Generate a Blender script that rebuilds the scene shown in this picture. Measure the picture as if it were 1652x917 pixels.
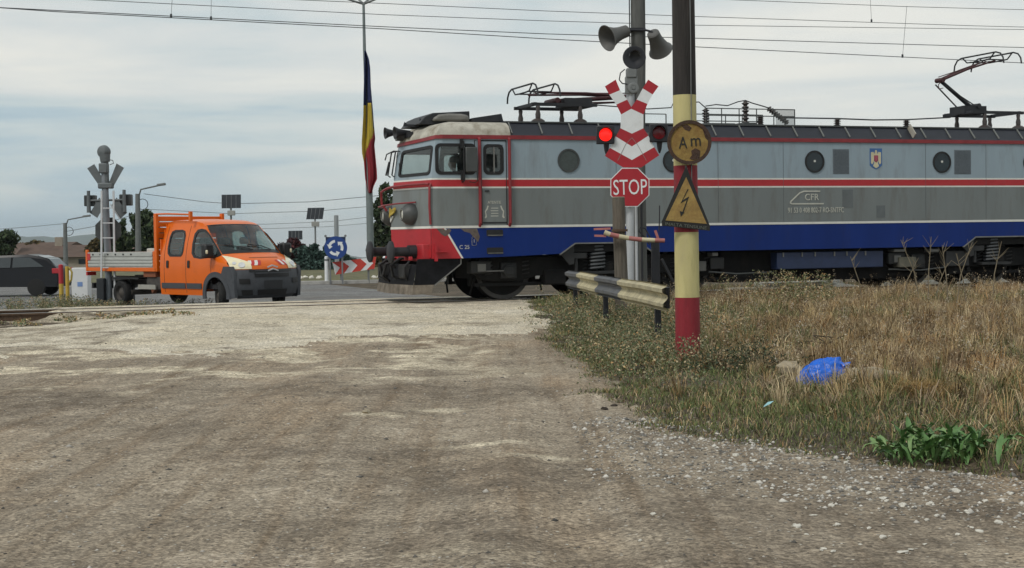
import bpy, math, random
import numpy as np
from mathutils import Vector, Matrix
random.seed(7); rng = np.random.default_rng(7)
PI = math.pi
for o in list(bpy.data.objects): bpy.data.objects.remove(o)
scene = bpy.context.scene
COL = scene.collection

# ------------------------------------------------------------------ camera
F_PX, HORIZON, ROLL, CAM_H = 2400.0, 385.0, 0.0145, 1.6      # focal length etc. in pixels of a 1652 x 917 frame
PITCH = math.atan((458.5 - HORIZON) / F_PX)
fw = Vector((0, math.cos(PITCH), -math.sin(PITCH))); up0 = Vector((0, math.sin(PITCH), math.cos(PITCH))); rt0 = Vector((1, 0, 0))
rt = rt0 * math.cos(ROLL) - up0 * math.sin(ROLL); up = rt0 * math.sin(ROLL) + up0 * math.cos(ROLL)
cam = bpy.data.cameras.new('camera'); cam.sensor_width = 36.0; cam.lens = 36.0 * F_PX / 1652.0
cam.clip_start = 0.05; cam.clip_end = 30000
camera = bpy.data.objects.new('camera', cam); COL.objects.link(camera)
m = Matrix((rt, up, -fw)).transposed().to_4x4(); m.translation = (0, 0, CAM_H); camera.matrix_world = m
scene.camera = camera
scene.render.resolution_x, scene.render.resolution_y = 1024, 568

# ------------------------------------------------------------------ sky, sun, exposure
SUN_EL, SUN_AZ = 48.0, 218.0            # azimuth clockwise from +Y: behind the camera, to the left
world = bpy.data.worlds.new('World'); scene.world = world; world.use_nodes = True
nt = world.node_tree; N = nt.nodes; L = nt.links
for n in list(N): N.remove(n)
wo = N.new('ShaderNodeOutputWorld')
sky = N.new('ShaderNodeTexSky'); sky.sky_type = 'NISHITA'; sky.sun_disc = False
sky.sun_elevation = math.radians(SUN_EL); sky.sun_rotation = math.radians(SUN_AZ); sky.dust_density = 2.0
b1 = N.new('ShaderNodeBackground'); b1.inputs[1].default_value = 0.09; L.new(sky.outputs[0], b1.inputs[0])
SKY_OFF = (10.82, 3.99, 4.51)
tc = N.new('ShaderNodeTexCoord')
def wnoise(sx, sy, sz, off, detail, rough, dist):
    mp = N.new('ShaderNodeMapping'); mp.inputs['Scale'].default_value = (sx, sy, sz); mp.inputs['Location'].default_value = off
    L.new(tc.outputs['Generated'], mp.inputs[0])
    nz = N.new('ShaderNodeTexNoise'); nz.inputs['Scale'].default_value = 1.0; nz.inputs['Detail'].default_value = detail
    nz.inputs['Roughness'].default_value = rough; nz.inputs['Distortion'].default_value = dist
    L.new(mp.outputs[0], nz.inputs['Vector']); return nz.outputs['Fac']
n1 = wnoise(2.6, 2.6, 17.0, SKY_OFF, 5, 0.50, 0.7)
n2 = wnoise(9.0, 9.0, 60.0, (2.0, 1.0, 4.0), 5, 0.55, 0.3)
mx = N.new('ShaderNodeMath'); mx.operation = 'MULTIPLY_ADD'; L.new(n2, mx.inputs[0]); mx.inputs[1].default_value = 0.26; L.new(n1, mx.inputs[2])
cr = N.new('ShaderNodeValToRGB'); e = cr.color_ramp.elements
e[0].position = 0.385; e[0].color = (0.38, 0.52, 0.61, 1)
e[1].position = 0.77; e[1].color = (0.90, 0.89, 0.82, 1)
for p, c in ((0.475, (0.49, 0.61, 0.67, 1)), (0.545, (0.62, 0.70, 0.71, 1)), (0.64, (0.755, 0.785, 0.765, 1))):
    k = e.new(p); k.color = c
L.new(mx.outputs[0], cr.inputs[0])
b2 = N.new('ShaderNodeBackground'); L.new(cr.outputs[0], b2.inputs[0]); b2.inputs[1].default_value = 1.0
ms = N.new('ShaderNodeMixShader'); ms.inputs[0].default_value = 0.86
L.new(b1.outputs[0], ms.inputs[1]); L.new(b2.outputs[0], ms.inputs[2]); L.new(ms.outputs[0], wo.inputs[0])
sd = bpy.data.lights.new('sun', 'SUN'); sd.energy = 1.45; sd.angle = math.radians(14); sd.color = (1.0, 0.955, 0.89)
sun = bpy.data.objects.new('sun', sd); COL.objects.link(sun)
el, az = math.radians(SUN_EL), math.radians(SUN_AZ)
sdir = Vector((math.sin(az) * math.cos(el), math.cos(az) * math.cos(el), math.sin(el)))
sun.rotation_euler = (-sdir).to_track_quat('-Z', 'Y').to_euler(); sun.location = sdir * 50
vs = scene.view_settings; vs.view_transform = 'Standard'; vs.look = 'None'; vs.gamma = 1.0; vs.use_curve_mapping = False; vs.exposure = 0.0
scene.render.engine = 'CYCLES'; scene.cycles.use_denoising = True; scene.cycles.max_bounces = 5; scene.cycles.volume_bounces = 0; scene.cycles.diffuse_bounces = 3; scene.cycles.glossy_bounces = 3; scene.cycles.transparent_max_bounces = 24

# ------------------------------------------------------------------ helpers: materials
MATS = {}
def pm(name, col, rough=0.55, metal=0.0, var=0.10, scale=5.0, bump=0.0, bscale=60.0, dirt=0.0, dirtcol=(0.10, 0.085, 0.07),
       dscale=2.5, emit=0.0, alpha=1.0, trans=0.0, coat=0.0, stretch=(1, 1, 1), spec=0.5, sss=0.0, attr=None):
    """procedural paint / stuff: colour broken up by noise, patches of grime, fine relief"""
    if name in MATS: return MATS[name]
    mt = bpy.data.materials.new(name); mt.use_nodes = True; t = mt.node_tree; n = t.nodes; l = t.links
    b = n['Principled BSDF']; b.inputs['Roughness'].default_value = rough; b.inputs['Metallic'].default_value = metal
    b.inputs['Specular IOR Level'].default_value = spec
    if coat: b.inputs['Coat Weight'].default_value = coat; b.inputs['Coat Roughness'].default_value = 0.12
    if trans: b.inputs['Transmission Weight'].default_value = trans
    if alpha < 1: b.inputs['Alpha'].default_value = alpha
    tcn = n.new('ShaderNodeTexCoord'); mp = n.new('ShaderNodeMapping'); mp.inputs['Scale'].default_value = stretch
    l.new(tcn.outputs['Object'], mp.inputs[0])
    nz = n.new('ShaderNodeTexNoise'); nz.inputs['Scale'].default_value = scale; nz.inputs['Detail'].default_value = 5; nz.inputs['Roughness'].default_value = 0.6
    l.new(mp.outputs[0], nz.inputs['Vector'])
    mr = n.new('ShaderNodeMapRange'); mr.inputs['From Min'].default_value = 0.3; mr.inputs['From Max'].default_value = 0.7
    mr.inputs['To Min'].default_value = 1 - var; mr.inputs['To Max'].default_value = 1 + var; l.new(nz.outputs['Fac'], mr.inputs[0])
    vm = n.new('ShaderNodeVectorMath'); vm.operation = 'SCALE'; vm.inputs[0].default_value = col
    if attr:
        an = n.new('ShaderNodeAttribute'); an.attribute_name = attr; l.new(an.outputs['Color'], vm.inputs[0])
    l.new(mr.outputs[0], vm.inputs['Scale']); out = vm.outputs[0]
    if dirt > 0:
        d = n.new('ShaderNodeTexNoise'); d.inputs['Scale'].default_value = dscale; d.inputs['Detail'].default_value = 8; d.inputs['Roughness'].default_value = 0.68
        l.new(mp.outputs[0], d.inputs['Vector'])
        dr = n.new('ShaderNodeMapRange'); dr.inputs['From Min'].default_value = 0.62 - 0.25 * dirt; dr.inputs['From Max'].default_value = 0.78
        dr.inputs['To Max'].default_value = min(1.0, 0.35 + dirt); l.new(d.outputs['Fac'], dr.inputs[0])
        mx = n.new('ShaderNodeMix'); mx.data_type = 'RGBA'; l.new(dr.outputs[0], mx.inputs['Factor']); l.new(out, mx.inputs['A']); mx.inputs['B'].default_value = (*dirtcol, 1)
        out = mx.outputs['Result']
        rr = n.new('ShaderNodeMapRange'); rr.inputs['To Min'].default_value = rough; rr.inputs['To Max'].default_value = min(1, rough + 0.35)
        l.new(dr.outputs[0], rr.inputs[0]); l.new(rr.outputs[0], b.inputs['Roughness'])
    l.new(out, b.inputs['Base Color'])
    if emit: l.new(out, b.inputs['Emission Color']); b.inputs['Emission Strength'].default_value = emit
    if bump > 0:
        bn = n.new('ShaderNodeTexNoise'); bn.inputs['Scale'].default_value = bscale; bn.inputs['Detail'].default_value = 4
        l.new(mp.outputs[0], bn.inputs['Vector'])
        bp = n.new('ShaderNodeBump'); bp.inputs['Strength'].default_value = bump; bp.inputs['Distance'].default_value = 0.02
        l.new(bn.outputs['Fac'], bp.inputs['Height']); l.new(bp.outputs[0], b.inputs['Normal'])
    MATS[name] = mt; return mt
def glass(name, col=(0.5, 0.55, 0.55), see=0.7, rough=0.03):
    """window glass: partly clear, partly reflecting"""
    if name in MATS: return MATS[name]
    mt = bpy.data.materials.new(name); mt.use_nodes = True; t = mt.node_tree; n = t.nodes; l = t.links
    for x in list(n): n.remove(x)
    o = n.new('ShaderNodeOutputMaterial'); tr = n.new('ShaderNodeBsdfTransparent'); tr.inputs[0].default_value = (*[c * see for c in col], 1)
    g = n.new('ShaderNodeBsdfGlossy'); g.inputs['Roughness'].default_value = rough; g.inputs[0].default_value = (0.9, 0.95, 0.95, 1)
    df = n.new('ShaderNodeBsdfDiffuse'); df.inputs[0].default_value = (0.25, 0.26, 0.25, 1)
    lw = n.new('ShaderNodeLayerWeight'); lw.inputs[0].default_value = 0.5
    pw = n.new('ShaderNodeMath'); pw.operation = 'POWER'; l.new(lw.outputs['Facing'], pw.inputs[0]); pw.inputs[1].default_value = 4.0
    fr = n.new('ShaderNodeMath'); fr.operation = 'MULTIPLY_ADD'; l.new(pw.outputs[0], fr.inputs[0]); fr.inputs[1].default_value = 0.85; fr.inputs[2].default_value = 0.06
    nz = n.new('ShaderNodeTexNoise'); nz.inputs['Scale'].default_value = 6; nz.inputs['Detail'].default_value = 6
    tcn = n.new('ShaderNodeTexCoord'); l.new(tcn.outputs['Object'], nz.inputs['Vector'])
    mr = n.new('ShaderNodeMapRange'); mr.inputs['From Min'].default_value = 0.35; mr.inputs['To Max'].default_value = 0.14; l.new(nz.outputs['Fac'], mr.inputs[0])
    m0 = n.new('ShaderNodeMixShader'); l.new(mr.outputs[0], m0.inputs[0]); l.new(tr.outputs[0], m0.inputs[1]); l.new(df.outputs[0], m0.inputs[2])
    m1 = n.new('ShaderNodeMixShader'); l.new(fr.outputs[0], m1.inputs[0]); l.new(m0.outputs[0], m1.inputs[1]); l.new(g.outputs[0], m1.inputs[2])
    l.new(m1.outputs[0], o.inputs[0]); MATS[name] = mt; return mt

# ------------------------------------------------------------------ helpers: meshes and objects
class MB:
    def __init__(s): s.v = []; s.f = []; s.m = []
    def add(s, vs, fs, m=0):
        o = len(s.v); s.v += [tuple(v) for v in vs]; s.f += [tuple(i + o for i in f) for f in fs]; s.m += [m] * len(fs); return s
    def box(s, x0, x1, y0, y1, z0, z1, m=0, M=None):
        vs = [Vector((x, y, z)) for x in (x0, x1) for y in (y0, y1) for z in (z0, z1)]
        if M is not None: vs = [M @ v for v in vs]
        return s.add(vs, [(0, 1, 3, 2), (4, 6, 7, 5), (0, 4, 5, 1), (2, 3, 7, 6), (0, 2, 6, 4), (1, 5, 7, 3)], m)
    def bar(s, a, b, w, h, m=0, upv=(0, 0, 1)):
        a = Vector(a); b = Vector(b); d = (b - a); ln = d.length; d.normalize(); u = Vector(upv)
        if abs(d.dot(u)) > 0.98: u = Vector((1, 0, 0))
        x = d.cross(u).normalized(); u = x.cross(d)
        M = Matrix((d, x, u)).transposed().to_4x4(); M.translation = a
        return s.box(0, ln, -w / 2, w / 2, -h / 2, h / 2, m, M)
    def cyl(s, a, b, r0, r1=None, n=12, m=0, caps=True):
        r1 = r0 if r1 is None else r1; a = Vector(a); b = Vector(b); d = (b - a).normalized()
        u = Vector((0, 0, 1)) if abs(d.z) < 0.9 else Vector((1, 0, 0)); x = d.cross(u).normalized(); y = d.cross(x)
        vs = []
        for i in range(n):
            c, q = math.cos(2 * PI * i / n), math.sin(2 * PI * i / n); vs += [a + (x * c + y * q) * r0, b + (x * c + y * q) * r1]
        fs = [(2 * i, 2 * ((i + 1) % n), 2 * ((i + 1) % n) + 1, 2 * i + 1) for i in range(n)]
        if caps: fs += [tuple(2 * i for i in range(n))[::-1], tuple(2 * i + 1 for i in range(n))]
        return s.add(vs, fs, m)
    def tube(s, pts, r, n=6, m=0, closed=False):
        P = [Vector(p) for p in pts]; k = len(P); rr = r if isinstance(r, (list, tuple)) else [r] * k
        vs = []; prev = None
        for i, p in enumerate(P):
            d = (P[(i + 1) % k] - P[i - 1]) if closed else (P[min(i + 1, k - 1)] - P[max(i - 1, 0)])
            d.normalize()
            if prev is None:
                u = Vector((0, 0, 1)) if abs(d.z) < 0.9 else Vector((1, 0, 0)); x = d.cross(u).normalized()
            else:
                x = (prev - d * prev.dot(d)).normalized()
            prev = x; y = d.cross(x)
            for j in range(n): vs.append(p + (x * math.cos(2 * PI * j / n) + y * math.sin(2 * PI * j / n)) * rr[i])
        fs = []
        for i in range(k if closed else k - 1):
            i2 = (i + 1) % k
            for j in range(n): fs.append((i * n + j, i * n + (j + 1) % n, i2 * n + (j + 1) % n, i2 * n + j))
        if not closed: fs += [tuple(range(n))[::-1], tuple((k - 1) * n + j for j in range(n))]
        return s.add(vs, fs, m)
    def lathe(s, prof, o, axis, n=20, m=0):
        """prof: (radius, height along axis)"""
        o = Vector(o); d = Vector(axis).normalized(); u = Vector((0, 0, 1)) if abs(d.z) < 0.9 else Vector((1, 0, 0))
        x = d.cross(u).normalized(); y = d.cross(x); vs = []
        for r, hh in prof:
            for j in range(n): vs.append(o + d * hh + (x * math.cos(2 * PI * j / n) + y * math.sin(2 * PI * j / n)) * max(r, 1e-4))
        fs = []
        for i in range(len(prof) - 1):
            for j in range(n): fs.append((i * n + j, i * n + (j + 1) % n, (i + 1) * n + (j + 1) % n, (i + 1) * n + j))
        return s.add(vs, fs, m)
    def prism(s, poly, fn, w0, w1, m=0):
        """polygon (u, v) extruded from w0 to w1 through fn(u, v, w) -> xyz"""
        k = len(poly); vs = [fn(u, v, w0) for u, v in poly] + [fn(u, v, w1) for u, v in poly]
        return s.add(vs, [tuple(range(k))[::-1], tuple(range(k, 2 * k))] + [(i, (i + 1) % k, (i + 1) % k + k, i + k) for i in range(k)], m)
    def grid(s, fn, us, vs_, m=0, skip=None):
        nu, nv = len(us), len(vs_); V = [fn(u, v) for u in us for v in vs_]; fs = []
        for i in range(nu - 1):
            for j in range(nv - 1):
                if skip and skip((us[i] + us[i + 1]) / 2, (vs_[j] + vs_[j + 1]) / 2): continue
                fs.append((i * nv + j, (i + 1) * nv + j, (i + 1) * nv + j + 1, i * nv + j + 1))
        return s.add(V, fs, m)
    def ring(s, outer, inner, fn, w0, w1, m=0):
        """frame between two outlines of equal length"""
        k = len(outer); vs = [fn(*p, w1) for p in outer] + [fn(*p, w1) for p in inner] + [fn(*p, w0) for p in outer] + [fn(*p, w0) for p in inner]
        fs = []
        for i in range(k):
            j = (i + 1) % k
            fs += [(i, j, k + j, k + i), (2 * k + i, 2 * k + j, j, i), (k + i, k + j, 3 * k + j, 3 * k + i)]
        return s.add(vs, fs, m)
    def mesh(s, name, mats, smooth=False):
        me = bpy.data.meshes.new(name); me.from_pydata(s.v, [], s.f); me.update()
        mats = mats if isinstance(mats, (list, tuple)) else [mats]
        for x in mats: me.materials.append(x)
        if len(mats) > 1: me.polygons.foreach_set('material_index', s.m)
        if smooth:
            me.polygons.foreach_set('use_smooth', [True] * len(me.polygons))
            if smooth != 'all': me.set_sharp_from_angle(angle=math.radians(38))
        return me
    def build(s, name, mats, parent=None, smooth=True, bevel=0.0, loc=None, rot=None):
        o = bpy.data.objects.new(name, s.mesh(name, mats, smooth)); COL.objects.link(o)
        if parent is not None: o.parent = parent
        if loc is not None: o.location = loc
        if rot is not None: o.rotation_euler = rot
        if bevel:
            md = o.modifiers.new('bevel', 'BEVEL'); md.width = bevel; md.segments = 2; md.limit_method = 'ANGLE'; md.angle_limit = math.radians(40)
        return o
def rrect(u0, u1, v0, v1, r, n=5):
    pts = []
    for cx, cy, a in ((u1 - r, v1 - r, 0), (u0 + r, v1 - r, PI / 2), (u0 + r, v0 + r, PI), (u1 - r, v0 + r, 1.5 * PI)):
        for i in range(n + 1): pts.append((cx + r * math.cos(a + PI / 2 * i / n), cy + r * math.sin(a + PI / 2 * i / n)))
    return pts
def circle(cx, cy, r, n=28, a0=0.0): return [(cx + r * math.cos(a0 + 2 * PI * i / n), cy + r * math.sin(a0 + 2 * PI * i / n)) for i in range(n)]
def tag(o, label=None, cat=None, group=None, kind=None):
    if label: o['label'] = label
    if cat: o['category'] = cat
    if group: o['group'] = group
    if kind: o['kind'] = kind
    return o
def thing(name, label, cat, loc=(0, 0, 0), rz=0.0, group=None):
    o = bpy.data.objects.new(name, None); COL.objects.link(o); o.location = loc; o.rotation_euler = (0, 0, rz); o.empty_display_size = 0.2
    return tag(o, label, cat, group)
def copy_tree(o, parent=None):
    c = o.copy(); COL.objects.link(c); c.parent = parent
    for ch in [x for x in bpy.data.objects if x.parent == o]: copy_tree(ch, c)
    return c
def text(name, s, size, mat, parent, M, extrude=0.003, align='CENTER', sx=1.0):
    cu = bpy.data.curves.new(name, 'FONT'); cu.body = s; cu.size = size; cu.extrude = extrude; cu.align_x = align; cu.align_y = 'CENTER'; cu.resolution_u = 3
    tmp = bpy.data.objects.new(name + '_t', cu); COL.objects.link(tmp)
    me = bpy.data.meshes.new_from_object(tmp.evaluated_get(bpy.context.evaluated_depsgraph_get()))
    bpy.data.objects.remove(tmp); bpy.data.curves.remove(cu)
    me.transform(Matrix.Diagonal((sx, 1, 1, 1))); me.name = name
    me.materials.clear(); me.materials.append(mat)
    o = bpy.data.objects.new(name, me); COL.objects.link(o); o.parent = parent; o.matrix_local = M; return o
def frame_m(o, ex, ey):
    ex = Vector(ex).normalized(); ey = Vector(ey); ey = (ey - ex * ey.dot(ex)).normalized(); ez = ex.cross(ey)
    M = Matrix((ex, ey, ez)).transposed().to_4x4(); M.translation = o; return M

# ------------------------------------------------------------------ helpers: where things stand
TH = 0.346; TX, TY = -2.903, 32.0; TC, TS = math.cos(TH), math.sin(TH); RAIL_Z = 0.29
def sst(a, b, x):
    t = np.clip((np.asarray(x, float) - a) / (b - a), 0, 1); return t * t * (3 - 2 * t)
def trk(x, y): return (x - TX) * TC + (y - TY) * TS, -(x - TX) * TS + (y - TY) * TC      # along, across (away from the camera +)
def trkp(t, d): return TX + t * TC - d * TS, TY + t * TS + d * TC
def edge_x(y):          # right-hand edge of the dirt road
    return np.interp(y, [5, 8.0, 9.7, 10.2, 10.75, 11.9, 13, 17, 20, 24, 29, 34], [9.0, 5.2, 3.05, 2.5, 2.1, 1.38, 1.08, 0.95, 0.82, 0.6, 0.35, 0.2])
def G(x, y):
    x = np.asarray(x, float); y = np.asarray(y, float); t, d = trk(x, y)
    road = 0.272 * sst(-13, -1.9, d) - 0.43 * sst(1.6, 9, d)
    verge = 0.06 + 0.16 * sst(-20, -8, d) + 0.02 * sst(-6, -2, d)
    off = x - edge_x(y); k = sst(0.0, 1.5, off) * (1 - sst(-2.6, -1.2, d))
    lv = sst(-6.5, -8.5, x) * sst(-9, -4, d) * (1 - sst(-2.0, -1.0, d))
    z = road * (1 - k) + verge * k - 0.12 * lv
    bed = sst(4.9, 5.7, np.abs(t + 1.5)) * (1 - sst(2.0, 3.5, np.abs(d)))   # away from the crossing the track lies in ballast
    z = z * (1 - bed) + 0.12 * bed
    return z
def g(x, y): return float(G(x, y))
def ray(px, py): return (fw + rt * ((px - 826) / F_PX) - up * ((py - 458.5) / F_PX))
def at(px, py, D):
    r = ray(px, py); return Vector((0, 0, CAM_H)) + r * (D / r.y)
def gnd(px, py):
    r = ray(px, py); D = 4.0
    while D < 400:
        p = Vector((0, 0, CAM_H)) + r * (D / r.y)
        if p.z < g(p.x, p.y): return p
        D += 0.03 if D < 40 else 0.2
    return p
def stand(px, D):
    """ground point below a picture column at depth D"""
    p = at(px, HORIZON, D); return Vector((p.x, p.y, g(p.x, p.y)))
def vnoise(x, y, seed=0):
    r = np.random.default_rng(seed); T = r.random((256, 256)); xi = np.floor(x).astype(int); yi = np.floor(y).astype(int)
    fx = x - xi; fy = y - yi; fx = fx * fx * (3 - 2 * fx); fy = fy * fy * (3 - 2 * fy)
    a = T[xi % 256, yi % 256]; b = T[(xi + 1) % 256, yi % 256]; c = T[xi % 256, (yi + 1) % 256]; d = T[(xi + 1) % 256, (yi + 1) % 256]
    return (a * (1 - fx) + b * fx) * (1 - fy) + (c * (1 - fx) + d * fx) * fy
def fbm(x, y, seed=0, oct=4):
    s = 0; a = 0.5
    for i in range(oct): s = s + a * vnoise(x * 2 ** i + 17.3 * i, y * 2 ** i + 5.1 * i, seed + i); a *= 0.5
    return s
def np_mesh(name, verts, faces, mat, colors=None, smooth=False, parent=None):
    """fast mesh from arrays; faces all with the same number of corners; colors per vertex -> attribute Col"""
    me = bpy.data.meshes.new(name); nv, nf, k = len(verts), len(faces), faces.shape[1]
    me.vertices.add(nv); me.vertices.foreach_set('co', np.ascontiguousarray(verts, np.float32).ravel())
    me.loops.add(nf * k); me.loops.foreach_set('vertex_index', np.ascontiguousarray(faces, np.int32).ravel())
    me.polygons.add(nf); me.polygons.foreach_set('loop_start', np.arange(0, nf * k, k, dtype=np.int32))
    me.update(calc_edges=True)
    if smooth: me.polygons.foreach_set('use_smooth', np.ones(nf, bool))
    if colors is not None:
        a = me.color_attributes.new('Col', 'FLOAT_COLOR', 'POINT')
        c = np.ones((nv, 4), np.float32); c[:, :3] = colors; a.data.foreach_set('color', c.ravel())
    me.materials.append(mat); me.validate()
    o = bpy.data.objects.new(name, me); COL.objects.link(o)
    if parent is not None: o.parent = parent
    return o

# ================================================================== ground, road, track
def ground_mat(name, kind):
    """dirt / verge soil / worn asphalt; attribute Col: R pale stone-dust and pale smears, G gravel, B dark damp patches"""
    mt = bpy.data.materials.new(name); mt.use_nodes = True; t = mt.node_tree; n = t.nodes; l = t.links; b = n['Principled BSDF']
    b.inputs['Roughness'].default_value = 0.92; b.inputs['Specular IOR Level'].default_value = 0.25
    tcn = n.new('ShaderNodeTexCoord')
    def noise(sc, det=6, ro=0.6, st=(1, 1, 1), dist=0.0):
        mp = n.new('ShaderNodeMapping'); mp.inputs['Scale'].default_value = st; l.new(tcn.outputs['Object'], mp.inputs[0])
        z = n.new('ShaderNodeTexNoise'); z.inputs['Scale'].default_value = sc; z.inputs['Detail'].default_value = det; z.inputs['Roughness'].default_value = ro
        z.inputs['Distortion'].default_value = dist; l.new(mp.outputs[0], z.inputs['Vector']); return z.outputs['Fac']
    def ramp(f, *st):
        r = n.new('ShaderNodeValToRGB'); r.color_ramp.elements[0].position = st[0][0]; r.color_ramp.elements[0].color = (*st[0][1], 1)
        r.color_ramp.elements[1].position = st[-1][0]; r.color_ramp.elements[1].color = (*st[-1][1], 1)
        for p, c in st[1:-1]: k = r.color_ramp.elements.new(p); k.color = (*c, 1)
        l.new(f, r.inputs[0]); return r.outputs[0]
    def mix(f, a, c, mode='MIX'):
        x = n.new('ShaderNodeMix'); x.data_type = 'RGBA'; x.blend_type = mode
        for s, v in (('Factor', f), ('A', a), ('B', c)):
            if isinstance(v, (int, float)): x.inputs[s].default_value = v
            elif isinstance(v, tuple): x.inputs[s].default_value = (*v, 1)
            else: l.new(v, x.inputs[s])
        return x.outputs['Result']
    def math_(op, a, c, clamp=False):
        x = n.new('ShaderNodeMath'); x.operation = op; x.use_clamp = clamp
        for i, v in ((0, a), (1, c)):
            if isinstance(v, (int, float)): x.inputs[i].default_value = v
            else: l.new(v, x.inputs[i])
        return x.outputs[0]
    def mr(f, a, c, d=0.0, e=1.0):
        x = n.new('ShaderNodeMapRange'); l.new(f, x.inputs[0])
        for i, v in zip(('From Min', 'From Max', 'To Min', 'To Max'), (a, c, d, e)): x.inputs[i].default_value = v
        return x.outputs[0]
    at_ = n.new('ShaderNodeAttribute'); at_.attribute_name = 'Col'; sp = n.new('ShaderNodeSeparateColor'); l.new(at_.outputs['Color'], sp.inputs[0])
    base = {'dirt': ((0.215, 0.178, 0.134), (0.305, 0.256, 0.194), (0.405, 0.345, 0.268)),
            'verge': ((0.055, 0.044, 0.03), (0.095, 0.076, 0.052), (0.15, 0.12, 0.085)),
            'asphalt': ((0.15, 0.15, 0.15), (0.195, 0.195, 0.195), (0.24, 0.24, 0.235)),
            'pale': ((0.47, 0.415, 0.32), (0.60, 0.54, 0.43), (0.69, 0.63, 0.52))}[kind]
    big = noise(0.55, 5, 0.6, dist=0.4); midn = noise(3.0, 6, 0.65); fine = noise(26, 4, 0.6)
    mixn = math_('ADD', math_('MULTIPLY', big, 0.55), math_('MULTIPLY', midn, 0.45))
    col = ramp(mixn, (0.38, base[0]), (0.5, base[1]), (0.62, base[2]))
    if kind == 'dirt':
        col = mix(mr(noise(0.35, 4, 0.55, (1.6, 0.5, 1)), 0.5, 0.66, 0, 0.55), col, (0.40, 0.30, 0.20))           # warmer loam drifts along the wheel tracks
    if kind == 'dirt':
        st_ = mr(noise(1.1, 8, 0.72, (3.0, 0.13, 1), 0.25), 0.48, 0.64, 0, 0.75); col = mix(st_, col, mix(1.0, col, (0.62, 0.54, 0.46), 'MULTIPLY')); cl_ = mr(noise(16, 6, 0.7, (0.7, 1.6, 1), 0.5), 0.56, 0.66, 0, 0.6); col = mix(math_('MULTIPLY', cl_, mr(noise(0.9, 4, 0.6), 0.42, 0.6)), col, mix(1.0, col, (0.42, 0.40, 0.38), 'MULTIPLY'))     # drag marks along the driving direction
    # pale stone dust and pale smears
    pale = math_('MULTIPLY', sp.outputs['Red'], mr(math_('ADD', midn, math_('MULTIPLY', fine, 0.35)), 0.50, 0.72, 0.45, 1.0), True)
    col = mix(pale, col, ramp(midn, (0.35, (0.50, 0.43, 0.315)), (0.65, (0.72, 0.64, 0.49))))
    # damp dark streaks
    dk = math_('MULTIPLY', sp.outputs['Blue'], mr(noise(2.2, 6, 0.7, (1, 1, 1), 0.8), 0.35, 0.62), True)
    col = mix(dk, col, (0.125, 0.098, 0.072))
    # worn hollows a hand wide, and fine cracks
    bl = mr(noise(7.5, 8, 0.72, (0.8, 1.5, 1), 0.6), 0.53, 0.68, 0.0, 0.55 if kind == 'dirt' else 0.35)
    col = mix(bl, col, mix(1.0, col, (0.50, 0.48, 0.46), 'MULTIPLY'))
    if kind in ('dirt', 'pale'):
        vc = n.new('ShaderNodeTexVoronoi'); vc.feature = 'DISTANCE_TO_EDGE'; vc.inputs['Scale'].default_value = 1.15
        wv = n.new('ShaderNodeVectorMath'); wv.operation = 'ADD'; nzc = n.new('ShaderNodeTexNoise'); nzc.inputs['Scale'].default_value = 2.2; nzc.inputs['Detail'].default_value = 5
        l.new(tcn.outputs['Object'], nzc.inputs['Vector']); l.new(tcn.outputs['Object'], wv.inputs[0]); l.new(nzc.outputs['Color'], wv.inputs[1]); l.new(wv.outputs[0], vc.inputs['Vector'])
        crk = math_('MULTIPLY', mr(vc.outputs['Distance'], 0.035, 0.008), mr(noise(0.8, 3), 0.48, 0.6, 0, 0.8))
        crk = math_('MULTIPLY', crk, math_('ADD', sp.outputs['Red'], 0.08 if kind == 'dirt' else 0.0), True); col = mix(crk, col, (0.13, 0.11, 0.09))
    # grit: small pale and dark stones
    vo = n.new('ShaderNodeTexVoronoi'); vo.inputs['Scale'].default_value = 26.0; l.new(tcn.outputs['Object'], vo.inputs['Vector'])
    sc = n.new('ShaderNodeSeparateColor'); l.new(vo.outputs['Color'], sc.inputs[0])
    spot = mr(vo.outputs['Distance'], 0.34, 0.22)
    thr = math_('ADD', math_('MULTIPLY', sp.outputs['Green'], 0.30), 0.035 if kind != 'verge' else 0.02)
    wl = math_('LESS_THAN', sc.outputs['Red'], thr); wd = math_('LESS_THAN', sc.outputs['Green'], 0.20)
    col = mix(math_('MULTIPLY', spot, math_('MULTIPLY', wd, 0.75)), col, (0.085, 0.075, 0.065))
    col = mix(math_('MULTIPLY', spot, math_('MULTIPLY', wl, 0.9)), col, (0.52, 0.49, 0.43))
    vo3 = n.new('ShaderNodeTexVoronoi'); vo3.inputs['Scale'].default_value = 34.0; l.new(tcn.outputs['Object'], vo3.inputs['Vector']); s3 = n.new('ShaderNodeSeparateColor'); l.new(vo3.outputs['Color'], s3.inputs[0])
    col = mix(0.75, col, mix(1.0, col, mix(s3.outputs['Blue'], (0.58, 0.57, 0.56), (1.36, 1.36, 1.35)), 'MULTIPLY'))
    vo2 = n.new('ShaderNodeTexVoronoi'); vo2.inputs['Scale'].default_value = 70.0; l.new(tcn.outputs['Object'], vo2.inputs['Vector'])
    s2 = n.new('ShaderNodeSeparateColor'); l.new(vo2.outputs['Color'], s2.inputs[0])
    col = mix(0.65, col, mix(1.0, col, mix(mr(s2.outputs['Red'], 0, 1), (0.38, 0.37, 0.36), (1.55, 1.55, 1.55)), 'MULTIPLY'))
    l.new(col, b.inputs['Base Color'])
    h = math_('ADD', math_('ADD', math_('MULTIPLY', fine, 0.35), math_('MULTIPLY', midn, 1.2)), math_('MULTIPLY', s2.outputs['Red'], 0.25))
    h = math_('ADD', h, math_('MULTIPLY', spot, math_('MULTIPLY', wl, 0.6)))
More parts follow.
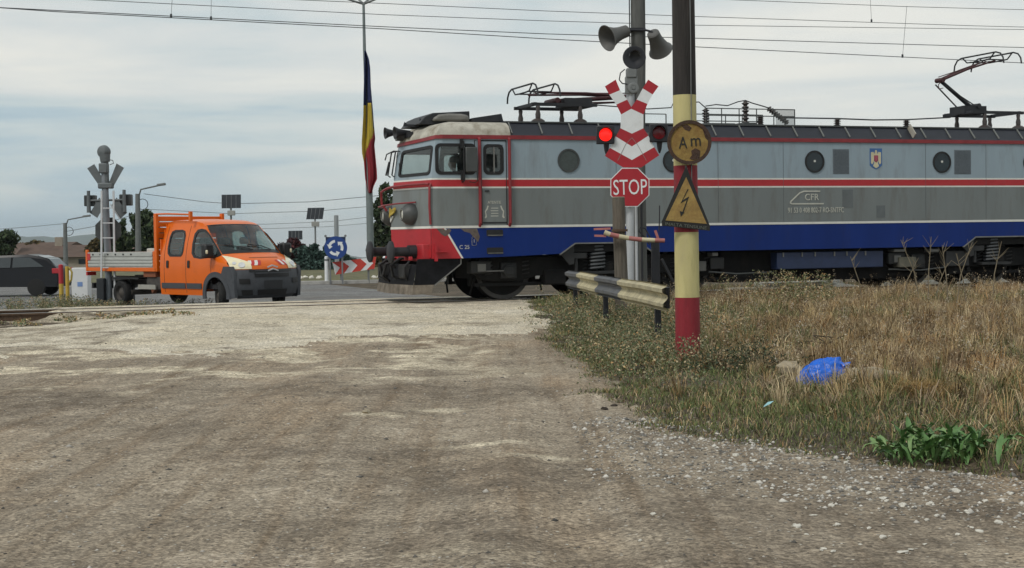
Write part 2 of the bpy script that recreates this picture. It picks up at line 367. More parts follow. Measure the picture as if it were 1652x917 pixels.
    bp = n.new('ShaderNodeBump'); bp.inputs['Strength'].default_value = 0.75; bp.inputs['Distance'].default_value = 0.035; l.new(h, bp.inputs['Height']); l.new(bp.outputs[0], b.inputs['Normal'])
    return mt
M_DIRT = ground_mat('packed_dirt', 'dirt'); M_VERGE = ground_mat('verge_soil', 'verge'); M_ASPH = ground_mat('grey_asphalt', 'asphalt'); M_PALE = ground_mat('dusty_asphalt', 'pale')

CS = 0.085
gx = np.arange(-16.0, 16.0 + CS, CS); gy = np.arange(3.2, 42.0, CS)
XX, YY = np.meshgrid(gx, gy, indexing='ij'); TT, DD = trk(XX, YY)
nlo = fbm(XX * 0.45, YY * 0.45, 3); nmid = fbm(XX * 1.7, YY * 1.7, 11); nhi = fbm(XX * 6, YY * 6, 23)
edge = XX - edge_x(YY) + (nmid - 0.47) * 0.9 + (nhi - 0.47) * 0.25
left_e = np.interp(YY, [23, 26.3, 29, 31, 45], [-30, -9.2, -7.2, -6.4, -6.4]) + (nmid - 0.47) * 1.2
lverge = (XX < left_e) & (DD < -0.9)
# the worn patch of asphalt just before the rails: its ragged near edge
apron_d = -9.6 + 1.6 * (nlo - 0.47) * 2 + 1.2 * (nmid - 0.47) + np.interp(XX, [-9, -5, -2, 1], [0.2, 0.0, 0.5, 1.6])
apron = DD > apron_d
is_verge = ((edge > 0) & (DD < 30)) | lverge
offcross = (np.abs(TT + 1.5) > 5.0) & (DD > -2.2)
kind = np.where(is_verge | offcross, 1, np.where(apron, 2, 0))
ZZ = G(XX, YY)
rough = (nmid - 0.47) * 0.05 + (nhi - 0.47) * 0.024
rut = 0.0; rutm = np.zeros_like(XX)
for x0, w in ((-2.9, 0.38), (-0.9, 0.42), (0.15, 0.25)):
    xr = x0 + 0.35 * np.sin(YY * 0.16 + x0) + (YY - 20) * 0.01
    rut = rut - 0.030 * np.exp(-((XX - xr) / w) ** 2) + 0.016 * np.exp(-((XX - xr - w * 1.7) / (w * 0.6)) ** 2) + 0.010 * np.exp(-((XX - xr + w * 1.7) / (w * 0.6)) ** 2)
    rutm = np.maximum(rutm, np.exp(-((XX - xr - w * .75 * np.sin(YY * .6)) / (w * .38)) ** 2))
k3 = sst(-10, -6, DD)
ZZ = ZZ + np.where(kind == 1, rough * 2.6, np.where(kind == 2, rough * 0.35, rough * (1 - 0.6 * k3) + rut * (1 - k3)))
ZZ = ZZ - 0.012 * ((kind == 0) & (np.abs(DD - apron_d) < 1.2)) * sst(-1.2, 0, -np.abs(DD - apron_d))
red = np.zeros_like(XX); grn = np.zeros_like(XX); blu = np.zeros_like(XX)
# broken pale patches left behind by the old surface
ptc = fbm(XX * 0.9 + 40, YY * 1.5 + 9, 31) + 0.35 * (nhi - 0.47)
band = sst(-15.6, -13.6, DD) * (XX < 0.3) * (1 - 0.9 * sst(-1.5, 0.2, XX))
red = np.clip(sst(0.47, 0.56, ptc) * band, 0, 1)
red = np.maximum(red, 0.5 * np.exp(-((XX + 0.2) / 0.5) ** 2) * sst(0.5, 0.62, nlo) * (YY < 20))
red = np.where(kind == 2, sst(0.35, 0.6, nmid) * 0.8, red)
blu = np.clip(sst(0.52, 0.66, fbm(XX * 0.5 + 3, YY * 0.7 + 8, 51)) * 0.75 * (DD < -12) + 0.65 * (sst(-16.4, -15.4, DD) * (1 - sst(-14.6, -13.8, DD))) * sst(-2, -6, XX), 0, 1)
blu = np.maximum(blu, 0.8 * np.exp(-(((XX - (1.25 + (11.5 - YY) * 0.55)) / 0.14) ** 2)) * (YY < 12.5) * (YY > 7) * sst(0.35, 0.55, nmid))     # tyre track swinging right
blu = np.where(kind == 2, 0.7 * sst(0.60, 0.7, ptc) , blu)
blu = np.where(lverge, 0.6, blu)
gz = np.exp(-((edge + 0.9) / 1.1) ** 2) * (YY < 13.5) * (XX > 0.9)
grn = np.clip(gz * 1.2 + 0.1, 0, 1); blu = np.maximum(blu, gz * 0.55)
for (px, py, w_, h_) in ((765, 566, .36, .30), (712, 659, .26, .18), (770, 719, .35, .09), (850, 738, .40, .10), (600, 670, .25, .15)):      # small pale smears coloured into the road
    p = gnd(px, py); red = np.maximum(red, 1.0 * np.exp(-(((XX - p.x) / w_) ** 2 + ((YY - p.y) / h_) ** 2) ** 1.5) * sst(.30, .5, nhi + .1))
blu = np.maximum(blu, 0.95 * np.exp(-(((XX + 4.8) / 3.0) ** 2 + ((YY - 15.4) / 1.7) ** 2)) * sst(.36, .55, nmid)); blu = np.where((kind == 2) & (XX < -6.2) & (DD < -3.5), 0.8 * sst(.35, .5, nmid), blu)
blu = np.where(kind == 0, np.maximum(blu, .55 * rutm * sst(.38, .56, fbm(XX * 1.4 + 5, YY * .35, 44)) * (DD < -9)), blu)
def GZ(x, y):
    """height of the finished ground surface, ruts and bumps included"""
    x = np.asarray(x, float); y = np.asarray(y, float); u = np.clip((x - gx[0]) / CS, 0, len(gx) - 1.001); v = np.clip((y - gy[0]) / CS, 0, len(gy) - 1.001); i = u.astype(int); j = v.astype(int); a, b = u - i, v - j
    return (ZZ[i, j] * (1 - a) + ZZ[i + 1, j] * a) * (1 - b) + (ZZ[i, j + 1] * (1 - a) + ZZ[i + 1, j + 1] * a) * b
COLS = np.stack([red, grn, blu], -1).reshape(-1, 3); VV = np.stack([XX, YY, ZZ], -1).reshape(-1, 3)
ny = len(gy); ii, jj = np.meshgrid(np.arange(len(gx) - 1), np.arange(ny - 1), indexing='ij')
Q = np.stack([ii * ny + jj, (ii + 1) * ny + jj, (ii + 1) * ny + jj + 1, ii * ny + jj + 1], -1)
ck = kind[:-1, :-1]; inr = DD[:-1, :-1] < 2.05
def ground_part(name, k, mat):
    q = Q[(ck == k) & inr].reshape(-1, 4); used = np.unique(q); remap = np.zeros(len(VV), np.int64); remap[used] = np.arange(len(used))
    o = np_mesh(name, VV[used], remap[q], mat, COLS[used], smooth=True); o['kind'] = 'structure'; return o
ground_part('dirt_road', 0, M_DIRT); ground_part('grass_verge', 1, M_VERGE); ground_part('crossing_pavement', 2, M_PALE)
# road beyond the rails, with the roundabout
ts = np.arange(-90, 90.1, 0.6); ds = np.concatenate([np.arange(1.8, 10, 0.25), np.arange(10, 60, 1.0)])
T2, D2 = np.meshgrid(ts, ds, indexing='ij'); X2, Y2 = trkp(T2, D2); Z2 = G(X2, Y2) - 0.004
V2 = np.stack([X2, Y2, Z2], -1).reshape(-1, 3); C2 = np.zeros_like(V2); C2[:, 2] = (0.5 * sst(0.5, 0.7, fbm(X2 * 0.3, Y2 * 0.3, 5))).ravel(); C2[:, 0] = (0.7 * (1 - sst(2, 5, D2))).ravel()
i2, j2 = np.meshgrid(np.arange(len(ts) - 1), np.arange(len(ds) - 1), indexing='ij'); nd = len(ds)
q2 = np.stack([i2 * nd + j2, (i2 + 1) * nd + j2, (i2 + 1) * nd + j2 + 1, i2 * nd + j2 + 1], -1).reshape(-1, 4)
soil = (T2[:-1, :-1] > 5.0 + .8 * (fbm(X2 * .5, Y2 * .5, 8)[:-1, :-1] - .47)).reshape(-1) & (D2[:-1, :-1] < 58).reshape(-1)
np_mesh('main_road', V2, q2[~soil], M_ASPH, C2, smooth=True)['kind'] = 'structure'; np_mesh('far_verge', V2, q2[soil], M_VERGE, C2 * 0, smooth=True)['kind'] = 'structure'
# the land out to the horizon: flat round the crossing, then falling away into the valley
bm_ = MB(); gr_ = [0.01, 60, 105, 150, 250, 420, 800, 1600, 3200, 6000, 9500]; gz_ = [-.32, -.32, -.32, -1.2, -4, -9, -20, -38, -62, -95, -125]; na = 64
bm_.add([(r * math.cos(2 * PI * a / na), r * math.sin(2 * PI * a / na), z) for a in range(na) for r, z in zip(gr_, gz_)], [(a * 11 + k, a * 11 + k + 1, ((a + 1) % na) * 11 + k + 1, ((a + 1) % na) * 11 + k) for a in range(na) for k in range(10)])
tag(bm_.build('ground', pm('field_grass', (0.105, 0.10, 0.05), 0.95, var=0.3, scale=0.2, dirt=0.5, dirtcol=(0.15, 0.12, 0.07), dscale=0.05)), kind='structure')
# roundabout island and its kerb
IC = at(500, 455, 80.0); IC.z = -0.158
M_CONC = pm('concrete', (0.36, 0.35, 0.33), 0.85, var=0.18, scale=4, bump=0.3, dirt=0.35)
m_ = MB(); n_ = 72; rr = [(19.6, 0.0), (19.6, 0.13), (19.2, 0.14), (19.2, 0.10)]
vs_ = [(IC.x + r * math.cos(2 * PI * i / n_), IC.y + r * math.sin(2 * PI * i / n_), IC.z + z) for i in range(n_) for r, z in rr]
m_.add(vs_, [(i * 4 + j, ((i + 1) % n_) * 4 + j, ((i + 1) % n_) * 4 + j + 1, i * 4 + j + 1) for i in range(n_) for j in range(3)])
tag(m_.build('kerb', M_CONC, smooth=False), kind='structure')
m_ = MB(); rs = [19.2, 18, 15, 11, 7, 3, 0.01]; hs = [0.08, 0.16, 0.28, 0.36, 0.40, 0.42, 0.42]
vs_ = [(IC.x + r * math.cos(2 * PI * i / n_), IC.y + r * math.sin(2 * PI * i / n_), IC.z + z) for i in range(n_) for r, z in zip(rs, hs)]
m_.add(vs_, [(i * 7 + j, ((i + 1) % n_) * 7 + j, ((i + 1) % n_) * 7 + j + 1, i * 7 + j + 1) for i in range(n_) for j in range(6)])
tag(m_.build('roundabout_island', pm('island_grass', (0.10, 0.10, 0.045), 0.95, var=0.45, scale=2.5, bump=0.8, bscale=6, dirt=0.7, dirtcol=(0.17, 0.13, 0.075), dscale=1.1)), kind='structure')
def island_z(x, y):
    r = math.hypot(x - IC.x, y - IC.y); return IC.z + float(np.interp(r, rs[::-1], hs[::-1])) if r < 19.2 else g(x, y)

# ------------------------------------------------------------------ hills far off
def ridge(name, D, x0, x1, prof, mat):
    n = 90; V = []; 
    for i in range(n):
        px = x0 + (x1 - x0) * i / (n - 1); hpx = np.interp(px, [p[0] for p in prof], [p[1] for p in prof]) + 2.2 * (float(fbm(np.array([px * 0.05]), np.array([D * 0.01]), 77)[0]) - 0.47) * 6
        p = at(px, hpx, D); V += [(p.x, p.y - D * 0.10, -140.0), (p.x, p.y, p.z), (p.x, p.y + D * 0.3, -140.0)]
    m = MB(); m.add(V, [(i * 3 + j, (i + 1) * 3 + j, (i + 1) * 3 + j + 1, i * 3 + j + 1) for i in range(n - 1) for j in (0, 1)])
    return tag(m.build(name, mat, smooth='all'), kind='structure')
ridge('hills', 5200, -900, 1500, [(-900, 372), (-300, 366), (0, 380), (90, 383), (130, 380), (170, 379), (215, 384), (260, 390), (330, 400), (420, 412), (640, 414), (800, 408), (1500, 385)], pm('wooded_hills', (0.06, 0.085, 0.07), 0.95, var=0.3, scale=0.004))

# ------------------------------------------------------------------ railway track
M_RUST = pm('rusty_steel', (0.10, 0.062, 0.04), 0.8, 0.3, var=0.3, scale=9, bump=0.4); M_RAILTOP = pm('worn_rail_head', (0.42, 0.40, 0.38), 0.28, 0.9, var=0.1)
M_BALLAST = pm('ballast_stone', (0.19, 0.175, 0.155), 0.9, var=0.45, scale=14, bump=1.0, bscale=22, dirt=0.5)
track = thing('railway_track', 'single railway track on grey ballast passing under the locomotive and across the road', 'railway track', (TX, TY, 0), TH)
for s in (-1, 1):
    m = MB(); y = s * 0.7535
    pr = [(-0.075, 0), (0.075, 0), (0.075, 0.012), (0.012, 0.03), (0.010, 0.125), (0.036, 0.135), (0.036, 0.166), (-0.036, 0.166), (-0.036, 0.135), (-0.010, 0.125), (-0.012, 0.03), (-0.075, 0.012)]
    m.prism([(a, b) for a, b in pr], lambda u, v, w: (w, y + u, RAIL_Z - 0.172 + v), -90, 90)
    ro = m.build('rail', M_RUST, track, smooth=False)
    m = MB(); m.box(-90, 90, y - 0.03, y + 0.03, RAIL_Z - 0.006, RAIL_Z + 0.001); m.build('rail_head', M_RAILTOP, ro, smooth=False)
sl = MB().box(-0.12, 0.12, -1.28, 1.28, 0, 0.14).mesh('sleeper', pm('sleeper_concrete', (0.30, 0.285, 0.26), 0.9, var=0.25, scale=6, dirt=0.5))
first = True
for i in range(-45, 76):
    t = i * 0.62 + 0.1
    if -6.6 < t < 3.6: continue
    o = bpy.data.objects.new('sleeper', sl); COL.objects.link(o); o.parent = track; o.location = (t, 0, RAIL_Z - 0.172 - 0.14); o.rotation_euler = (0, 0, random.uniform(-.01, .01))
m = MB()
for a, b in ((-90, -6.5), (3.5, 90)):
    m.prism([(-2.5, -0.2), (-1.75, 0.075), (1.75, 0.075), (2.5, -0.2)], lambda u, v, w: (w, u, v), a, b)
m.build('ballast', M_BALLAST, track, smooth=False)
n = 9000; tb = rng.uniform(-12, 22, n); tb = np.where((tb > -6.6) & (tb < 3.6), tb + 12, tb); db = rng.uniform(-2.4, 2.4, n); zb = np.where(np.abs(db) < 1.75, 0.075, 0.075 - (np.abs(db) - 1.75) * 0.36)
OCT = np.array([(1, 0, 0), (0, 1, 0), (-1, 0, 0), (0, -1, 0), (0, 0, 1), (0, 0, -1)], float); OF = np.array([(0, 1, 4), (1, 2, 4), (2, 3, 4), (3, 0, 4), (1, 0, 5), (2, 1, 5), (3, 2, 5), (0, 3, 5)])
def pebbles(P, S, flat=0.65):
    n = len(P); V = OCT[None] * S[:, None, None] * (1 + rng.uniform(-.38, .38, (n, 6, 3))); a = rng.uniform(0, 6.28, n); c, s_ = np.cos(a)[:, None], np.sin(a)[:, None]
    V[:, :, 2] += 0.25 * S[:, None] * (rng.random((n, 1)) - .5) * OCT[None, :, 0]
    X = V[:, :, 0] * c - V[:, :, 1] * s_; Y = V[:, :, 0] * s_ + V[:, :, 1] * c; V = np.stack([X, Y, V[:, :, 2] * flat], -1) + P[:, None]
    return V.reshape(-1, 3), (OF[None] + 6 * np.arange(n)[:, None, None]).reshape(-1, 3)
v, f = pebbles(np.stack([tb, db, zb], -1), rng.uniform(0.025, 0.055, n)); gl = rng.uniform(0.10, 0.30, n)
bo = np_mesh('ballast_stones', v, f, pm('ballast_bits', (.2, .2, .2), 0.9, var=0.15, attr='Col'), np.repeat(gl[:, None] * np.array([[1.0, 0.94, 0.85]]), 6, 0), parent=track); bo['kind'] = 'stuff'

# ================================================================== locomotive (local x along the track from the front buffers, y away from the camera, z above rail)
LL = 19.8
loco = thing('locomotive', 'grey electric locomotive with red stripe, blue skirt and red nose standing across the road', 'locomotive', (TX, TY, RAIL_Z), TH)
K_UP = pm('loco_light_grey', (0.275, 0.345, 0.395), 0.45, spec=0.35, var=0.06, scale=1.2, dirt=0.42, dirtcol=(0.19, 0.21, 0.215), dscale=2.6, bump=0.06, bscale=2.5, stretch=(1.2, 1, .22))
K_LO = pm('loco_dark_grey', (0.165, 0.185, 0.185), 0.45, var=0.08, scale=1.2, dirt=0.5, dirtcol=(0.115, 0.105, 0.09), dscale=2.6, bump=0.06, bscale=2.5, stretch=(1.2, 1, .22))
K_BLUE = pm('loco_blue', (0.005, 0.025, 0.158), 0.5, spec=0.22, var=0.12, scale=1.5, dirt=0.3, dirtcol=(0.022, 0.030, 0.085), dscale=2.4, stretch=(1.2, 1, .25))
K_RED = pm('loco_red', (0.42, 0.018, 0.026), 0.45, var=0.15, scale=3, dirt=0.4, dirtcol=(0.19, 0.03, 0.03), dscale=3.0)
K_WHITE = pm('loco_white', (0.66, 0.66, 0.62), 0.5, var=0.06, dirt=0.25, dirtcol=(0.35, 0.30, 0.26))
K_ROOF = pm('loco_cream_roof', (0.43, 0.41, 0.35), 0.6, var=0.2, scale=4, dirt=0.8, dirtcol=(0.14, 0.105, 0.06), dscale=3.0)
K_BLACK = pm('sooty_black', (0.016, 0.017, 0.021), 0.6, var=0.3, scale=6, dirt=0.3, dirtcol=(0.05, 0.045, 0.04))
K_PANEL = pm('roof_panel_black', (0.010, 0.012, 0.020), 0.45, var=0.2)
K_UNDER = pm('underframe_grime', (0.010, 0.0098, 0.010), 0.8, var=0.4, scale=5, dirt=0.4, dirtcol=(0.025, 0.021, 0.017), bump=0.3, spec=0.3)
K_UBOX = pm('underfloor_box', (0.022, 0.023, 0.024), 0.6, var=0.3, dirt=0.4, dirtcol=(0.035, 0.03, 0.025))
K_RUBBER = pm('rubber_black', (0.010, 0.010, 0.011), 0.6, var=0.2)
K_STEEL = pm('weathered_steel', (0.20, 0.20, 0.19), 0.55, 0.3, var=0.25, dirt=0.4)
K_DGREY = pm('dark_grey_paint', (0.055, 0.06, 0.06), 0.5, var=0.2, dirt=0.3)
K_GLASS = glass('cab_glass', (0.86, 0.93, 0.93), 0.82)
K_DGLASS = pm('dark_porthole_glass', (0.012, 0.022, 0.028), 0.15, var=0.2)
K_INT = pm('cab_interior', (0.10, 0.11, 0.105), 0.8, var=0.15)
K_PANTO = pm('pantograph_maroon', (0.055, 0.012, 0.014), 0.5, var=0.3, dirt=0.3, dirtcol=(.03, .02, .02))
K_PIPE = pm('red_pipe', (0.23, 0.022, 0.028), 0.45, var=0.2, dirt=0.3, dirtcol=(0.09, 0.03, 0.03))

def rdg(z): return float(np.interp(z, [0.9, 1.55, 2.5, 3.5], [0.36, 0.33, 0.40, 0.56]))
def crn(z): return float(np.interp(z, [0.9, 1.55, 2.5, 3.5], [0.80, 0.80, 0.82, 0.95]))
HW = 1.5
FS = [i / 24 for i in range(24)]; SIDE = [0.10 + 0.04 * i for i in range(46)]      # facet fractions, then distances behind the corner
def zdip(f, z): return z - 0.09 * (1 - f) * max(0.0, (z - 2.58)) / 0.9
def fr(f, z, off=0.0):
    """point on the near front facet; off outward"""
    r, c = rdg(z), crn(z); n = Vector((-HW, -(c - r), 0)).normalized()
    p = Vector((r + (c - r) * f, -HW * f, zdip(f, z))) + n * off; return p
def outline(z, off=0.0):
    """near half of the plan outline, nose ridge -> middle of the side; returns points and (facet, parameter)"""
    pts = [fr(f, z, off) for f in FS]; c = crn(z)
    pts.append(Vector((c - 0.012 - off * .7, -HW + 0.045 - off * .7, z)))
    pts += [Vector((c + s, -HW - off, z)) for s in SIDE] + [Vector((LL / 2, -HW - off, z))]
    return pts
PARAM = [('f', f) for f in FS] + [('c', 0)] + [('s', s) for s in SIDE] + [('m', 0)]
def quarters():
    for a, b in ((1, 1), (1, -1), (-1, 1), (-1, -1)): yield a, b
def band(m, z0, z1, off=0.0, nz=1, holes=None):
    zs = [z0 + (z1 - z0) * i / nz for i in range(nz + 1)]; rows = [outline(z, off) for z in zs]; k = len(rows[0])
    for a, b in quarters():
        vs = [(p.x if a > 0 else LL - p.x, p.y * b, p.z) for row in rows for p in row]; fs = []
        for j in range(nz):
            for i in range(k - 1):
                if holes and holes(PARAM[i], PARAM[i + 1], (zs[j] + zs[j + 1]) / 2): continue
                q = (j * k + i, j * k + i + 1, (j + 1) * k + i + 1, (j + 1) * k + i)
                fs.append(q if a * b > 0 else q[::-1])
        m.add(vs, fs)
# window rectangles:  facet f-range / side t-range (as distance behind the corner at z=3)
C3 = 0.885
WIN_F = (0.13, 0.90, 2.70, 3.24); WIN_S = (0.93, 1.75, 2.69, 3.27); WIN_D = (1.98, 2.36, 2.69, 3.26)
def win_hole(p, q, z):
    k = p[0]
    if k == 'f' and q[0] == 'f': u = (p[1] + q[1]) / 2; return WIN_F[0] + .01 < u < WIN_F[1] - .01 and WIN_F[2] - .0 < z < WIN_F[3]
    if k == 's' and q[0] == 's':
        u = crn(z) + (p[1] + q[1]) / 2
        return any(w[0] < u < w[1] and w[2] < z < w[3] for w in (WIN_S, WIN_D))
    return False
m = MB(); band(m, 2.585, 3.40, 0, 20, win_hole); m.build('upper_panel', K_UP, loco, smooth=True)
m = MB(); band(m, 1.59, 2.37); m.build('lower_panel', K_LO, loco)
for a, b, k, nme, off in ((2.37, 2.405, K_WHITE, 'white_line', 0.003), (2.405, 2.55, K_RED, 'red_stripe', 0.003), (2.55, 2.585, K_WHITE, 'white_line', 0.003), (1.54, 1.59, K_WHITE, 'white_line', 0.012)):
    m = MB(); band(m, a, b, off); m.build(nme, k, loco)
m = MB(); band(m, 3.40, 3.475, 0.03); band(m, 3.475, 3.485, 0.0)
for z0, o0, o1 in ((3.40, 0.0, 0.03),):
    A, B = outline(z0, o0), outline(z0, o1); k = len(A)
    for a, b in quarters():
        m.add([(p.x if a > 0 else LL - p.x, p.y * b, p.z) for p in A + B], [(i, i + 1, k + i + 1, k + i) for i in range(k - 1)])
A, B = outline(3.475, 0.03), outline(3.475, -0.1); k = len(A)
for a, b in quarters(): m.add([(p.x if a > 0 else LL - p.x, p.y * b, p.z) for p in A + B], [(i, i + 1, k + i + 1, k + i) for i in range(k - 1)])
m.build('gutter', K_PIPE, loco)
# red nose and blue skirt
m = MB(); A = [outline(z, 0.004)[:25] for z in (0.93, 1.15, 1.54)]
for a, b in quarters():
    vs = [(p.x if a > 0 else LL - p.x, p.y * b, p.z) for r_ in A for p in r_]; m.add(vs, [(j * 25 + i, j * 25 + i + 1, (j + 1) * 25 + i + 1, (j + 1) * 25 + i) for j in (0, 1) for i in range(24)])
    SX = lambda t: t if a > 0 else LL - t
    m.prism([(0.79, 1.54), (1.055, 1.54), (1.43, 0.91), (0.79, 0.91)], lambda u, v, w: (SX(u), b * w, v), -1.504, -1.47)
m.build('nose_panel', K_RED, loco)
m = MB()
for b in (1, -1):
    half = [(1.10, 1.54), (1.475, 0.91), (2.5, 0.93), (3.67, 0.97), (4.0, 1.19), (5.5, 1.19), (5.83, 0.97)]
    pl = half + [(LL - x, z) for x, z in half[::-1]]; m.prism(pl, lambda u, v, w: (u, b * w, v), -1.504, -1.47)
skirt = m.build('skirt', K_BLUE, loco)
m = MB()
for b in (1, -1):
    for a in (1, -1):
        SX = lambda t: t if a > 0 else LL - t
        m.prism([(1.055, 1.54), (1.10, 1.54), (1.475, 0.91), (1.43, 0.91)], lambda u, v, w: (SX(u), b * w, v), -1.506, -1.47)
m.build('white_line', K_WHITE, loco)
m = MB()
for b in (1, -1):
    for a in (1, -1):
        SX = lambda t: t if a > 0 else LL - t
        for p, q in (((3.64, .955), (4.0, 1.19)), ((4.0, 1.19), (5.5, 1.19)), ((5.5, 1.19), (5.86, .955))):
            m.bar((SX(p[0]), b * -1.49, p[1] - .005), (SX(q[0]), b * -1.49, q[1] - .005), 0.05, 0.028)
m.build('skirt_lip', K_STEEL, loco, smooth=False)
# bare steel showing where the paint has flaked
m = MB()
for pl in ([(0.90, 1.535), (1.02, 1.53), (1.10, 1.50), (1.16, 1.535), (1.22, 1.50), (1.16, 1.42), (1.08, 1.37), (1.0, 1.42)], [(1.42, 1.53), (1.78, 1.53), (1.84, 1.36), (1.80, 1.24), (1.72, 1.33), (1.62, 1.44), (1.5, 1.47)]):
    m.prism(pl, lambda u, v, w: (u, w, v), -1.509, -1.50)
m.build('bare_patch', pm('bare_primer', (0.13, 0.105, 0.09), 0.85, var=0.45, scale=12, dirt=0.7, dirtcol=(.05, .04, .06), dscale=6), loco, smooth=False)
# main roof
m = MB(); sec = [(-1.47, 3.475), (-1.42, 3.52), (-1.20, 3.76), (-1.08, 3.82), (1.08, 3.82), (1.20, 3.76), (1.42, 3.52), (1.47, 3.475)]
m.prism(sec, lambda u, v, w: (w, u, v), 2.56, LL - 2.56); m.build('roof', K_PANEL, loco, smooth=False)
rib_k = pm('rib_grey', (0.20, 0.21, 0.20), 0.6, var=0.2, dirt=0.4); rbm2 = [MB().bar((0, s * 1.425, 3.525), (0, s * 1.20, 3.768), 0.045, 0.02, upv=(1, 0, 0)).mesh('roof_rib', rib_k) for s in (-1, 1)]
for i in range(44):
    rbm = rbm2[i % 2]; o = bpy.data.objects.new('roof_rib', rbm); COL.objects.link(o); o.parent = loco; o.location = (2.62 + 0.69 * (i // 2), 0, 0)
m = MB(); 
for s in (-1, 1): m.bar((2.56, s * 1.19, 3.79), (LL - 2.56, s * 1.19, 3.79), 0.05, 0.03)
m.build('roof_edge', K_DGREY, loco, smooth=False)
m = MB(); m.bar((12.62, -1.43, 3.53), (12.62, -1.21, 3.77), 0.27, 0.02, upv=(1, 0, 0)); m.build('roof_panel', K_ROOF, loco, smooth=False)
# cab roofs
m = MB()
lev = [(3.478, 0.0, 0.0), (3.56, 0.03, 0.02), (3.68, 0.12, 0.10), (3.76, 0.26, 0.26), (3.80, 0.50, 0.60), (3.81, 0.9, 1.45)]
for a, b in quarters():
    rows = []
    for z, ins, ky in lev:
        row = []
        for i, f in enumerate(FS[::3] + [0.985]):
            p = fr(f, 3.475); row.append(Vector((p.x + ins, p.y * (1 - ky / 1.5), z - 0.08 * (1 - f) * (1 - ky / 1.5))))
        row.append(Vector((1.2 + ins * .3, -(HW - ky), z))); row.append(Vector((2.56, -(HW - ky), z))); rows.append(row)
    k = len(rows[0]); vs_ = [(p.x if a > 0 else LL - p.x, p.y * b, p.z) for r_ in rows for p in r_]
    m.add(vs_, [(j * k + i, j * k + i + 1, (j + 1) * k + i + 1, (j + 1) * k + i) for j in range(len(rows) - 1) for i in range(k - 1)])
m.box(0.9, 2.56, -1.3, 1.3, 3.40, 3.47); m.box(LL - 2.56, LL - 0.9, -1.3, 1.3, 3.40, 3.47)
m.build('cab_roof', K_ROOF, loco)
# windows of both cabs
def win_side(b, a, w, nme):
    SX = lambda t: t if a > 0 else LL - t
    fn = lambda u, v, o: (SX(u), b * (-HW - o), v)
    e_ = 0.035; fo = MB().ring(rrect(w[0] - e_, w[1] + e_, w[2] - e_, w[3] + e_, 0.11), rrect(w[0] + .03, w[1] - .03, w[2] + .03, w[3] - .03, 0.075), fn, -0.02, 0.012).build('window_frame', K_RUBBER, loco)
    MB().prism(rrect(w[0], w[1], w[2], w[3], 0.05), fn, -0.012, -0.004).build('window_pane', K_GLASS, fo, smooth=False)
    return fo
for a in (1, -1):
    for b in (1, -1):
        win_side(b, a, WIN_S, 'side'); win_side(b, a, WIN_D, 'door')
        def fn(u, v, o):
            p = fr(u, v, o); return (p.x if a > 0 else LL - p.x, p.y * b, p.z)
        w = WIN_F; fo = MB().ring(rrect(w[0] - .03, w[1] + .03, w[2] - .045, w[3] + .045, 0.085), rrect(w[0] + .015, w[1] - .015, w[2] + .02, w[3] - .02, 0.05), fn, -0.02, 0.014).build('window_frame', K_RUBBER, loco)
        MB().grid(lambda u, v: fn(u, v, -0.006), [w[0] + (w[1] - w[0]) * i / 6 for i in range(7)], [w[2], (w[2] + w[3]) / 2, w[3]]).build('window_pane', K_GLASS, fo)
m = MB()
for u in (1.25, 1.52): m.box(u - .0, u + .012, -1.515, -1.495, 2.69, 3.27) if u > 1.5 else None
m.box(2.17, 2.195, -1.512, -1.49, 2.69, 3.24); m.build('window_bar', K_STEEL, loco, smooth=False)
# cab interior
m = MB(); m.box(0.95, 2.55, -1.44, 1.44, 1.60, 1.66); m.box(2.95, 3.0, -1.46, 1.46, 1.6, 3.45); m.box(0.95, 3.0, -1.44, 1.44, 3.36, 3.39)
m.box(1.0, 1.16, -1.25, 1.25, 1.7, 2.58); m.build('cab_interior', K_INT, loco, smooth=False)
m = MB(); m.box(1.25, 1.72, -1.15, -0.65, 2.10, 2.20); m.box(1.66, 1.75, -1.15, -0.65, 2.15, 2.80); m.box(1.45, 1.55, -.95, -.85, 1.66, 2.10); m.build('driver_seat', K_RUBBER, loco, bevel=0.03)
# door: seams, rails, steps, notice
m = MB()
for u in (1.90, 2.455): m.box(u - .008, u + .008, -1.506, -1.49, 1.60, 3.38)
m.box(1.90, 2.455, -1.506, -1.49, 3.355, 3.38); m.box(1.90, 2.455, -1.507, -1.49, 1.63, 1.66); m.build('door_seam', K_BLACK, loco, smooth=False)
door = MB().prism(rrect(1.915, 2.44, 1.665, 2.36, .02), lambda u, v, w: (u, w, v), -1.508, -1.495).build('door', K_LO, loco, smooth=False)
MB().box(1.97, 2.06, -1.54, -1.50, 2.30, 2.33).build('door_handle', K_BLACK, door, bevel=.006)
for u in (1.845, 2.51):
    m = MB(); m.tube([(u, -1.50, 3.43), (u, -1.56, 3.40), (u, -1.56, 2.4), (u, -1.56, 1.64), (u, -1.50, 1.58)], 0.034, 8); m.build('handrail', K_PIPE, loco)
m = MB(); z0 = 1.545
for z0 in (1.36, 0.985):
    m.prism(rrect(1.99, 2.36, z0, z0 + .14, .03), lambda u, v, w: (u, w, v), -1.507, -1.50)
m.build('step_recess', K_RUBBER, loco, smooth=False)
m = MB(); m.box(2.02, 2.35, -1.53, -1.50, 1.375, 1.39); m.box(2.02, 2.35, -1.53, -1.50, 1.0, 1.015); m.box(2.02, 2.40, -1.42, -1.30, 0.62, 0.635); m.build('step', K_STEEL, loco, smooth=False)
TXM = lambda t, z, y=-1.506: frame_m(Vector((t, y, z)), (1, 0, 0), (0, 0, 1))
K_LET = pm('faded_lettering', (0.50, 0.50, 0.44), 0.6, var=0.15, dirt=0.3, dirtcol=(0.25, 0.25, 0.22))
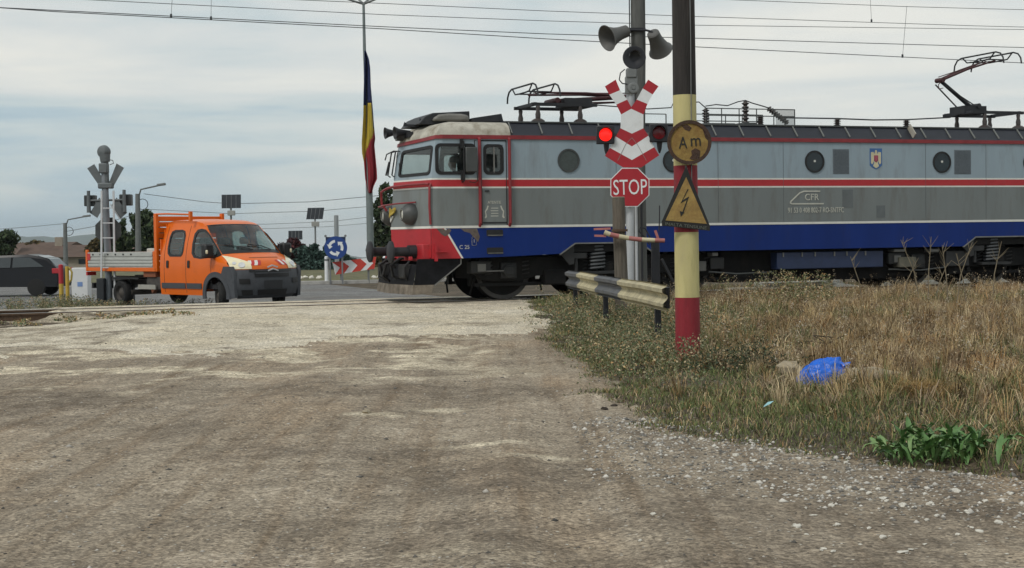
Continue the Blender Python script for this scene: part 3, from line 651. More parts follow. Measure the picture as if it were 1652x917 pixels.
text('door_notice', 'ATENTIE', 0.085, K_LET, loco, TXM(2.175, 2.07, -1.511), sx=0.9)
m = MB()
for s in (-1, 1):
    pl = [(0.20, -.16), (.17, -.13), (.19, -.02), (.15, .03), (.13, .10), (.155, .105), (.18, .04), (.215, -.01), (.20, -.10), (.225, -.155)]
    m.prism([(2.175 + s * u, 1.90 + v) for u, v in pl], lambda u, v, w: (u, w, v), -1.512, -1.506)
for i in range(4): m.box(2.09 + .01 * (i % 2), 2.26, -1.512, -1.506, 1.78 + i * .055, 1.795 + i * .055)
m.build('door_notice', K_LET, loco, smooth=False)
text('axle_marking', 'C 25', 0.115, K_LET, loco, TXM(1.50, 1.14)); m = MB(); m.ring(rrect(1.66, 1.77, 1.17, 1.36, .02), rrect(1.675, 1.755, 1.185, 1.345, .015), lambda u, v, w: (u, w, v), -1.5065, -1.504); m.build('axle_marking', K_LET, loco, smooth=False)
text('axle_marking', '1', 0.1, K_LET, loco, TXM(1.715, 1.265))
# side: portholes, vents, crest, lettering
for i, t in enumerate((3.87, 6.35, 9.91, 13.35, 15.93)):
    m = MB(); fn = lambda u, v, w: (u, w, v); m.ring(circle(t, 2.96, 0.252), circle(t, 2.96, 0.215), fn, -1.49, -1.522); o = m.build('porthole', K_DGREY if i == 0 else K_RUBBER, loco)
    MB().prism(circle(t, 2.96, 0.22), fn, -1.51, -1.49).build('porthole_glass', pm('porthole_mesh', (0.055, 0.07, 0.068), 0.6, var=0.25, scale=40) if i == 0 else K_DGLASS, o, smooth=False)
    if i: MB().prism(circle(t, 2.97, 0.028, 10), fn, -1.518, -1.509).build('hub', K_WHITE, o, smooth=False)
K_VENT = pm('vent_mesh_grey', (0.135, 0.16, 0.18), 0.7, var=0.25, scale=30)
for a, b in ((10.39, 10.82), (13.70, 14.17)):
    m = MB(); m.box(a, b, -1.506, -1.49, 2.68, 3.25); o = m.build('vent', K_VENT, loco, smooth=False)
    m = MB(); [m.box(a + .02, b - .02, -1.512, -1.505, 2.70 + .027 * i, 2.712 + .027 * i) for i in range(20)]; m.build('vent_louvre', pm('louvre_grey', (0.11, 0.13, 0.15), 0.6), o, smooth=False)
K_PATCH = pm('repainted_patch', (0.11, 0.125, 0.13), 0.5, var=0.15, dirt=0.3)
m = MB(); m.box(10.64, 10.92, -1.505, -1.49, 1.91, 2.32); m.build('painted_patch', K_PATCH, loco, smooth=False)
m = MB(); m.box(11.55, 11.78, -1.505, -1.49, 1.63 + .04, 1.95); m.build('painted_patch', K_PATCH, loco, smooth=False)
text('running_number', '91 53 0 408 802-7 RO-SNTFC', 0.168, K_LET, loco, TXM(9.94, 1.85), sx=0.70)
m = MB(); fn = lambda u, v, w: (u, w, v)
def stroke(m, pts, w, y0, y1):
    for p, q in zip(pts, pts[1:]): m.bar((p[0], (y0 + y1) / 2, p[1]), (q[0], (y0 + y1) / 2, q[1]), abs(y1 - y0), w)
stroke(m, [(10.05, 2.285), (9.63, 2.285), (9.52, 2.25), (9.29, 2.06), (9.27, 2.02), (9.32, 2.0), (10.14, 2.0)], 0.03, -1.509, -1.503); m.build('operator_logo', K_LET, loco, smooth=False)
text('operator_logo', 'CFR', 0.21, K_LET, loco, TXM(9.83, 2.145), sx=1.0)
c0, zc = 11.54, 3.03
crest = MB().prism([(c0 - .165, zc + .24), (c0 + .165, zc + .24), (c0 + .165, zc - .15), (c0 + .1, zc - .2), (c0, zc - .245), (c0 - .1, zc - .2), (c0 - .165, zc - .15)], fn, -1.506, -1.49).build('crest', pm('crest_blue', (0.045, 0.13, 0.33), 0.5), loco, smooth=False)
K_GOLD = pm('crest_gold', (0.55, 0.50, 0.33), 0.5)
m = MB()
for s in (-1, 1): m.prism([(c0 + s * .04, zc + .10), (c0 + s * .07, zc + .16), (c0 + s * .135, zc + .15), (c0 + s * .135, zc - .10), (c0 + s * .10, zc - .13), (c0 + s * .06, zc - .06)], fn, -1.510, -1.505)
m.prism([(c0 - .04, zc + .12), (c0 - .02, zc + .20), (c0 + .02, zc + .20), (c0 + .04, zc + .12), (c0 + .05, zc - .1), (c0 + .08, zc - .17), (c0, zc - .22), (c0 - .08, zc - .17), (c0 - .05, zc - .1)], fn, -1.511, -1.505); m.build('crest_eagle', K_GOLD, crest, smooth=False)
MB().prism([(c0 - .055, zc + .08), (c0 + .055, zc + .08), (c0 + .055, zc - .04), (c0, zc - .09), (c0 - .055, zc - .04)], fn, -1.515, -1.510).build('crest_shield', pm('crest_red', (0.30, 0.06, 0.10), 0.5, var=0.5, scale=25), crest, smooth=False)
# mirror beside the driver
m = MB(); m.tube([(1.47, -1.50, 3.36), (1.47, -1.66, 3.34), (1.47, -1.66, 2.52), (1.47, -1.50, 2.50)], 0.016); m.tube([(1.74, -1.66, 3.36), (1.70, -1.66, 3.36), (1.76, -1.66, 2.52), (1.70, -1.66, 2.48), (1.58, -1.66, 2.50)], 0.010)
m.box(1.44, 1.51, -1.60, -1.50, 2.54, 2.75); m.box(1.43, 1.49, -1.58, -1.50, 3.2, 3.40); m.build('mirror_arm', K_RUBBER, loco)
m = MB(); m.box(1.50, 1.76, -1.70, -1.64, 2.70, 3.22); m.build('mirror', K_DGREY, loco, bevel=0.02)
for u in (4.98, 7.45, 9.1, 12.9, 14.6): MB().box(u - .004, u + .004, -1.5035, -1.495, 1.60, 3.39).build('panel_seam', pm('seam_grey', (.10, .11, .115), .7), loco, smooth=False)
m = MB(); [m.box(1.0 + i * .41, 1.012 + i * .41, -1.508, -1.50, 1.00, 1.012) for i in range(0)]
# front: handrails, wipers, headlights, winged emblem
m = MB()
def FP(f, z, o): return fr(f, z, o)
m.tube([FP(.98, 2.46, .06), FP(.9, 2.47, .07), FP(.45, 2.47, .07), FP(.02, 2.45, .06), Vector((.30, .25, 2.42)), Vector((.26, .5, 2.36)), Vector((.28, .55, 2.1)), Vector((.38, .5, 1.95))], 0.028)
m.tube([FP(.985, 2.47, .02), FP(.985, 2.40, .05), FP(.985, 2.0, .05), FP(.985, 1.62, .02)], 0.026); m.build('front_handrail', K_PIPE, loco)
m = MB()
for f in (0.03, -0.08): m.tube([FP(f, 3.30, .03), FP(f, 3.27, .10), FP(f, 2.72, .10), FP(f, 2.68, .03)], 0.016)
m.tube([FP(.08, 3.28, .03), FP(0.0, 3.30, .12), FP(-.14, 3.24, .16), FP(-.16, 3.1, .16)], 0.014); m.build('grab_rail', K_BLACK, loco)
m = MB(); m.bar(FP(-.1, 2.72, .13), FP(-.07, 3.05, .13), 0.03, 0.03); m.bar(FP(.16, 2.74, .03), FP(.10, 3.0, .03), 0.015, 0.02); m.build('wiper', K_RUBBER, loco, smooth=False)
for s, tx in ((-1, .72), (1, .70)):
    y = s * 0.75; m = MB(); m.lathe([(0.02, .42), (0.19, .42), (0.235, .36), (0.235, .20), (0.215, 0.10), (0.15, 0.03), (0.13, 0.0), (0.105, 0.0), (0.10, 0.05)], (tx - .36, y, 1.85), (1, 0, 0), 22); o = m.build('headlight', K_DGREY, loco)
    m = MB(); m.lathe([(0.115, 0.0), (0.115, 0.03), (0.001, 0.012)], (tx - .365, y, 1.85), (1, 0, 0), 18); m.build('lens', pm('lamp_lens', (0.62, 0.62, 0.55), 0.15, var=0.1), o)
    m = MB(); m.lathe([(0.10, 0), (0.09, -.03), (0.0, -.04)], (tx - .36, y - .0, 1.55 + .0), (1, 0, 0), 14); 
m = MB(); e_ = [(0.0, .10), (.03, .045), (.22, .11), (.24, .06), (.20, .0), (.10, -.045), (.04, -.06), (0, -.11)]
pl = e_ + [(-u, v) for u, v in e_[-2:0:-1]]
m.prism(pl, lambda u, v, w: fr(0.0, 1.90 + v, 0.04 + w) + Vector((abs(u) * .25 + .0, u * .95, 0)), 0.0, 0.03); m.build('winged_emblem', pm('emblem_yellow', (0.50, 0.36, 0.045), 0.5, var=0.15, dirt=0.4), loco, smooth=False)
m = MB(); [m.bar(fr(0, 1.70, .02) + Vector((.0, s * .0, 0)), fr(0, 1.82, .02) + Vector((.02, s * .10, 0)), .02, .02) for s in (-1, 1)]; m.build('chevron_mark', K_WHITE, loco, smooth=False)
m = MB(); m.tube([Vector((.40, .95, 2.02)), Vector((.22, .6, 2.04)), Vector((.20, 0, 2.06)), Vector((.30, -.6, 2.08)), Vector((.62, -.95, 2.10))], 0.018); m.build('lamp_rail', K_PIPE, loco)
# buffers, coupling, hoses
for s in (-1, 1):
    y = s * 0.875; m = MB(); m.lathe([(0.001, .0), (0.20, .008), (0.235, .03), (0.235, .075), (0.13, .09), (0.10, .10), (0.10, .42), (0.14, .42), (0.145, .86)], (0.03, y, 1.06), (1, 0, 0), 20); o = m.build('buffer', K_BLACK, loco)
    MB().box(0.78, 0.86, y - .2, y + .2, .86, 1.26).build('buffer_plate', K_RED, o, bevel=0.02)
m = MB(); m.box(0.62, 0.9, -1.40, 1.40, 0.86, 1.22); m.build('buffer_beam', K_RED, loco, bevel=.02)
m = MB(); m.box(0.84, 1.12, -1.60, -1.50, 1.045, 1.06); m.box(0.84, 0.90, -1.56, -1.50, .86, 1.2); m.build('shunter_step', K_RED, loco, smooth=False)
m = MB(); m.tube([(0.5, -.02, .95), (.33, -.02, .97), (.28, 0, .87), (.33, .02, .78), (.42, .0, .72)], 0.035); m.box(.4, .75, -.06, .06, .95, 1.08); m.build('coupling_hook', K_UNDER, loco)
m = MB()
for y, d_, zz in ((-.55, .42, .42), (-.38, .36, .36), (.42, .40, .40), (.58, .34, .45)):
    m.tube([(.62, y, .93), (.40, y, .92), (.62 - d_ - .05, y - .02, .78), (.62 - d_, y, .55), (.50, y + .05, zz), (.70, y + .08, .42)], 0.026, 7)
m.build('brake_hose', K_RUBBER, loco)
m = MB(); m.box(.30, .55, -1.05, -.62, .50, .80); m.build('coupler_box', K_UBOX, loco, bevel=.03); m = MB(); m.box(.28, .50, .55, 1.0, .52, .82); m.build('coupler_box', K_UBOX, loco, bevel=.03)
for y in (-1.12, -.78, -.2, .2, .75): m = MB(); m.box(.40, .47, y - .05, y + .05, .88, .96); m.build('hose_cock', K_RED, loco, bevel=.01)
m = MB(); m.tube([(.42, -1.12, .88), (.30, -1.14, .74), (.33, -1.10, .52), (.45, -1.0, .42)], .024); m.tube([(.42, .75, .88), (.28, .78, .74), (.22, .7, .5), (.4, .6, .4)], .024); m.tube([(.42, -.2, .88), (.15, -.22, .80), (.10, -.1, .55), (.3, .05, .42)], .028); m.build('brake_hose', K_RUBBER, loco)
m = MB(); m.tube([(.62, -1.2, .88), (.60, -1.36, .84), (.62, -1.38, .60), (.74, -1.38, .56), (.86, -1.38, .60), (.88, -1.36, .88)], 0.018); m.build('step_loop', K_PIPE, loco)
m = MB()
for s in (-1, 1): m.prism([(1.43, .91), (1.43, .80), (.86, .37), (.42, .37), (.50, .91)], lambda u, v, w: (u, s * w, v), 1.40, 1.43)
m.add([(.48, -1.43, .80), (.40, -1.43, .37), (.26, 0, .37), (.46, 0, .80), (.40, 1.43, .37), (.48, 1.43, .80)], [(0, 1, 2, 3), (3, 2, 4, 5)]); m.build('snow_plough', pm('plough_grey', (0.009, 0.0095, 0.012), 0.8, var=0.5, scale=6, dirt=0.3, dirtcol=(0.028, 0.024, 0.022), spec=.2), loco, smooth=False)
m = MB()
m.add([(.40, -1.44, .37), (.37, -1.44, .17), (.22, 0, .17), (.26, 0, .37), (.37, 1.44, .17), (.40, 1.44, .37)], [(0, 1, 2, 3), (3, 2, 4, 5)])
for s in (-1, 1): m.prism([(.84, .37), (.78, .18), (.37, .17), (.40, .37)], lambda u, v, w: (u, s * w, v), 1.405, 1.438)
m.build('plough_blade', pm('blade_mud', (0.20, 0.17, 0.135), 0.85, var=0.4, scale=5, dirt=0.8, dirtcol=(0.05, 0.04, 0.03), dscale=3), loco, smooth=False)
m = MB()
for s in (-1, 1): stroke(m, [(1.44, .90), (1.44, .795), (.86, .36)], .025, s * 1.432, s * 1.438)
m.build('plough_edge', K_STEEL, loco, smooth=False)
# bogies
def bogie(t0):
    b = bpy.data.objects.new('bogie', None); COL.objects.link(b); b.parent = loco; b.location = (t0, 0, 0)
    m = MB()
    for s in (-1, 1):
        m.prism([(-3.0, .62), (-2.8, .92), (2.8, .92), (3.0, .62), (2.75, .44), (2.45, .40), (1.9, .40), (1.5, .50), (.4, .46), (-.3, .46), (-1.5, .50), (-1.9, .40), (-2.45, .40), (-2.75, .44)], lambda u, v, w: (u, s * w, v), 1.0, 1.14)
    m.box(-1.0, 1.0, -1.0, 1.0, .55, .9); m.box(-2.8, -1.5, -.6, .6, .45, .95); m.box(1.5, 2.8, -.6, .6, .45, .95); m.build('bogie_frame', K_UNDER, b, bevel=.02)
    wm = MB(); wm.lathe([(.08, -.14), (.12, -.14), (.14, -.06), (.46, -.045), (.52, -.07), (.625, -.07), (.625, .05), (.655, .07), (.655, .09), (.5, .09), (.1, .12)], (0, 0, 0), (0, 1, 0), 36)
    wme = wm.mesh('wheel', K_UNDER, True); rm = MB(); rm.lathe([(.53, -.0705), (.535, -.075), (.62, -.075), (.626, -.07)], (0, 0, 0), (0, 1, 0), 36); rme = rm.mesh('tyre', pm('tyre_steel', (0.07, 0.068, 0.066), 0.5, 0.4, var=0.2, dirt=0.3), True)
    for dt in (-2.175, 0.075, 2.175):
        for s in (-1, 1):
            o = bpy.data.objects.new('wheel', wme); COL.objects.link(o); o.parent = b; o.location = (dt, s * .765, .625); o.rotation_euler = (0, 0, PI if s > 0 else 0)
            o = bpy.data.objects.new('wheel_tyre', rme); COL.objects.link(o); o.parent = b; o.location = (dt, s * .765, .625); o.rotation_euler = (0, 0, PI if s > 0 else 0)
            m = MB(); m.cyl((dt, s * 1.0, .62), (dt, s * 1.30, .62), .15, n=16); m.box(dt - .18, dt + .18, s * 1.02, s * 1.24, .46, .80); m.box(dt - .10, dt + .1, s * 1.24, s * 1.32, .54, .72); m.build('axle_box', K_UBOX if abs(dt) > 1 else K_UNDER, b, bevel=.02)
            for e in (-.42, .42):
                m = MB(); m.tube([(dt + e + .085 * math.cos(a * .9), s * 1.1 + .085 * math.sin(a * .9), .50 + .012 * a) for a in range(28)], .016, 5); m.build('axle_spring', K_UBOX, b)
            m = MB(); m.box(dt - .75, dt - .66, s * .68, s * .84, .3, .9); m.box(dt + .66, dt + .75, s * .68, s * .84, .3, .9); m.tube([(dt - .55, s * .95, .75), (dt - .72, s * .95, .35), (dt - .74, s * .8, .12)], .022); m.build('brake_gear', K_UNDER, b)
    for s in (-1, 1):
        for e in (-.16,):
            m = MB(); m.tube([(e + .17 * math.cos(a * .7), s * 1.30 + .13 * math.sin(a * .7), .60 + .0085 * a) for a in range(64)], .030, 6); m.build('coil_spring', pm('spring_steel', (0.075, 0.08, 0.085), 0.5, 0.3, var=0.2), b)
        m = MB(); m.box(-.55, .30, s * 1.15, s * 1.46, .52, .58); m.box(-.9, -.45, s * 1.25, s * 1.42, .86, .98); m.cyl((-.68, s * 1.36, .58), (-.68, s * 1.36, .9), .04); m.build('spring_seat', K_UBOX, b, smooth=False)
        m = MB(); m.prism([(-1.08, .98), (-.75, 1.19), (-.75, .75), (-.86, .72)], lambda u, v, w: (u, s * w, v), 1.40, 1.44); m.build('gusset', K_UBOX, b, smooth=False)
    for s in (-1, 1):
        m = MB(); m.box(-1.35, -.85, s * .9, s * 1.24, .30, .62); m.build('brake_cylinder', K_UNDER, b, bevel=.03); m = MB(); m.box(.95, 1.35, s * .9, s * 1.22, .28, .60); m.build('brake_cylinder', K_UNDER, b, bevel=.03)
        m = MB(); m.bar((-2.9, s * 1.05, .33), (2.9, s * 1.05, .33), .05, .07); m.build('brake_rod', K_UNDER, b, smooth=False)
    m = MB(); m.box(-3.05, -2.6, -1.30, -1.0, .58, .84); m.box(2.6, 2.95, -1.28, -1.0, .55, .82); m.build('sand_box', K_UBOX, b, bevel=.02)
    m = MB(); m.box(-2.9, -2.72, -1.32, -1.28, .62, .78); m.build('name_plate', K_STEEL, b, smooth=False)
bogie(4.75); bogie(15.05)
# underframe equipment
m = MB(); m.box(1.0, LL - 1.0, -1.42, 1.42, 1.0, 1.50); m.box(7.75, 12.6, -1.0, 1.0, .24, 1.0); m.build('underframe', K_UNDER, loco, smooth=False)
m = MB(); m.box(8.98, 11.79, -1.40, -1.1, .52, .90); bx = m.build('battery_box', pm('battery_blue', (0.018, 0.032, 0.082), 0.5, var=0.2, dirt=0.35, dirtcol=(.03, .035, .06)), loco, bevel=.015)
for i, t in enumerate((9.13, 9.62, 9.96, 10.47, 10.80, 11.30)):
    MB().box(t - .015, t + .015, -1.425, -1.40, .80, .90).build('latch', K_STEEL, bx, smooth=False)
for i, (a, b_, z0, z1, k) in enumerate(((6.72, 7.2, .52, .74, pm('grey_box', (0.085, 0.085, 0.08), 0.7, var=0.2)), (12.25, 12.72, .50, .74, pm('olive_box', (0.11, 0.105, 0.08), 0.7, var=0.2)), (13.55, 14.2, .5, .86, K_UBOX), (7.35, 7.5, .85, .93, K_STEEL), (12.1, 12.4, .86, .93, K_STEEL), (13.1, 13.35, .84, .92, K_STEEL))):
    m = MB(); m.box(a, b_, -1.38, -1.1, z0, z1); m.build('equipment_box', k, loco, bevel=.015)
m = MB(); m.tube([(7.3, -1.3, .50), (8.0, -1.32, .44), (8.9, -1.3, .46)], .02); m.tube([(12.0, -1.3, .46), (12.9, -1.3, .42), (13.6, -1.3, .48)], .02); m.build('air_pipe', K_DGREY, loco)
# roof equipment
m = MB(); m.prism([(.78, 3.76), (.92, 3.92), (1.10, 4.0), (1.92, 4.05), (1.92, 3.74)], lambda u, v, w: (u, w, v), -.72, .72); ac = m.build('air_conditioner', K_BLACK, loco, bevel=.015)
m = MB(); m.prism([(1.05, 3.82), (1.10, 3.90), (1.2, 3.96), (1.42, 3.985), (1.7, 3.98), (1.86, 3.95), (1.88, 3.82)], lambda u, v, w: (u, w, v), -.86, -.72); m.build('curved_cowl', pm('cowl_grey', (0.16, 0.155, 0.14), 0.5, var=0.3, scale=5, dirt=0.5), ac, bevel=.05)
m = MB(); m.prism([(1.95, 3.80), (1.97, 3.90), (2.62, 4.0), (2.66, 3.84)], lambda u, v, w: (u, w, v), -.78, .78); m.build('deflector', K_BLACK, loco, smooth=False)
m = MB(); m.lathe([(.03, .35), (.05, .25), (.085, .1), (.14, 0), (.13, 0), (.04, .12)], (.38, -.25, 3.60), (1, .05, .08), 16); m.lathe([(.03, .4), (.04, .25), (.09, .08), (.13, 0), (.12, .0), (.03, .12)], (.30, .25, 3.63), (1, 0, .05), 16)
m.box(.62, .75, -.4, .4, 3.5, 3.62); m.build('horn', K_BLACK, loco)
m = MB(); m.cyl((.62, -.08, 3.55), (.45, -.08, 3.55), .11, n=16); hl = m.build('headlight', K_DGREY, loco); m = MB(); m.lathe([(.085, 0), (.001, -.01)], (.449, -.08, 3.55), (1, 0, 0), 14); m.build('lens', MATS['lamp_lens'], hl)
m = MB(); m.prism([(.55, 3.74), (.58, 3.83), (.63, 3.78), (.9, 3.78), (.9, 3.72)], lambda u, v, w: (u, w, v), -.35, -.3); m.prism([(.85, 3.82), (.86, 3.9), (.9, 3.86), (1.15, 3.84), (1.15, 3.80)], lambda u, v, w: (u, w, v), -.55, -.5); m.build('whistle', K_BLACK, loco, smooth=False)
K_INS = pm('insulator_brown', (0.045, 0.035, 0.032), 0.35, var=0.2)
def insul(m, x, y, z, h, r=.07, n=5, axis=(0, 0, 1)):
    pr = []; st = h / n
    for i in range(n): pr += [(r * .55, i * st), (r, i * st + st * .35), (r * .95, i * st + st * .5), (r * .5, i * st + st * .7)]
    m.lathe(pr + [(r * .5, h), (0.001, h)], (x, y, z), axis, 12)
def panto(t0, sg, raised):
    p = bpy.data.objects.new('pantograph', None); COL.objects.link(p); p.parent = loco; p.location = (t0, 0, 0)
    X = lambda t: sg * t
    for x, y in ((-.45, -.55), (.55, -.55), (-.45, .55), (.55, .55)):
        m = MB(); m.lathe([(.16, 0), (.15, .08), (.09, .12), (.055, .13), (.06, .22), (.04, .30), (.05, .38), (.03, .42)], (X(x), y, 3.80), (0, 0, 1), 14); m.build('insulator', K_INS, p)
    m = MB()
    for y in (-.55, .55): m.bar((X(-.6), y, 4.24), (X(.95), y, 4.24), .07, .07)
    for x in (-.5, .5, .9): m.bar((X(x), -.55, 4.25), (X(x), .55, 4.25), .07, .07)
    m.box(min(X(.3), X(.95)), max(X(.3), X(.95)), -.3, .3, 4.22, 4.42); m.build('base_frame', K_BLACK, p, smooth=False)
    if raised: piv, kn, hd = (X(.55), 4.42), (X(1.45), 5.06), (X(.05), 5.55)
    else: piv, kn, hd = (X(.1), 4.36), (X(2.05), 4.50), (X(-.35), 4.52)
    K = K_PANTO if not raised else K_BLACK
    m = MB(); m.cyl((piv[0], 0, piv[1]), (kn[0], 0, kn[1]), .055, .045, n=10); m.tube([(piv[0] + X(.25), .1, piv[1] - .08), (kn[0] + X(.06), .1, kn[1] - .1)], .018); m.tube([(piv[0] - X(.2), -.12, piv[1] - .06), (kn[0], -.12, kn[1] - .12)], .014)
    m.cyl((piv[0], -.35, piv[1]), (piv[0], .35, piv[1]), .06); m.build('lower_arm', K, p)
    m = MB(); 
    for s in (-1, 1): m.tube([(kn[0], s * .08, kn[1]), ((kn[0] + hd[0]) / 2, s * .16, (kn[1] + hd[1]) / 2 + .03), (hd[0], s * .32, hd[1])], [.035, .03, .022])
    m.tube([(kn[0] + X(.04), 0, kn[1] + .08), (hd[0], 0, hd[1] + .02)], .012); m.cyl((kn[0], -.14, kn[1]), (kn[0], .14, kn[1]), .06)
    m.tube([(kn[0], -.1, kn[1] - .02), (kn[0] + X(.12), -.1, kn[1] - .12), (kn[0] + X(.10), -.1, kn[1] - .22), (kn[0] - X(.02), -.1, kn[1] - .20)], .012); m.build('upper_arm', K_PANTO, p)
    m = MB()
    for dx in (-.26, .26):
        x = hd[0] + dx; z = hd[1] + .16
        m.tube([(x, -.98, z - .30), (x, -.95, z - .16), (x, -.85, z - .05), (x, -.68, z), (x, .68, z), (x, .85, z - .05), (x, .95, z - .16), (x, .98, z - .30)], .020, 7)
        m.tube([(x, -.62, z - .01), (x, -.45, z - .14), (x, -.25, z - .15), (x, .25, z - .15), (x, .45, z - .14), (x, .62, z - .01)], .018, 6)
    for y in (-.32, .32): m.bar((hd[0] - .26, y, hd[1] + .02), (hd[0] + .26, y, hd[1] + .02), .03, .03)
    m.build('collector_head', K_BLACK, p)
panto(4.0, 1, False); panto(15.85, -1, True)
# rear of the raised pantograph, cable run and the fenced high-voltage gear in the middle
m = MB()
for x, y, z, h in ((7.83, -.2, 3.86, .38), (8.92, -.1, 3.92, .52), (9.25, -.2, 3.84, .25), (11.4, -.1, 3.82, .24), (13.35, -.1, 3.82, .24)): insul(m, x, y, z, h, .09, 6)
m.build('roof_insulator', K_INS, loco)
m = MB(); m.box(8.74, 9.1, -.3, .1, 3.80, 3.93); m.box(7.7, 8.5, -.4, .2, 3.80, 3.90); m.build('insulator_base', K_DGREY, loco, bevel=.02)
m = MB(); insul(m, 9.50, -.15, 4.28, .62, .075, 9, (.78, 0, -.52)); m.build('surge_arrester', K_INS, loco)
m = MB()
for y in (-.75, .75):
    for z in (4.04, 4.20): m.bar((7.55, y, z), (9.85, y, z), .018, .022)
    for x in (7.55, 7.95, 8.4, 8.85, 9.3, 9.85): m.bar((x, y, 3.81), (x, y, 4.21), .018, .018)
for x in (5.75, 6.55): m.bar((x, -.75, 3.81), (x, -.75, 4.05), .02, .02)
m.bar((5.75, -.75, 4.05), (6.55, -.75, 4.05), .02, .02); m.build('roof_railing', K_DGREY, loco, smooth=False)
m = MB(); m.add([(9.35, -.75, 3.82), (9.85, -.75, 3.82), (9.85, -.75, 4.20), (9.35, -.75, 4.20)], [(0, 1, 2, 3)]); m.build('mesh_screen', pm('wire_screen', (0.10, 0.11, 0.11), 0.7, alpha=0.5), loco, smooth=False)
m = MB(); m.tube([(4.9, -.1, 4.30), (6.4, -.1, 4.22), (7.0, -.1, 4.26), (7.05, -.1, 4.36), (7.7, -.12, 4.40), (7.83, -.2, 4.26)], .014)
m.tube([(7.83, -.2, 4.30), (8.1, -.2, 4.34), (8.4, -.2, 4.32), (8.7, -.15, 4.42), (8.92, -.1, 4.46), (9.1, -.1, 4.40), (9.35, -.15, 4.33), (9.5, -.15, 4.29)], .014)
m.tube([(9.9, -.2, 4.06), (11.4, -.1, 4.07), (12.4, -.1, 4.05), (13.35, -.1, 4.07), (14.6, -.1, 4.14), (15.1, -.1, 4.28)], .018); m.build('roof_cable', K_BLACK, loco)

# ================================================================== orange crew-cab pickup (local x forward from the front axle, y to its left, z above the road)
V_OR = pm('orange_paint', (0.72, 0.135, 0.006), 0.35, spec=.3, var=0.05, scale=2, coat=0.25, dirt=0.12, dirtcol=(0.42, 0.10, 0.02), dscale=1.5)
V_PL = pm('bumper_plastic', (0.058, 0.063, 0.072), 0.55, var=0.15, scale=10, dirt=0.2, dirtcol=(0.06, 0.055, 0.05))
V_BK = pm('black_trim', (0.010, 0.010, 0.011), 0.45, var=0.2)
V_AL = pm('dropside_aluminium', (0.47, 0.48, 0.45), 0.45, 0.25, var=0.10, scale=5, dirt=0.35, dirtcol=(0.30, 0.29, 0.26), stretch=(1, 1, 4))
V_TY = pm('tyre_rubber', (0.012, 0.012, 0.012), 0.85, var=0.3, scale=20, bump=0.3, dirt=0.2, dirtcol=(0.04, 0.036, 0.03))
V_GL = glass('windscreen_glass', (0.80, 0.93, 0.90), 0.95)
V_SG = glass('side_glass', (0.66, 0.76, 0.74), 0.85)
V_CH = pm('bright_silver', (0.66, 0.67, 0.68), 0.3, 0.2, var=0.03)
V_LM = pm('headlamp_lens', (0.80, 0.73, 0.50), 0.15, var=0.10, scale=14, coat=0.4)
V_RW = pm('reflective_white', (0.72, 0.70, 0.66), 0.4, var=0.06); V_RR = pm('reflective_red', (0.50, 0.03, 0.03), 0.4, var=0.08)
V_ST = pm('chassis_grime', (0.05, 0.045, 0.04), 0.75, var=0.3, dirt=0.5); V_SE = pm('seat_cloth', (0.030, 0.030, 0.033), 0.85, var=0.2)
V_RS = pm('rust_orange_arm', (0.24, 0.075, 0.03), 0.7, var=0.25, dirt=0.4)
fa = at(359, 488, 37.4); VH = math.radians(-44.0); hx, hy = math.cos(VH), math.sin(VH)
ox, oy = fa.x - 0.87 * hy, fa.y + 0.87 * hx          # axle centre from the near wheel: near side is local y = -0.80
van = thing('pickup_van', 'orange crew-cab pickup with aluminium dropsides waiting beyond the crossing', 'van', (ox, oy, g(ox, oy)), VH); van.scale = (1.0, 1.06, 1.02)
PRF = [  # x, z, half width, pull-back of the sides
    (0.80, 0.26, 0.80, 0.20), (0.90, 0.36, 0.90, 0.24), (0.94, 0.52, 0.96, 0.26), (0.945, 0.70, 0.985, 0.27), (0.925, 0.88, 0.99, 0.28), (0.90, 0.97, 0.985, 0.29),
    (0.87, 1.06, 0.97, 0.30), (0.80, 1.15, 0.95, 0.31), (0.64, 1.25, 0.92, 0.30), (0.45, 1.33, 0.90, 0.28), (0.30, 1.385, 0.885, 0.26),
    (0.13, 1.52, 0.875, 0.235), (-0.09, 1.70, 0.86, 0.20), (-0.32, 1.86, 0.84, 0.165), (-0.50, 2.02, 0.81, 0.14), (-0.60, 2.10, 0.785, 0.12),
    (-0.78, 2.175, 0.765, 0.09), (-1.1, 2.225, 0.765, 0.05), (-1.7, 2.255, 0.77, 0.02), (-2.15, 2.25, 0.77, 0.0), (-2.43, 2.22, 0.765, 0.0), (-2.50, 2.15, 0.76, 0.0)]
pk = np.arange(len(PRF)); PA = np.array(PRF)
def vp(k, s, off=0.0):
    """point of the nose / windscreen / roof surface: k along the profile, s across -1..1"""
    def P(k, s):
        x, z, w, c = [np.interp(k, pk, PA[:, i]) for i in range(4)]
        return Vector((x - c * abs(s) ** 2.6, w * s, z - 0.035 * abs(s) ** 3 * (1 if k > 6 else 0)))
    p = P(k, s)
    if off:
        e = 1e-3; n = (P(min(k + e, 21), s) - P(max(k - e, 0), s)).cross(P(k, s + e) - P(k, s - e)).normalized()
        if n.dot(Vector((0.6, 0, 0.8))) < 0: n = -n
        p = p + n * off
    return p
SS = [-1 + i / 12 for i in range(25)]
def strip(k0, k1, s0=-1, s1=1, off=0.0, nk=None, ns=24):
    nk = nk or max(2, int((k1 - k0) * 2)); m = MB()
    return m.grid(lambda k, s: vp(k, s, off), [k0 + (k1 - k0) * i / nk for i in range(nk + 1)], [s0 + (s1 - s0) * i / ns for i in range(ns + 1)])
body_m = strip(5, 10); b2_ = strip(15, 21); body_m.add(b2_.v, b2_.f)
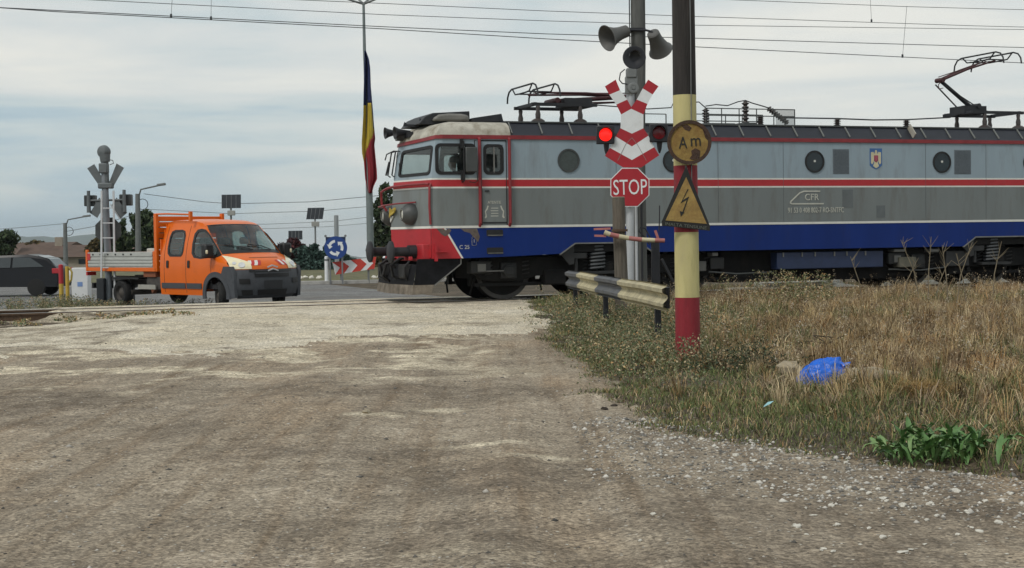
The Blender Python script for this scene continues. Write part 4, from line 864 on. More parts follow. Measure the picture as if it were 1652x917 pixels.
# side walls
edge_pts = [vp(k, 1.0) for k in range(len(PRF))]
TOPX = np.array([p.x for p in edge_pts[3:]])[::-1]; TOPZ = np.array([p.z for p in edge_pts[3:]])[::-1]; TOPW = np.array([p.y for p in edge_pts[3:]])[::-1]
def side_y(x, z):
    zt = np.interp(x, TOPX, TOPZ); wt = np.interp(x, TOPX, TOPW)
    lo = 1.005 - 0.03 * ((z - 0.95) / 0.6) ** 2 if z < 1.12 else 1.0
    nose = np.interp(x, [0.0, 0.45, 0.7], [0, 0.012, 0.03]); lo -= nose
    if z <= 1.12: return float(min(lo, lo))
    f = min(1.0, max(0, (z - 1.12) / max(zt - 1.12, 0.05))); return float(lo + (wt - lo) * f ** 1.7)
W_FRONT = [(-0.33, 1.30), (-0.66, 1.27), (-0.90, 1.30), (-0.99, 1.40), (-1.01, 1.62), (-1.0, 1.86), (-0.93, 1.955), (-0.80, 1.975), (-0.66, 1.95), (-0.50, 1.84), (-0.32, 1.66), (-0.14, 1.47), (-0.05, 1.36), (-0.12, 1.31)]
W_REAR = [(-1.36, 1.33), (-1.86, 1.33), (-1.97, 1.40), (-2.0, 1.52), (-1.99, 1.80), (-1.93, 1.93), (-1.80, 1.965), (-1.47, 1.965), (-1.34, 1.93), (-1.27, 1.82), (-1.26, 1.48), (-1.29, 1.38)]
W_FRONT = [(-1.06 + (x + 1.01) * 1.16, z) for x, z in W_FRONT]; W_REAR = [(-2.16 + (x + 2.0) * 0.94, z) for x, z in W_REAR]
def inside(poly, x, z):
    c = False; j = len(poly) - 1
    for i in range(len(poly)):
        (x1, z1), (x2, z2) = poly[i], poly[j]
        if (z1 > z) != (z2 > z) and x < (x2 - x1) * (z - z1) / (z2 - z1) + x1: c = not c
        j = i
    return c
def zbot(x):
    r = 0.44
    return max(0.34, 0.36 + math.sqrt(r * r - x * x)) if abs(x) < r else 0.34
xs_ = [-2.50 + i * 0.0425 for i in range(82)]; xs_ = [x for x in xs_ if x < 0.66] + [0.675]
NV = 46
def sidept(x, v, sgn, off=0.0):
    zb, zt = zbot(x), float(np.interp(x, TOPX, TOPZ)); z = zb + (zt - zb) * v; return (x, sgn * (side_y(x, z) + off), z)
for sgn in (-1, 1):
    def skip(x, v):
        p = sidept(x, v, 1); return inside(W_FRONT, p[0], p[2]) or inside(W_REAR, p[0], p[2])
    body_m.grid(lambda x, v: sidept(x, v, sgn), xs_, [i / NV for i in range(NV + 1)], skip=skip)
body_m.box(-2.50, -2.46, -0.98, 0.98, 0.36, 1.30); body_m.box(-2.50, -2.46, -0.80, 0.80, 1.9, 2.15)
for s in (-1, 1): body_m.box(-2.50, -2.46, min(s * .98, s * .68), max(s * .98, s * .68), 1.30, 1.75); body_m.box(-2.495, -2.46, min(s * .86, s * .66), max(s * .86, s * .66), 1.75, 2.0)
body = body_m.build('body', V_OR, van)
# front bumper, grille, wheel-arch trims, sills
strip(0, 5.0, off=0.012).build('bumper', V_PL, van)
m = strip(4.3, 5.05, -.62, .62, .022, 4); m.build('grille_surround', V_BK, van)
for k in (3.95, 4.55): strip(k, k + .16, -.48, .48, .036, 2, 12).build('grille_bar', V_PL, van)
strip(3.5, 5.0, -.50, .50, .026, 3, 12).build('grille', V_BK, van)
strip(2.6, 3.3, -.86, -.62, .026, 2, 6).build('fog_recess', V_BK, van); strip(2.6, 3.3, .62, .86, .026, 2, 6).build('fog_recess', V_BK, van)
strip(1.0, 1.8, -.84, -.58, .026, 2, 6).build('air_intake', V_BK, van); strip(1.0, 1.8, -.45, .45, .026, 2, 8).build('air_intake', V_BK, van)
for sgn in (-1, 1):
    arc = [(0.44 * math.cos(a), 0.36 + 0.44 * math.sin(a)) for a in [PI * i / 20 for i in range(21)]]; out = [(0.57 * math.cos(a), 0.36 + 0.57 * math.sin(a)) for a in [PI * i / 20 for i in range(21)]]
    m = MB(); m.ring(out + [(-.57, .26)] + [(.57, .26)], arc + [(-.44, .26)] + [(.44, .26)], lambda u, v, w: (u, sgn * (side_y(u, max(v, .4)) + w), v), 0.0, 0.03); m.build('wheel_arch', V_PL, van)
    m = MB(); m.prism([(.40, .26), (.47, .50), (.40, .72), (.26, .86), (.36, 1.06), (.66, 1.06), (.74, .92), (.74, .30)], lambda u, v, w: (u, sgn * (side_y(min(u, .66), v) + w - max(0, u - .6) * .12), v), -.05, .032); m.build('bumper_corner', V_PL, van)
    m = MB()
    for a, b in ((-2.42, -1.34), (-1.28, -.62)): m.prism(rrect(a, b, .50, .64, .02), lambda u, v, w: (u, sgn * (side_y(u, v) + w), v), -.01, .022)
    m.build('side_moulding', V_PL, van)
    for W in (W_FRONT, W_REAR):
        cx = sum(p[0] for p in W) / len(W); cz = sum(p[1] for p in W) / len(W)
        ins = [(cx + (x - cx) * .90, cz + (z - cz) * .90) for x, z in W]; ot = [(cx + (x - cx) * 1.07, cz + (z - cz) * 1.07) for x, z in W]
        fo = MB().ring(ot, ins, lambda u, v, w: (u, sgn * (side_y(u, v) + w), v), -.01, .008).build('window_frame', V_BK, van)
        MB().prism(W, lambda u, v, w: (u, sgn * (side_y(u, v) + w), v), -.008, -.002).build('window_pane', V_SG, fo, smooth=False)
    m = MB()
    for xd in (-1.31, -2.30):
        for i in range(14): m.prism([(xd - .006, .40 + i * .12), (xd + .006, .40 + i * .12), (xd + .006, .52 + i * .12), (xd - .006, .52 + i * .12)], lambda u, v, w: (u, sgn * (side_y(u, v) + w), v), -.01, .003)
    for i in range(14):
        zz = .52 + i * .06; m.prism([(-.20, zz), (-.188, zz), (-.188, zz + .06), (-.20, zz + .06)], lambda u, v, w: (u, sgn * (side_y(u, v) + w), v), -.01, .003)
    m.build('door_seam', V_BK, van, smooth=False)
    for xd in (-1.17, -2.13):
        m = MB(); m.prism(rrect(xd - .05, xd + .04, 1.02, 1.21, .035), lambda u, v, w: (u, sgn * (side_y(u, v) + w), v), -.01, .022); m.build('door_handle', V_BK, van)
    m = MB(); m.box(-.22, .0, min(sgn * 1.02, sgn * 1.27), max(sgn * 1.02, sgn * 1.27), 1.27, 1.62); o = m.build('mirror', V_BK, van, bevel=.05)
    m = MB(); m.box(-.16, -.04, min(sgn * .9, sgn * 1.05), max(sgn * .9, sgn * 1.05), 1.26, 1.36); m.build('mirror_arm', V_BK, o, bevel=.02)
    m = MB(); m.box(-.03, .012, min(sgn * 1.20, sgn * 1.262), max(sgn * 1.20, sgn * 1.262), 1.37, 1.47); m.build('indicator', V_LM, o, bevel=.02)
    # headlamp wraps round the corner
    m = MB(); us = [i / 10 for i in range(11)]; q = []
    def lamp(a, b, off=0.016):
        k = 5.2 + 4.2 * b * (0.42 + 0.58 * a); s = 0.54 + 0.47 * a
        return vp(min(k, 9.6), sgn * min(s, 1.0), off)
    m.grid(lamp, us, us); o = m.build('headlight', V_LM, van)
    m = MB(); c = lamp(.45, .42, .022); n_ = (lamp(.45, .42, .06) - lamp(.45, .42, .0)).normalized(); m.lathe([(.085, 0), (.08, .008), (.05, .002), (.001, .004)], c, n_, 14); c = lamp(.75, .5, .022); m.lathe([(.05, 0), (.045, .006), (.001, .004)], c, n_, 12); m.build('reflector', V_CH, o)
    # hazard stripes on the bonnet edge
    for i in range(4):
        s0 = .22 + i * .085
        m = MB(); m.grid(lambda a, b: vp(6.2 + 1.25 * b, sgn * (s0 + .085 * a + .07 * (1 - b)), .010), [0, .5, 1], [0, .5, 1]); m.build('hazard_stripe', V_RW if i % 2 else V_RR, van)
# chevron badge, plate, windscreen, wipers
m = MB()
for dk in (0.0, .38):
    for s in (-1, 1):
        a, b = vp(5.0 + dk * 2.4, 0, .06), vp(4.5 + dk * 2.4, s * .15, .06); m.bar(a, b, .02, .032, upv=(0, 0, 1))
m.build('chevron_badge', V_CH, van, smooth=False)
m = strip(1.95, 3.0, -.27, .27, .03, 3, 6); m.build('number_plate', pm('plate_holder', (0.028, 0.03, 0.033), 0.6), van)
ws = strip(10.35, 15.0, -.955, .955, .004, 14, 24).build('windscreen', V_GL, van)
m = strip(10.0, 10.6, -1, 1, .006, 3); m.build('cowl', V_BK, van)
m = strip(14.85, 15.1, -.97, .97, .008, 2); m.build('windscreen_seal', V_BK, van)
for sgn in (-1, 1):
    m = MB(); m.grid(lambda k, s: vp(k, sgn * s, .006), [10 + i * .5 for i in range(11)], [.955, .98, 1.0]); m.build('pillar', V_OR, van)
m = MB(); m.tube([vp(10.4, .55, .03), vp(11.0, .30, .035), vp(11.25, -.12, .035)], .012, 5); m.tube([vp(10.4, -.10, .03), vp(10.9, -.40, .035), vp(11.4, -.80, .035)], .012, 5); m.build('wiper', V_BK, van)
strip(8.1, 8.3, -.45, .45, .006, 2, 10).build('bonnet_crease', pm('orange_shadow_gap', (0.30, 0.07, 0.01), 0.5), van)
# interior
m = MB(); m.prism([(.35, 1.22), (.05, 1.36), (-.22, 1.33), (-.30, 1.05), (-.2, .7), (.3, .7)], lambda u, v, w: (u, w, v), -.84, .84); m.build('dashboard', V_SE, van, bevel=.03)
for y in (-.52, -.02, .52):
    for x in (-.95, -1.95):
        m = MB(); m.box(x - .05, x + .45, y - .22, y + .22, .85, 1.02); m.box(x - .12, x + .02, y - .22, y + .22, .95, 1.56, M=None); o = m.build('seat', V_SE, van, bevel=.05)
        m = MB(); m.box(x - .11, x - .01, y - .12, y + .12, 1.60, 1.78); m.build('headrest', V_SE, o, bevel=.04)
m = MB(); m.tube([(-.42 + .07 * math.sin(a), .50 + .2 * math.cos(a), 1.32 + .19 * math.sin(a)) for a in [2 * PI * i / 20 for i in range(20)]], .016, 6, closed=True); m.cyl((-.2, .5, 1.22), (-.42, .5, 1.32), .03); m.build('steering_wheel', V_BK, van)
m = MB(); m.box(-2.7, .5, -.9, .9, .50, .62); m.build('cab_floor', V_SE, van, smooth=False)
# wheels
def wheel(x, y, steer=0.0, dual=False):
    o = bpy.data.objects.new('wheel', None); COL.objects.link(o); o.parent = van; o.location = (x, y, .345); o.rotation_euler = (0, 0, steer)
    s = -1 if y < 0 else 1; w = .225
    m = MB(); m.lathe([(.20, -w / 2), (.30, -w / 2 - .01), (.335, -w / 2 + .03), (.345, -w / 4), (.345, w / 4), (.335, w / 2 - .03), (.30, w / 2 + .01), (.20, w / 2)], (0, 0, 0), (0, 1, 0), 28); m.build('tyre', V_TY, o)
    m = MB(); m.lathe([(.205, w / 2), (.20, w / 2 - .03), (.16, w / 2 - .07), (.09, w / 2 - .03), (.05, w / 2 - .01), (.001, w / 2)], (0, 0, 0), (0, s, 0), 20); m.build('rim', V_ST, o)
wheel(0, -.83, math.radians(-24)); wheel(0, .83, math.radians(-26)); wheel(-4.6, -.83); wheel(-4.6, .83)
m = MB(); m.box(-.5, .5, -.75, .75, .45, .95); m.build('engine_bay', V_BK, van, smooth=False)
# dropside bed
m = MB(); m.box(-6.171, -2.645, -1.02, 1.02, .92, 1.02); m.build('bed_floor', V_OR, van, bevel=.01)
for y in (-1.0, 1.0):
    s = -1 if y < 0 else 1; o = MB().box(-6.071, -2.822, y - .015, y + .015, 1.03, 1.43).build('dropside', V_AL, van, smooth=False)
    for i in range(3): MB().box(-6.071, -2.822, y + s * .015, y + s * .03, 1.05 + i * .085, 1.05 + i * .085 + .055).build('rib', V_AL, o, bevel=.008)
    MB().box(-6.071, -2.822, y + s * .015, y + s * .032, 1.315, 1.43).build('rib', V_AL, o, bevel=.008)
    for i in range(6): MB().box(-5.812 + i * .39, -5.754 + i * .39, y + s * .03, y + s * .045, 1.35, 1.39).build('latch', V_BK, o, smooth=False)
    for x in (-6.143, -2.749): MB().box(x - .05, x + .05, y - .03, y + .03, .92, 1.50 if x < -4 else 1.45).build('bed_post', V_OR, van, bevel=.01)
MB().box(-6.2, -6.156, -.97, .97, 1.03, 1.43).build('tailboard', V_AL, van, smooth=False)
m = MB(); m.box(-6.099, -5.926, -1.036, -1.031, 1.22, 1.40, M=None); m.build('hazard_sticker', V_RR, van, smooth=False)
hb = MB()
for y in (-.98, .98): hb.box(-2.735, -2.62, y - .04, y + .04, .92, 2.42)
hbo = hb.build('headboard_post', V_OR, van, bevel=.01)
for i in range(9): MB().box(-2.72, -2.658, -.94, .94, 1.06 + i * .145, 1.185 + i * .145).build('headboard_slat', V_OR, van, bevel=.006)
m = MB(); m.tube([(-2.677, -.98, 2.40), (-2.2, -.96, 2.40), (-1.15, -.94, 2.36)], .025); m.box(-1.19, -1.11, -.97, -.90, 2.20, 2.44); m.build('ladder_rail', V_OR, van)
m = MB(); m.box(-4.23, -3.081, -.35, .5, 1.02, 1.52); m.build('cargo_box', pm('pale_crate', (0.50, 0.50, 0.46), 0.7, var=0.12), van, bevel=.03)
m = MB(); m.box(-6.099, -1.5, -.5, -.38, .55, .78); m.box(-6.099, -1.5, .38, .5, .55, .78); m.cyl((-4.281, -.8, .36), (-4.281, .8, .36), .07); m.build('chassis', V_ST, van, smooth=False)
m = MB(); m.box(-3.296, -2.582, -.92, -.6, .45, .78); m.build('storage_box', V_ST, van, bevel=.02)
m = MB(); m.bar((-3.583, -.98, .52), (-2.757, -.98, .52), .03, .12); m.build('side_guard', pm('guard_grey', (0.33, 0.32, 0.28), 0.6, var=0.15), van, smooth=False)
m = MB(); m.bar((-2.72, -.7, .85), (-3.511, -.6, .38), .10, .12); m.box(-3.368, -2.792, -.96, -.5, .78, .92); m.build('winch_arm', V_RS, van, smooth=False)
m = MB(); m.box(-4.949, -3.583, -.98, -.7, .72, .76); m.box(-6.128, -6.041, -.9, .9, .45, .6); m.build('mudguard', V_BK, van, smooth=False)
m = MB(); m.box(-6.271, -6.2, -.98, -.72, .80, .90); m.build('tail_light', V_RR, van, smooth=False)

# ================================================================== person driving the locomotive
def person(name, label, joints, edges, mats, parent=None):
    """one continuous skinned body: joints name -> (pos, radius)"""
    names = list(joints); me = bpy.data.meshes.new(name); me.from_pydata([joints[k][0] for k in names], [(names.index(a), names.index(b)) for a, b in edges], [])
    o = bpy.data.objects.new(name, me); COL.objects.link(o)
    sk = o.modifiers.new('skin', 'SKIN'); sk.use_smooth_shade = True
    for i, k in enumerate(names):
        r_ = joints[k][1]; me.skin_vertices[0].data[i].radius = (r_, r_) if not isinstance(r_, tuple) else r_
    me.skin_vertices[0].data[0].use_root = True
    o.modifiers.new('sub', 'SUBSURF').levels = 2; o.modifiers['sub'].render_levels = 2
    ev = o.evaluated_get(bpy.context.evaluated_depsgraph_get()); m2 = bpy.data.meshes.new_from_object(ev); o.modifiers.clear(); o.data = m2; bpy.data.meshes.remove(me); m2.name = name
    for x in mats: m2.materials.append(x)
    return o
J = {'pelvis': ((0, 0, .12), (.15, .13)), 'waist': ((-.02, 0, .28), (.14, .11)), 'chest': ((-.02, 0, .48), (.17, .12)), 'neck': ((-.03, 0, .62), .055), 'jaw': ((-.06, 0, .70), .075), 'head': ((-.05, 0, .79), .10), 'crown': ((-.04, 0, .87), .07),
     'nose': ((-.16, 0, .77), .018)}
E_ = [('pelvis', 'waist'), ('waist', 'chest'), ('chest', 'neck'), ('neck', 'jaw'), ('jaw', 'head'), ('head', 'crown'), ('head', 'nose')]
for s, n in ((-1, 'r'), (1, 'l')):
    J.update({n + 'sh': ((-.02, s * .19, .55), .065), n + 'el': ((-.14, s * .24, .32), .05), n + 'wr': ((-.34, s * .16, .36), .034), n + 'ha': ((-.42, s * .14, .37), .036), n + 'fi': ((-.49, s * .13, .36), .018), n + 'th': ((-.43, s * .09, .40), .014),
              n + 'hip': ((-.05, s * .10, .10), .085), n + 'kn': ((-.44, s * .12, .12), .065), n + 'an': ((-.42, s * .12, -.30), .045), n + 'to': ((-.56, s * .12, -.36), .04)})
    E_ += [('chest', n + 'sh'), (n + 'sh', n + 'el'), (n + 'el', n + 'wr'), (n + 'wr', n + 'ha'), (n + 'ha', n + 'fi'), (n + 'ha', n + 'th'), ('pelvis', n + 'hip'), (n + 'hip', n + 'kn'), (n + 'kn', n + 'an'), (n + 'an', n + 'to')]
pe = person('person', '', J, E_, [pm('dark_work_jacket', (0.02, 0.022, 0.03), 0.8), pm('skin', (0.42, 0.26, 0.19), 0.55)])
for p in pe.data.polygons:
    c = p.center
    if c.z > .63 or (c.x < -.36 and c.z > .3): p.material_index = 1
cr_, sr_ = math.cos(TH), math.sin(TH); px_, py_ = trkp(1.52, -.90)
pe.location = (px_, py_, RAIL_Z + 2.14); pe.rotation_euler = (0, 0, TH)
tag(pe, 'person in dark jacket seated at the cab side window of the locomotive', 'person')
hm = MB(); hm.lathe([(.001, .115), (.06, .10), (.095, .055), (.105, 0), (.10, -.04)], (-.035, 0, .83), (0.15, 0, 1), 16); hm.build('hair', pm('grey_hair', (0.16, 0.15, 0.14), 0.8), pe)

# ================================================================== near side of the crossing
def root_at(name, label, cat, px, D, group=None, z=None):
    p = stand(px, D); return thing(name, label, cat, (p.x, p.y, p.z if z is None else z), 0, group)
def plate(name, pts, D, mat, root, thick=0.006, dy=0.0, parent=None):
    """flat sign panel with real thickness from its outline"""
    o = Vector(root.location); m = MB(); A = [at(x, y, D + dy) - o for x, y in pts]; B = [a + Vector((0, thick, 0)) for a in A]; k = len(A)
    m.add(A + B, [tuple(range(k)), tuple(range(k, 2 * k))[::-1]] + [(i, i + k, (i + 1) % k + k, (i + 1) % k) for i in range(k)])
    return m.build(name, mat, parent or root, smooth=False)
def L_(root, px, py, D): return at(px, py, D) - Vector(root.location)
S_RED = pm('sign_red', (0.36, 0.012, 0.022), 0.45, var=0.08, scale=6, dirt=0.12, dirtcol=(0.2, 0.02, 0.03)); S_WHT = pm('sign_white', (0.70, 0.72, 0.73), 0.45, var=0.06, scale=6, dirt=0.18, dirtcol=(0.42, 0.41, 0.39))
S_MAST = pm('mast_silver', (0.46, 0.48, 0.50), 0.5, 0.3, var=0.10, dirt=0.25, dirtcol=(0.28, 0.27, 0.25)); S_BLK = pm('signal_black', (0.012, 0.013, 0.018), 0.5, var=0.2)
S_GREY = pm('equipment_grey', (0.17, 0.18, 0.18), 0.55, 0.2, var=0.15, dirt=0.3); S_POLE = pm('pole_concrete', (0.10, 0.103, 0.098), 0.85, var=0.3, scale=3, bump=0.25, bscale=30, dirt=0.45, dirtcol=(0.05, 0.05, 0.045), stretch=(3, 3, .4))
D = 27.5
sig = root_at('crossing_signal', 'red and white double crossbuck signal with two red lamps beside the locomotive', 'crossing signal', 1016, D)
Z4 = lambda pts: [(820 + .218 * x, 120 + .218 * y) for x, y in pts]
m = MB(); b_ = L_(sig, 1016, 505, D); m.cyl((b_.x, .0, -.1), (L_(sig, 1017, 150, D).x, 0, L_(sig, 1017, 150, D).z), .075, n=16); m.build('mast', S_MAST, sig)
for i, (pts, k) in enumerate((([(715, 90), (795, 40), (827, 118), (748, 152)], S_RED), ([(748, 152), (827, 118), (880, 188), (800, 225)], S_WHT), ([(800, 225), (880, 188), (910, 245), (910, 256), (835, 298)], S_RED),
                 ([(1035, 40), (1112, 90), (1068, 150), (995, 105)], S_RED), ([(995, 105), (1068, 150), (1030, 220), (950, 188)], S_WHT), ([(950, 188), (1030, 220), (1000, 298), (910, 256), (910, 245)], S_RED),
                 ([(835, 298), (910, 256), (1000, 298), (1000, 400), (915, 440), (830, 400)], S_WHT), ([(830, 400), (915, 440), (915, 535), (795, 460)], S_RED), ([(1000, 400), (1037, 455), (915, 535), (915, 440)], S_RED),
                 ([(795, 460), (915, 535), (915, 635), (752, 545)], S_WHT), ([(1037, 455), (1080, 540), (915, 635), (915, 535)], S_WHT),
                 ([(752, 545), (915, 635), (915, 690), (850, 690), (715, 605)], S_RED), ([(1080, 540), (1117, 600), (985, 690), (915, 690), (915, 635)], S_RED))):
    plate('crossbuck_panel', Z4(pts), D, k, sig, .006, -.12)
m = MB()
for a, b in (((868, 520), (810, 640)), ((955, 520), (1022, 640)), ((915, 470), (868, 520)), ((915, 470), (955, 520))):
    p, q = [at(*Z4([c])[0], D - .124) - Vector(sig.location) for c in (a, b)]; m.bar(p, q, .004, .008)
m.build('panel_joint', pm('joint_grey', (.22, .2, .2), .6), sig, smooth=False)
m = MB(); p0 = L_(sig, 1017, 200, D)
for zz in (150, 205, 250): q = L_(sig, 1017, zz, D); m.box(q.x - .10, q.x + .10, -.11, .09, q.z - .02, q.z + .02)
q = L_(sig, 1018, 217, D); m.box(q.x - .58, q.x + .58, -.04, .02, q.z - .025, q.z + .025); m.build('bracket', S_GREY, sig, smooth=False)
for (lx, ly, lit) in ((977, 217.5, True), (1063, 214.5, False)):
    c = L_(sig, lx, ly, D - .2); m = MB(); m.box(c.x - .165, c.x + .165, c.y + .02, c.y + .18, c.z - .165, c.z + .165); hs_ = m.build('lamp_housing', S_BLK, sig, bevel=.015)
    m = MB(); m.lathe([(.001, -.018), (.06, -.012), (.118, 0), (.118, .02)], (c.x, c.y, c.z), (0, 1, 0), 24)
    m.build('red_lamp', pm('lamp_lit', (0.9, 0.012, 0.008), 0.3, emit=1.3, var=.25, scale=14) if lit else pm('lamp_unlit', (0.16, 0.005, 0.012), 0.25, var=.15), hs_)
    m = MB(); a_ = [math.radians(x) for x in range(-20, 201, 20)]
    m.add([(c.x + .128 * math.cos(a), c.y + dy_, c.z + .128 * math.sin(a)) for a in a_ for dy_ in (.02, -.14 if 30 < math.degrees(a) < 150 else -.07)], [(2 * i, 2 * i + 2, 2 * i + 3, 2 * i + 1) for i in range(len(a_) - 1)]); m.build('lamp_hood', S_BLK, hs_)
    m = MB(); m.lathe([(.055, 0), (.04, -.12), (.015, -.20)], (c.x + .02, c.y + .12, c.z - .165), (0, 0, 1), 10); m.cyl((c.x + .02, c.y + .12, c.z - .1), (b_.x, 0, c.z - .02), .02); m.build('lamp_bracket', S_BLK, hs_)
# warning bell with its hood on top of the mast
c = L_(sig, 1023.5, 93, D - .12); m = MB(); m.lathe([(.001, .02), (.07, .02), (.10, .0), (.21, .0), (.215, .02), (.21, .05), (.12, .16), (.001, .18)], c, (0, 1, 0), 28); bell = m.build('bell', S_BLK, sig)
m = MB(); a_ = [math.radians(x) for x in range(0, 181, 15)]; m.add([(c.x + .10 * math.cos(a), c.y + dy_, c.z + .02 + .10 * math.sin(a)) for a in a_ for dy_ in (.0, -.12)], [(2 * i, 2 * i + 2, 2 * i + 3, 2 * i + 1) for i in range(12)]); m.build('bell_hood', S_GREY, bell)
m = MB(); p = L_(sig, 1016, 118, D); m.box(p.x - .07, p.x + .12, -.12, .08, p.z - .10, p.z + .08); p2 = L_(sig, 1020, 134, D); m.box(p2.x - .13, p2.x + .09, -.10, .1, p2.z - .2, p2.z + .12); m.cyl((c.x, c.y + .1, c.z - .1), (p.x + .02, 0, p.z - .1), .06, .10); m.build('bell_box', S_GREY, sig, bevel=.02)
p = L_(sig, 1022, 142, D - .16); m = MB(); m.lathe([(.001, -.02), (.03, -.02), (.035, 0), (.07, -.01), (.10, .0), (.105, .05)], p, (0, 1, 0), 18); m.build('buzzer', S_GREY, sig)
m = MB(); m.tube([L_(sig, x, y, D - .1) for x, y in ((1008, 112), (1001, 118), (999, 129), (1004, 135), (1012, 136))], .012); m.tube([L_(sig, x, y, D - .02) for x, y in ((1005, 340), (1006, 400), (1006, 470))], .012); m.build('cable', S_BLK, sig)
# stop sign
st = root_at('stop_sign', 'red octagonal STOP sign below the crossbuck', 'stop sign', 1016, D - .13, z=at(1016, 334, D - .13).z)
oc = [(1016.2 + 34.0 * math.cos(PI / 8 + i * PI / 4), 302.5 + 34.0 * math.sin(PI / 8 + i * PI / 4)) for i in range(8)]
plate('border', oc, D - .15, S_WHT, st, .012); fc = plate('face', [(1016.2 + (x - 1016.2) * .955, 302.5 + (y - 302.5) * .955) for x, y in oc], D - .156, S_RED, st, .005)
c = L_(st, 1016.4, 303.5, D - .158); text('lettering', 'STOP', .40, S_WHT, st, frame_m(c, (1, 0, .0145), (-.0145, 0, 1)), .002, sx=0.66)
# concrete pole behind, with two horn loudspeakers
PD = 28.7
pole = root_at('utility_pole', 'grey concrete pole rising behind the STOP sign and out of the picture', 'pole', 1030, PD)
b_ = L_(pole, 1030, 500, PD); m = MB(); m.tube([(L_(pole, 1032, 470, PD).x, 0, -.1), (0, 0, 3), (L_(pole, 1030, 100, PD).x, 0, 5), (L_(pole, 1030, 0, PD).x, 0, 9.0)], [.155, .148, .142, .13], 20); m.build('shaft', S_POLE, pole)
m = MB(); m.tube([(-.06, -.15, -.05), (-.06, -.155, 2.2), (-.07, -.15, 4.2)], .018); m.tube([(.05, -.15, -.05), (.05, -.155, 2.1)], .022); m.tube([(-.12, -.1, -.05), (-.125, -.09, 2.2), (-.13, -.08, 8.8)], .012); m.build('conduit', S_BLK, pole)
m = MB(); m.tube([(L_(pole, 1024, 250, PD).x, -.16, .0), (L_(pole, 1024, 250, PD).x, -.16, 2.3)], .03); m.build('conduit', S_MAST, pole)
hz = L_(pole, 1030, 49.5, PD).z; m = MB(); m.tube([L_(pole, 1004, 52, PD - .25), L_(pole, 1012, 50, PD - .25), L_(pole, 1020, 49, PD - .17), L_(pole, 1042, 49, PD - .17), L_(pole, 1050, 51, PD - .22), L_(pole, 1058, 56, PD - .25)], .022); m.box(-.17, .17, -.17, .17, hz - .03, hz + .03); m.build('loudspeaker_bracket', S_BLK, pole)
S_HORN = pm('horn_grey', (0.105, 0.105, 0.102), 0.6, var=0.2, dirt=0.5, dirtcol=(.05, .046, .04))
def horn(label, a, mth, r0, r1):
    A, B = at(*a), at(*mth); o = thing('horn_loudspeaker', label, 'loudspeaker', A, 0, 'loudspeakers on the pole'); d = B - A; ln = d.length
    m = MB(); m.lathe([(.001, 0), (r0 * .8, 0), (r0, .02), (r0 * 1.08, ln * .35), (r0 * 1.3, ln * .6), (r1 * .82, ln * .88), (r1, ln), (r1 * .94, ln), (r0 * 1.1, ln * .6), (r0 * .5, ln * .3)], (0, 0, 0), d, 24); m.build('bell', S_HORN, o)
    m = MB(); m.lathe([(.001, ln * .28), (r0 * .45, ln * .3), (r0 * .3, ln * .5), (.001, ln * .55)], (0, 0, 0), d, 12); m.build('driver', S_BLK, o)
horn('grey horn loudspeaker left of the pole, its dark mouth facing left', (1012, 50, PD - .25), (979, 62, PD - .50), .115, .255)
horn('grey horn loudspeaker right of the pole, pointing down and away', (1053, 53, PD - .25), (1066, 82, PD + .08), .12, .24)
# wooden post with the clamp and stub of a red and white barrier
WD = 24.5
wp = root_at('wooden_post', 'weathered leaning wooden post in front of the STOP sign', 'post', 1004, WD)
m = MB(); A, B = L_(wp, 1004, 500, WD), L_(wp, 997, 319, WD); pts = [A + (B - A) * (i / 7) + Vector((random.uniform(-.008, .008), random.uniform(-.008, .008), 0)) for i in range(8)]
m.tube(pts, [.118, .115, .112, .108, .107, .105, .106, .104], 11); m.build('timber', pm('old_wood', (0.115, 0.098, 0.078), 0.9, var=0.35, scale=6, bump=0.7, bscale=25, dirt=0.4, dirtcol=(.20, .19, .17), stretch=(4, 4, .35)), wp)
m = MB(); m.lathe([(.107, 0), (.10, .012), (.001, .015)], pts[-1], (0, 0, 1), 12); m.build('cut_end', pm('wood_end', (0.26, 0.23, 0.18), 0.9, var=0.3, scale=12), wp)
q = L_(wp, 999, 372, WD); m = MB(); m.box(q.x - .12, q.x + .13, -.13, .12, q.z - .02, q.z + .02); m.build('clamp', M_RUST, wp, smooth=False)
bt = root_at('barrier_stub', 'short red and white barrier tube fixed to the wooden post', 'barrier', 1020, WD - .22, z=at(1014, 384, WD - .2).z)
S_PINK = pm('faded_red', (0.36, 0.13, 0.12), 0.7, var=0.2, dirt=0.35, dirtcol=(.3, .22, .18)); S_CRM = pm('faded_cream', (0.50, 0.45, 0.30), 0.7, var=0.15, dirt=0.35, dirtcol=(.28, .24, .17))
bp_ = [(975, 375), (984, 378.5), (998, 381.5), (1014, 384.5), (1035, 387), (1056, 388), (1072, 388.5)]
for i in range(6):
    a, b = L_(bt, *bp_[i], WD - .22), L_(bt, *bp_[i + 1], WD - .22); m = MB(); m.cyl(a, b + (b - a) * .02, .040 - .001 * i, .040 - .001 * i, 12); m.build('tube_section', S_CRM if i % 2 == 0 else S_PINK, bt)
m = MB(); m.bar(L_(bt, 958, 370, WD - .2), L_(bt, 985, 369, WD - .2), .03, .035); m.bar(L_(bt, 959, 380.5, WD - .2), L_(bt, 978, 381, WD - .2), .03, .035); m.bar(L_(bt, 1057, 372, WD - .22), L_(bt, 1062, 386, WD - .22), .02, .04); m.build('fork', S_PINK, bt, smooth=False)
br = root_at('barrier_rest', 'dark steel upright with a looped cable and thin rod right of the wooden post', 'barrier rest', 1056, 25.2)
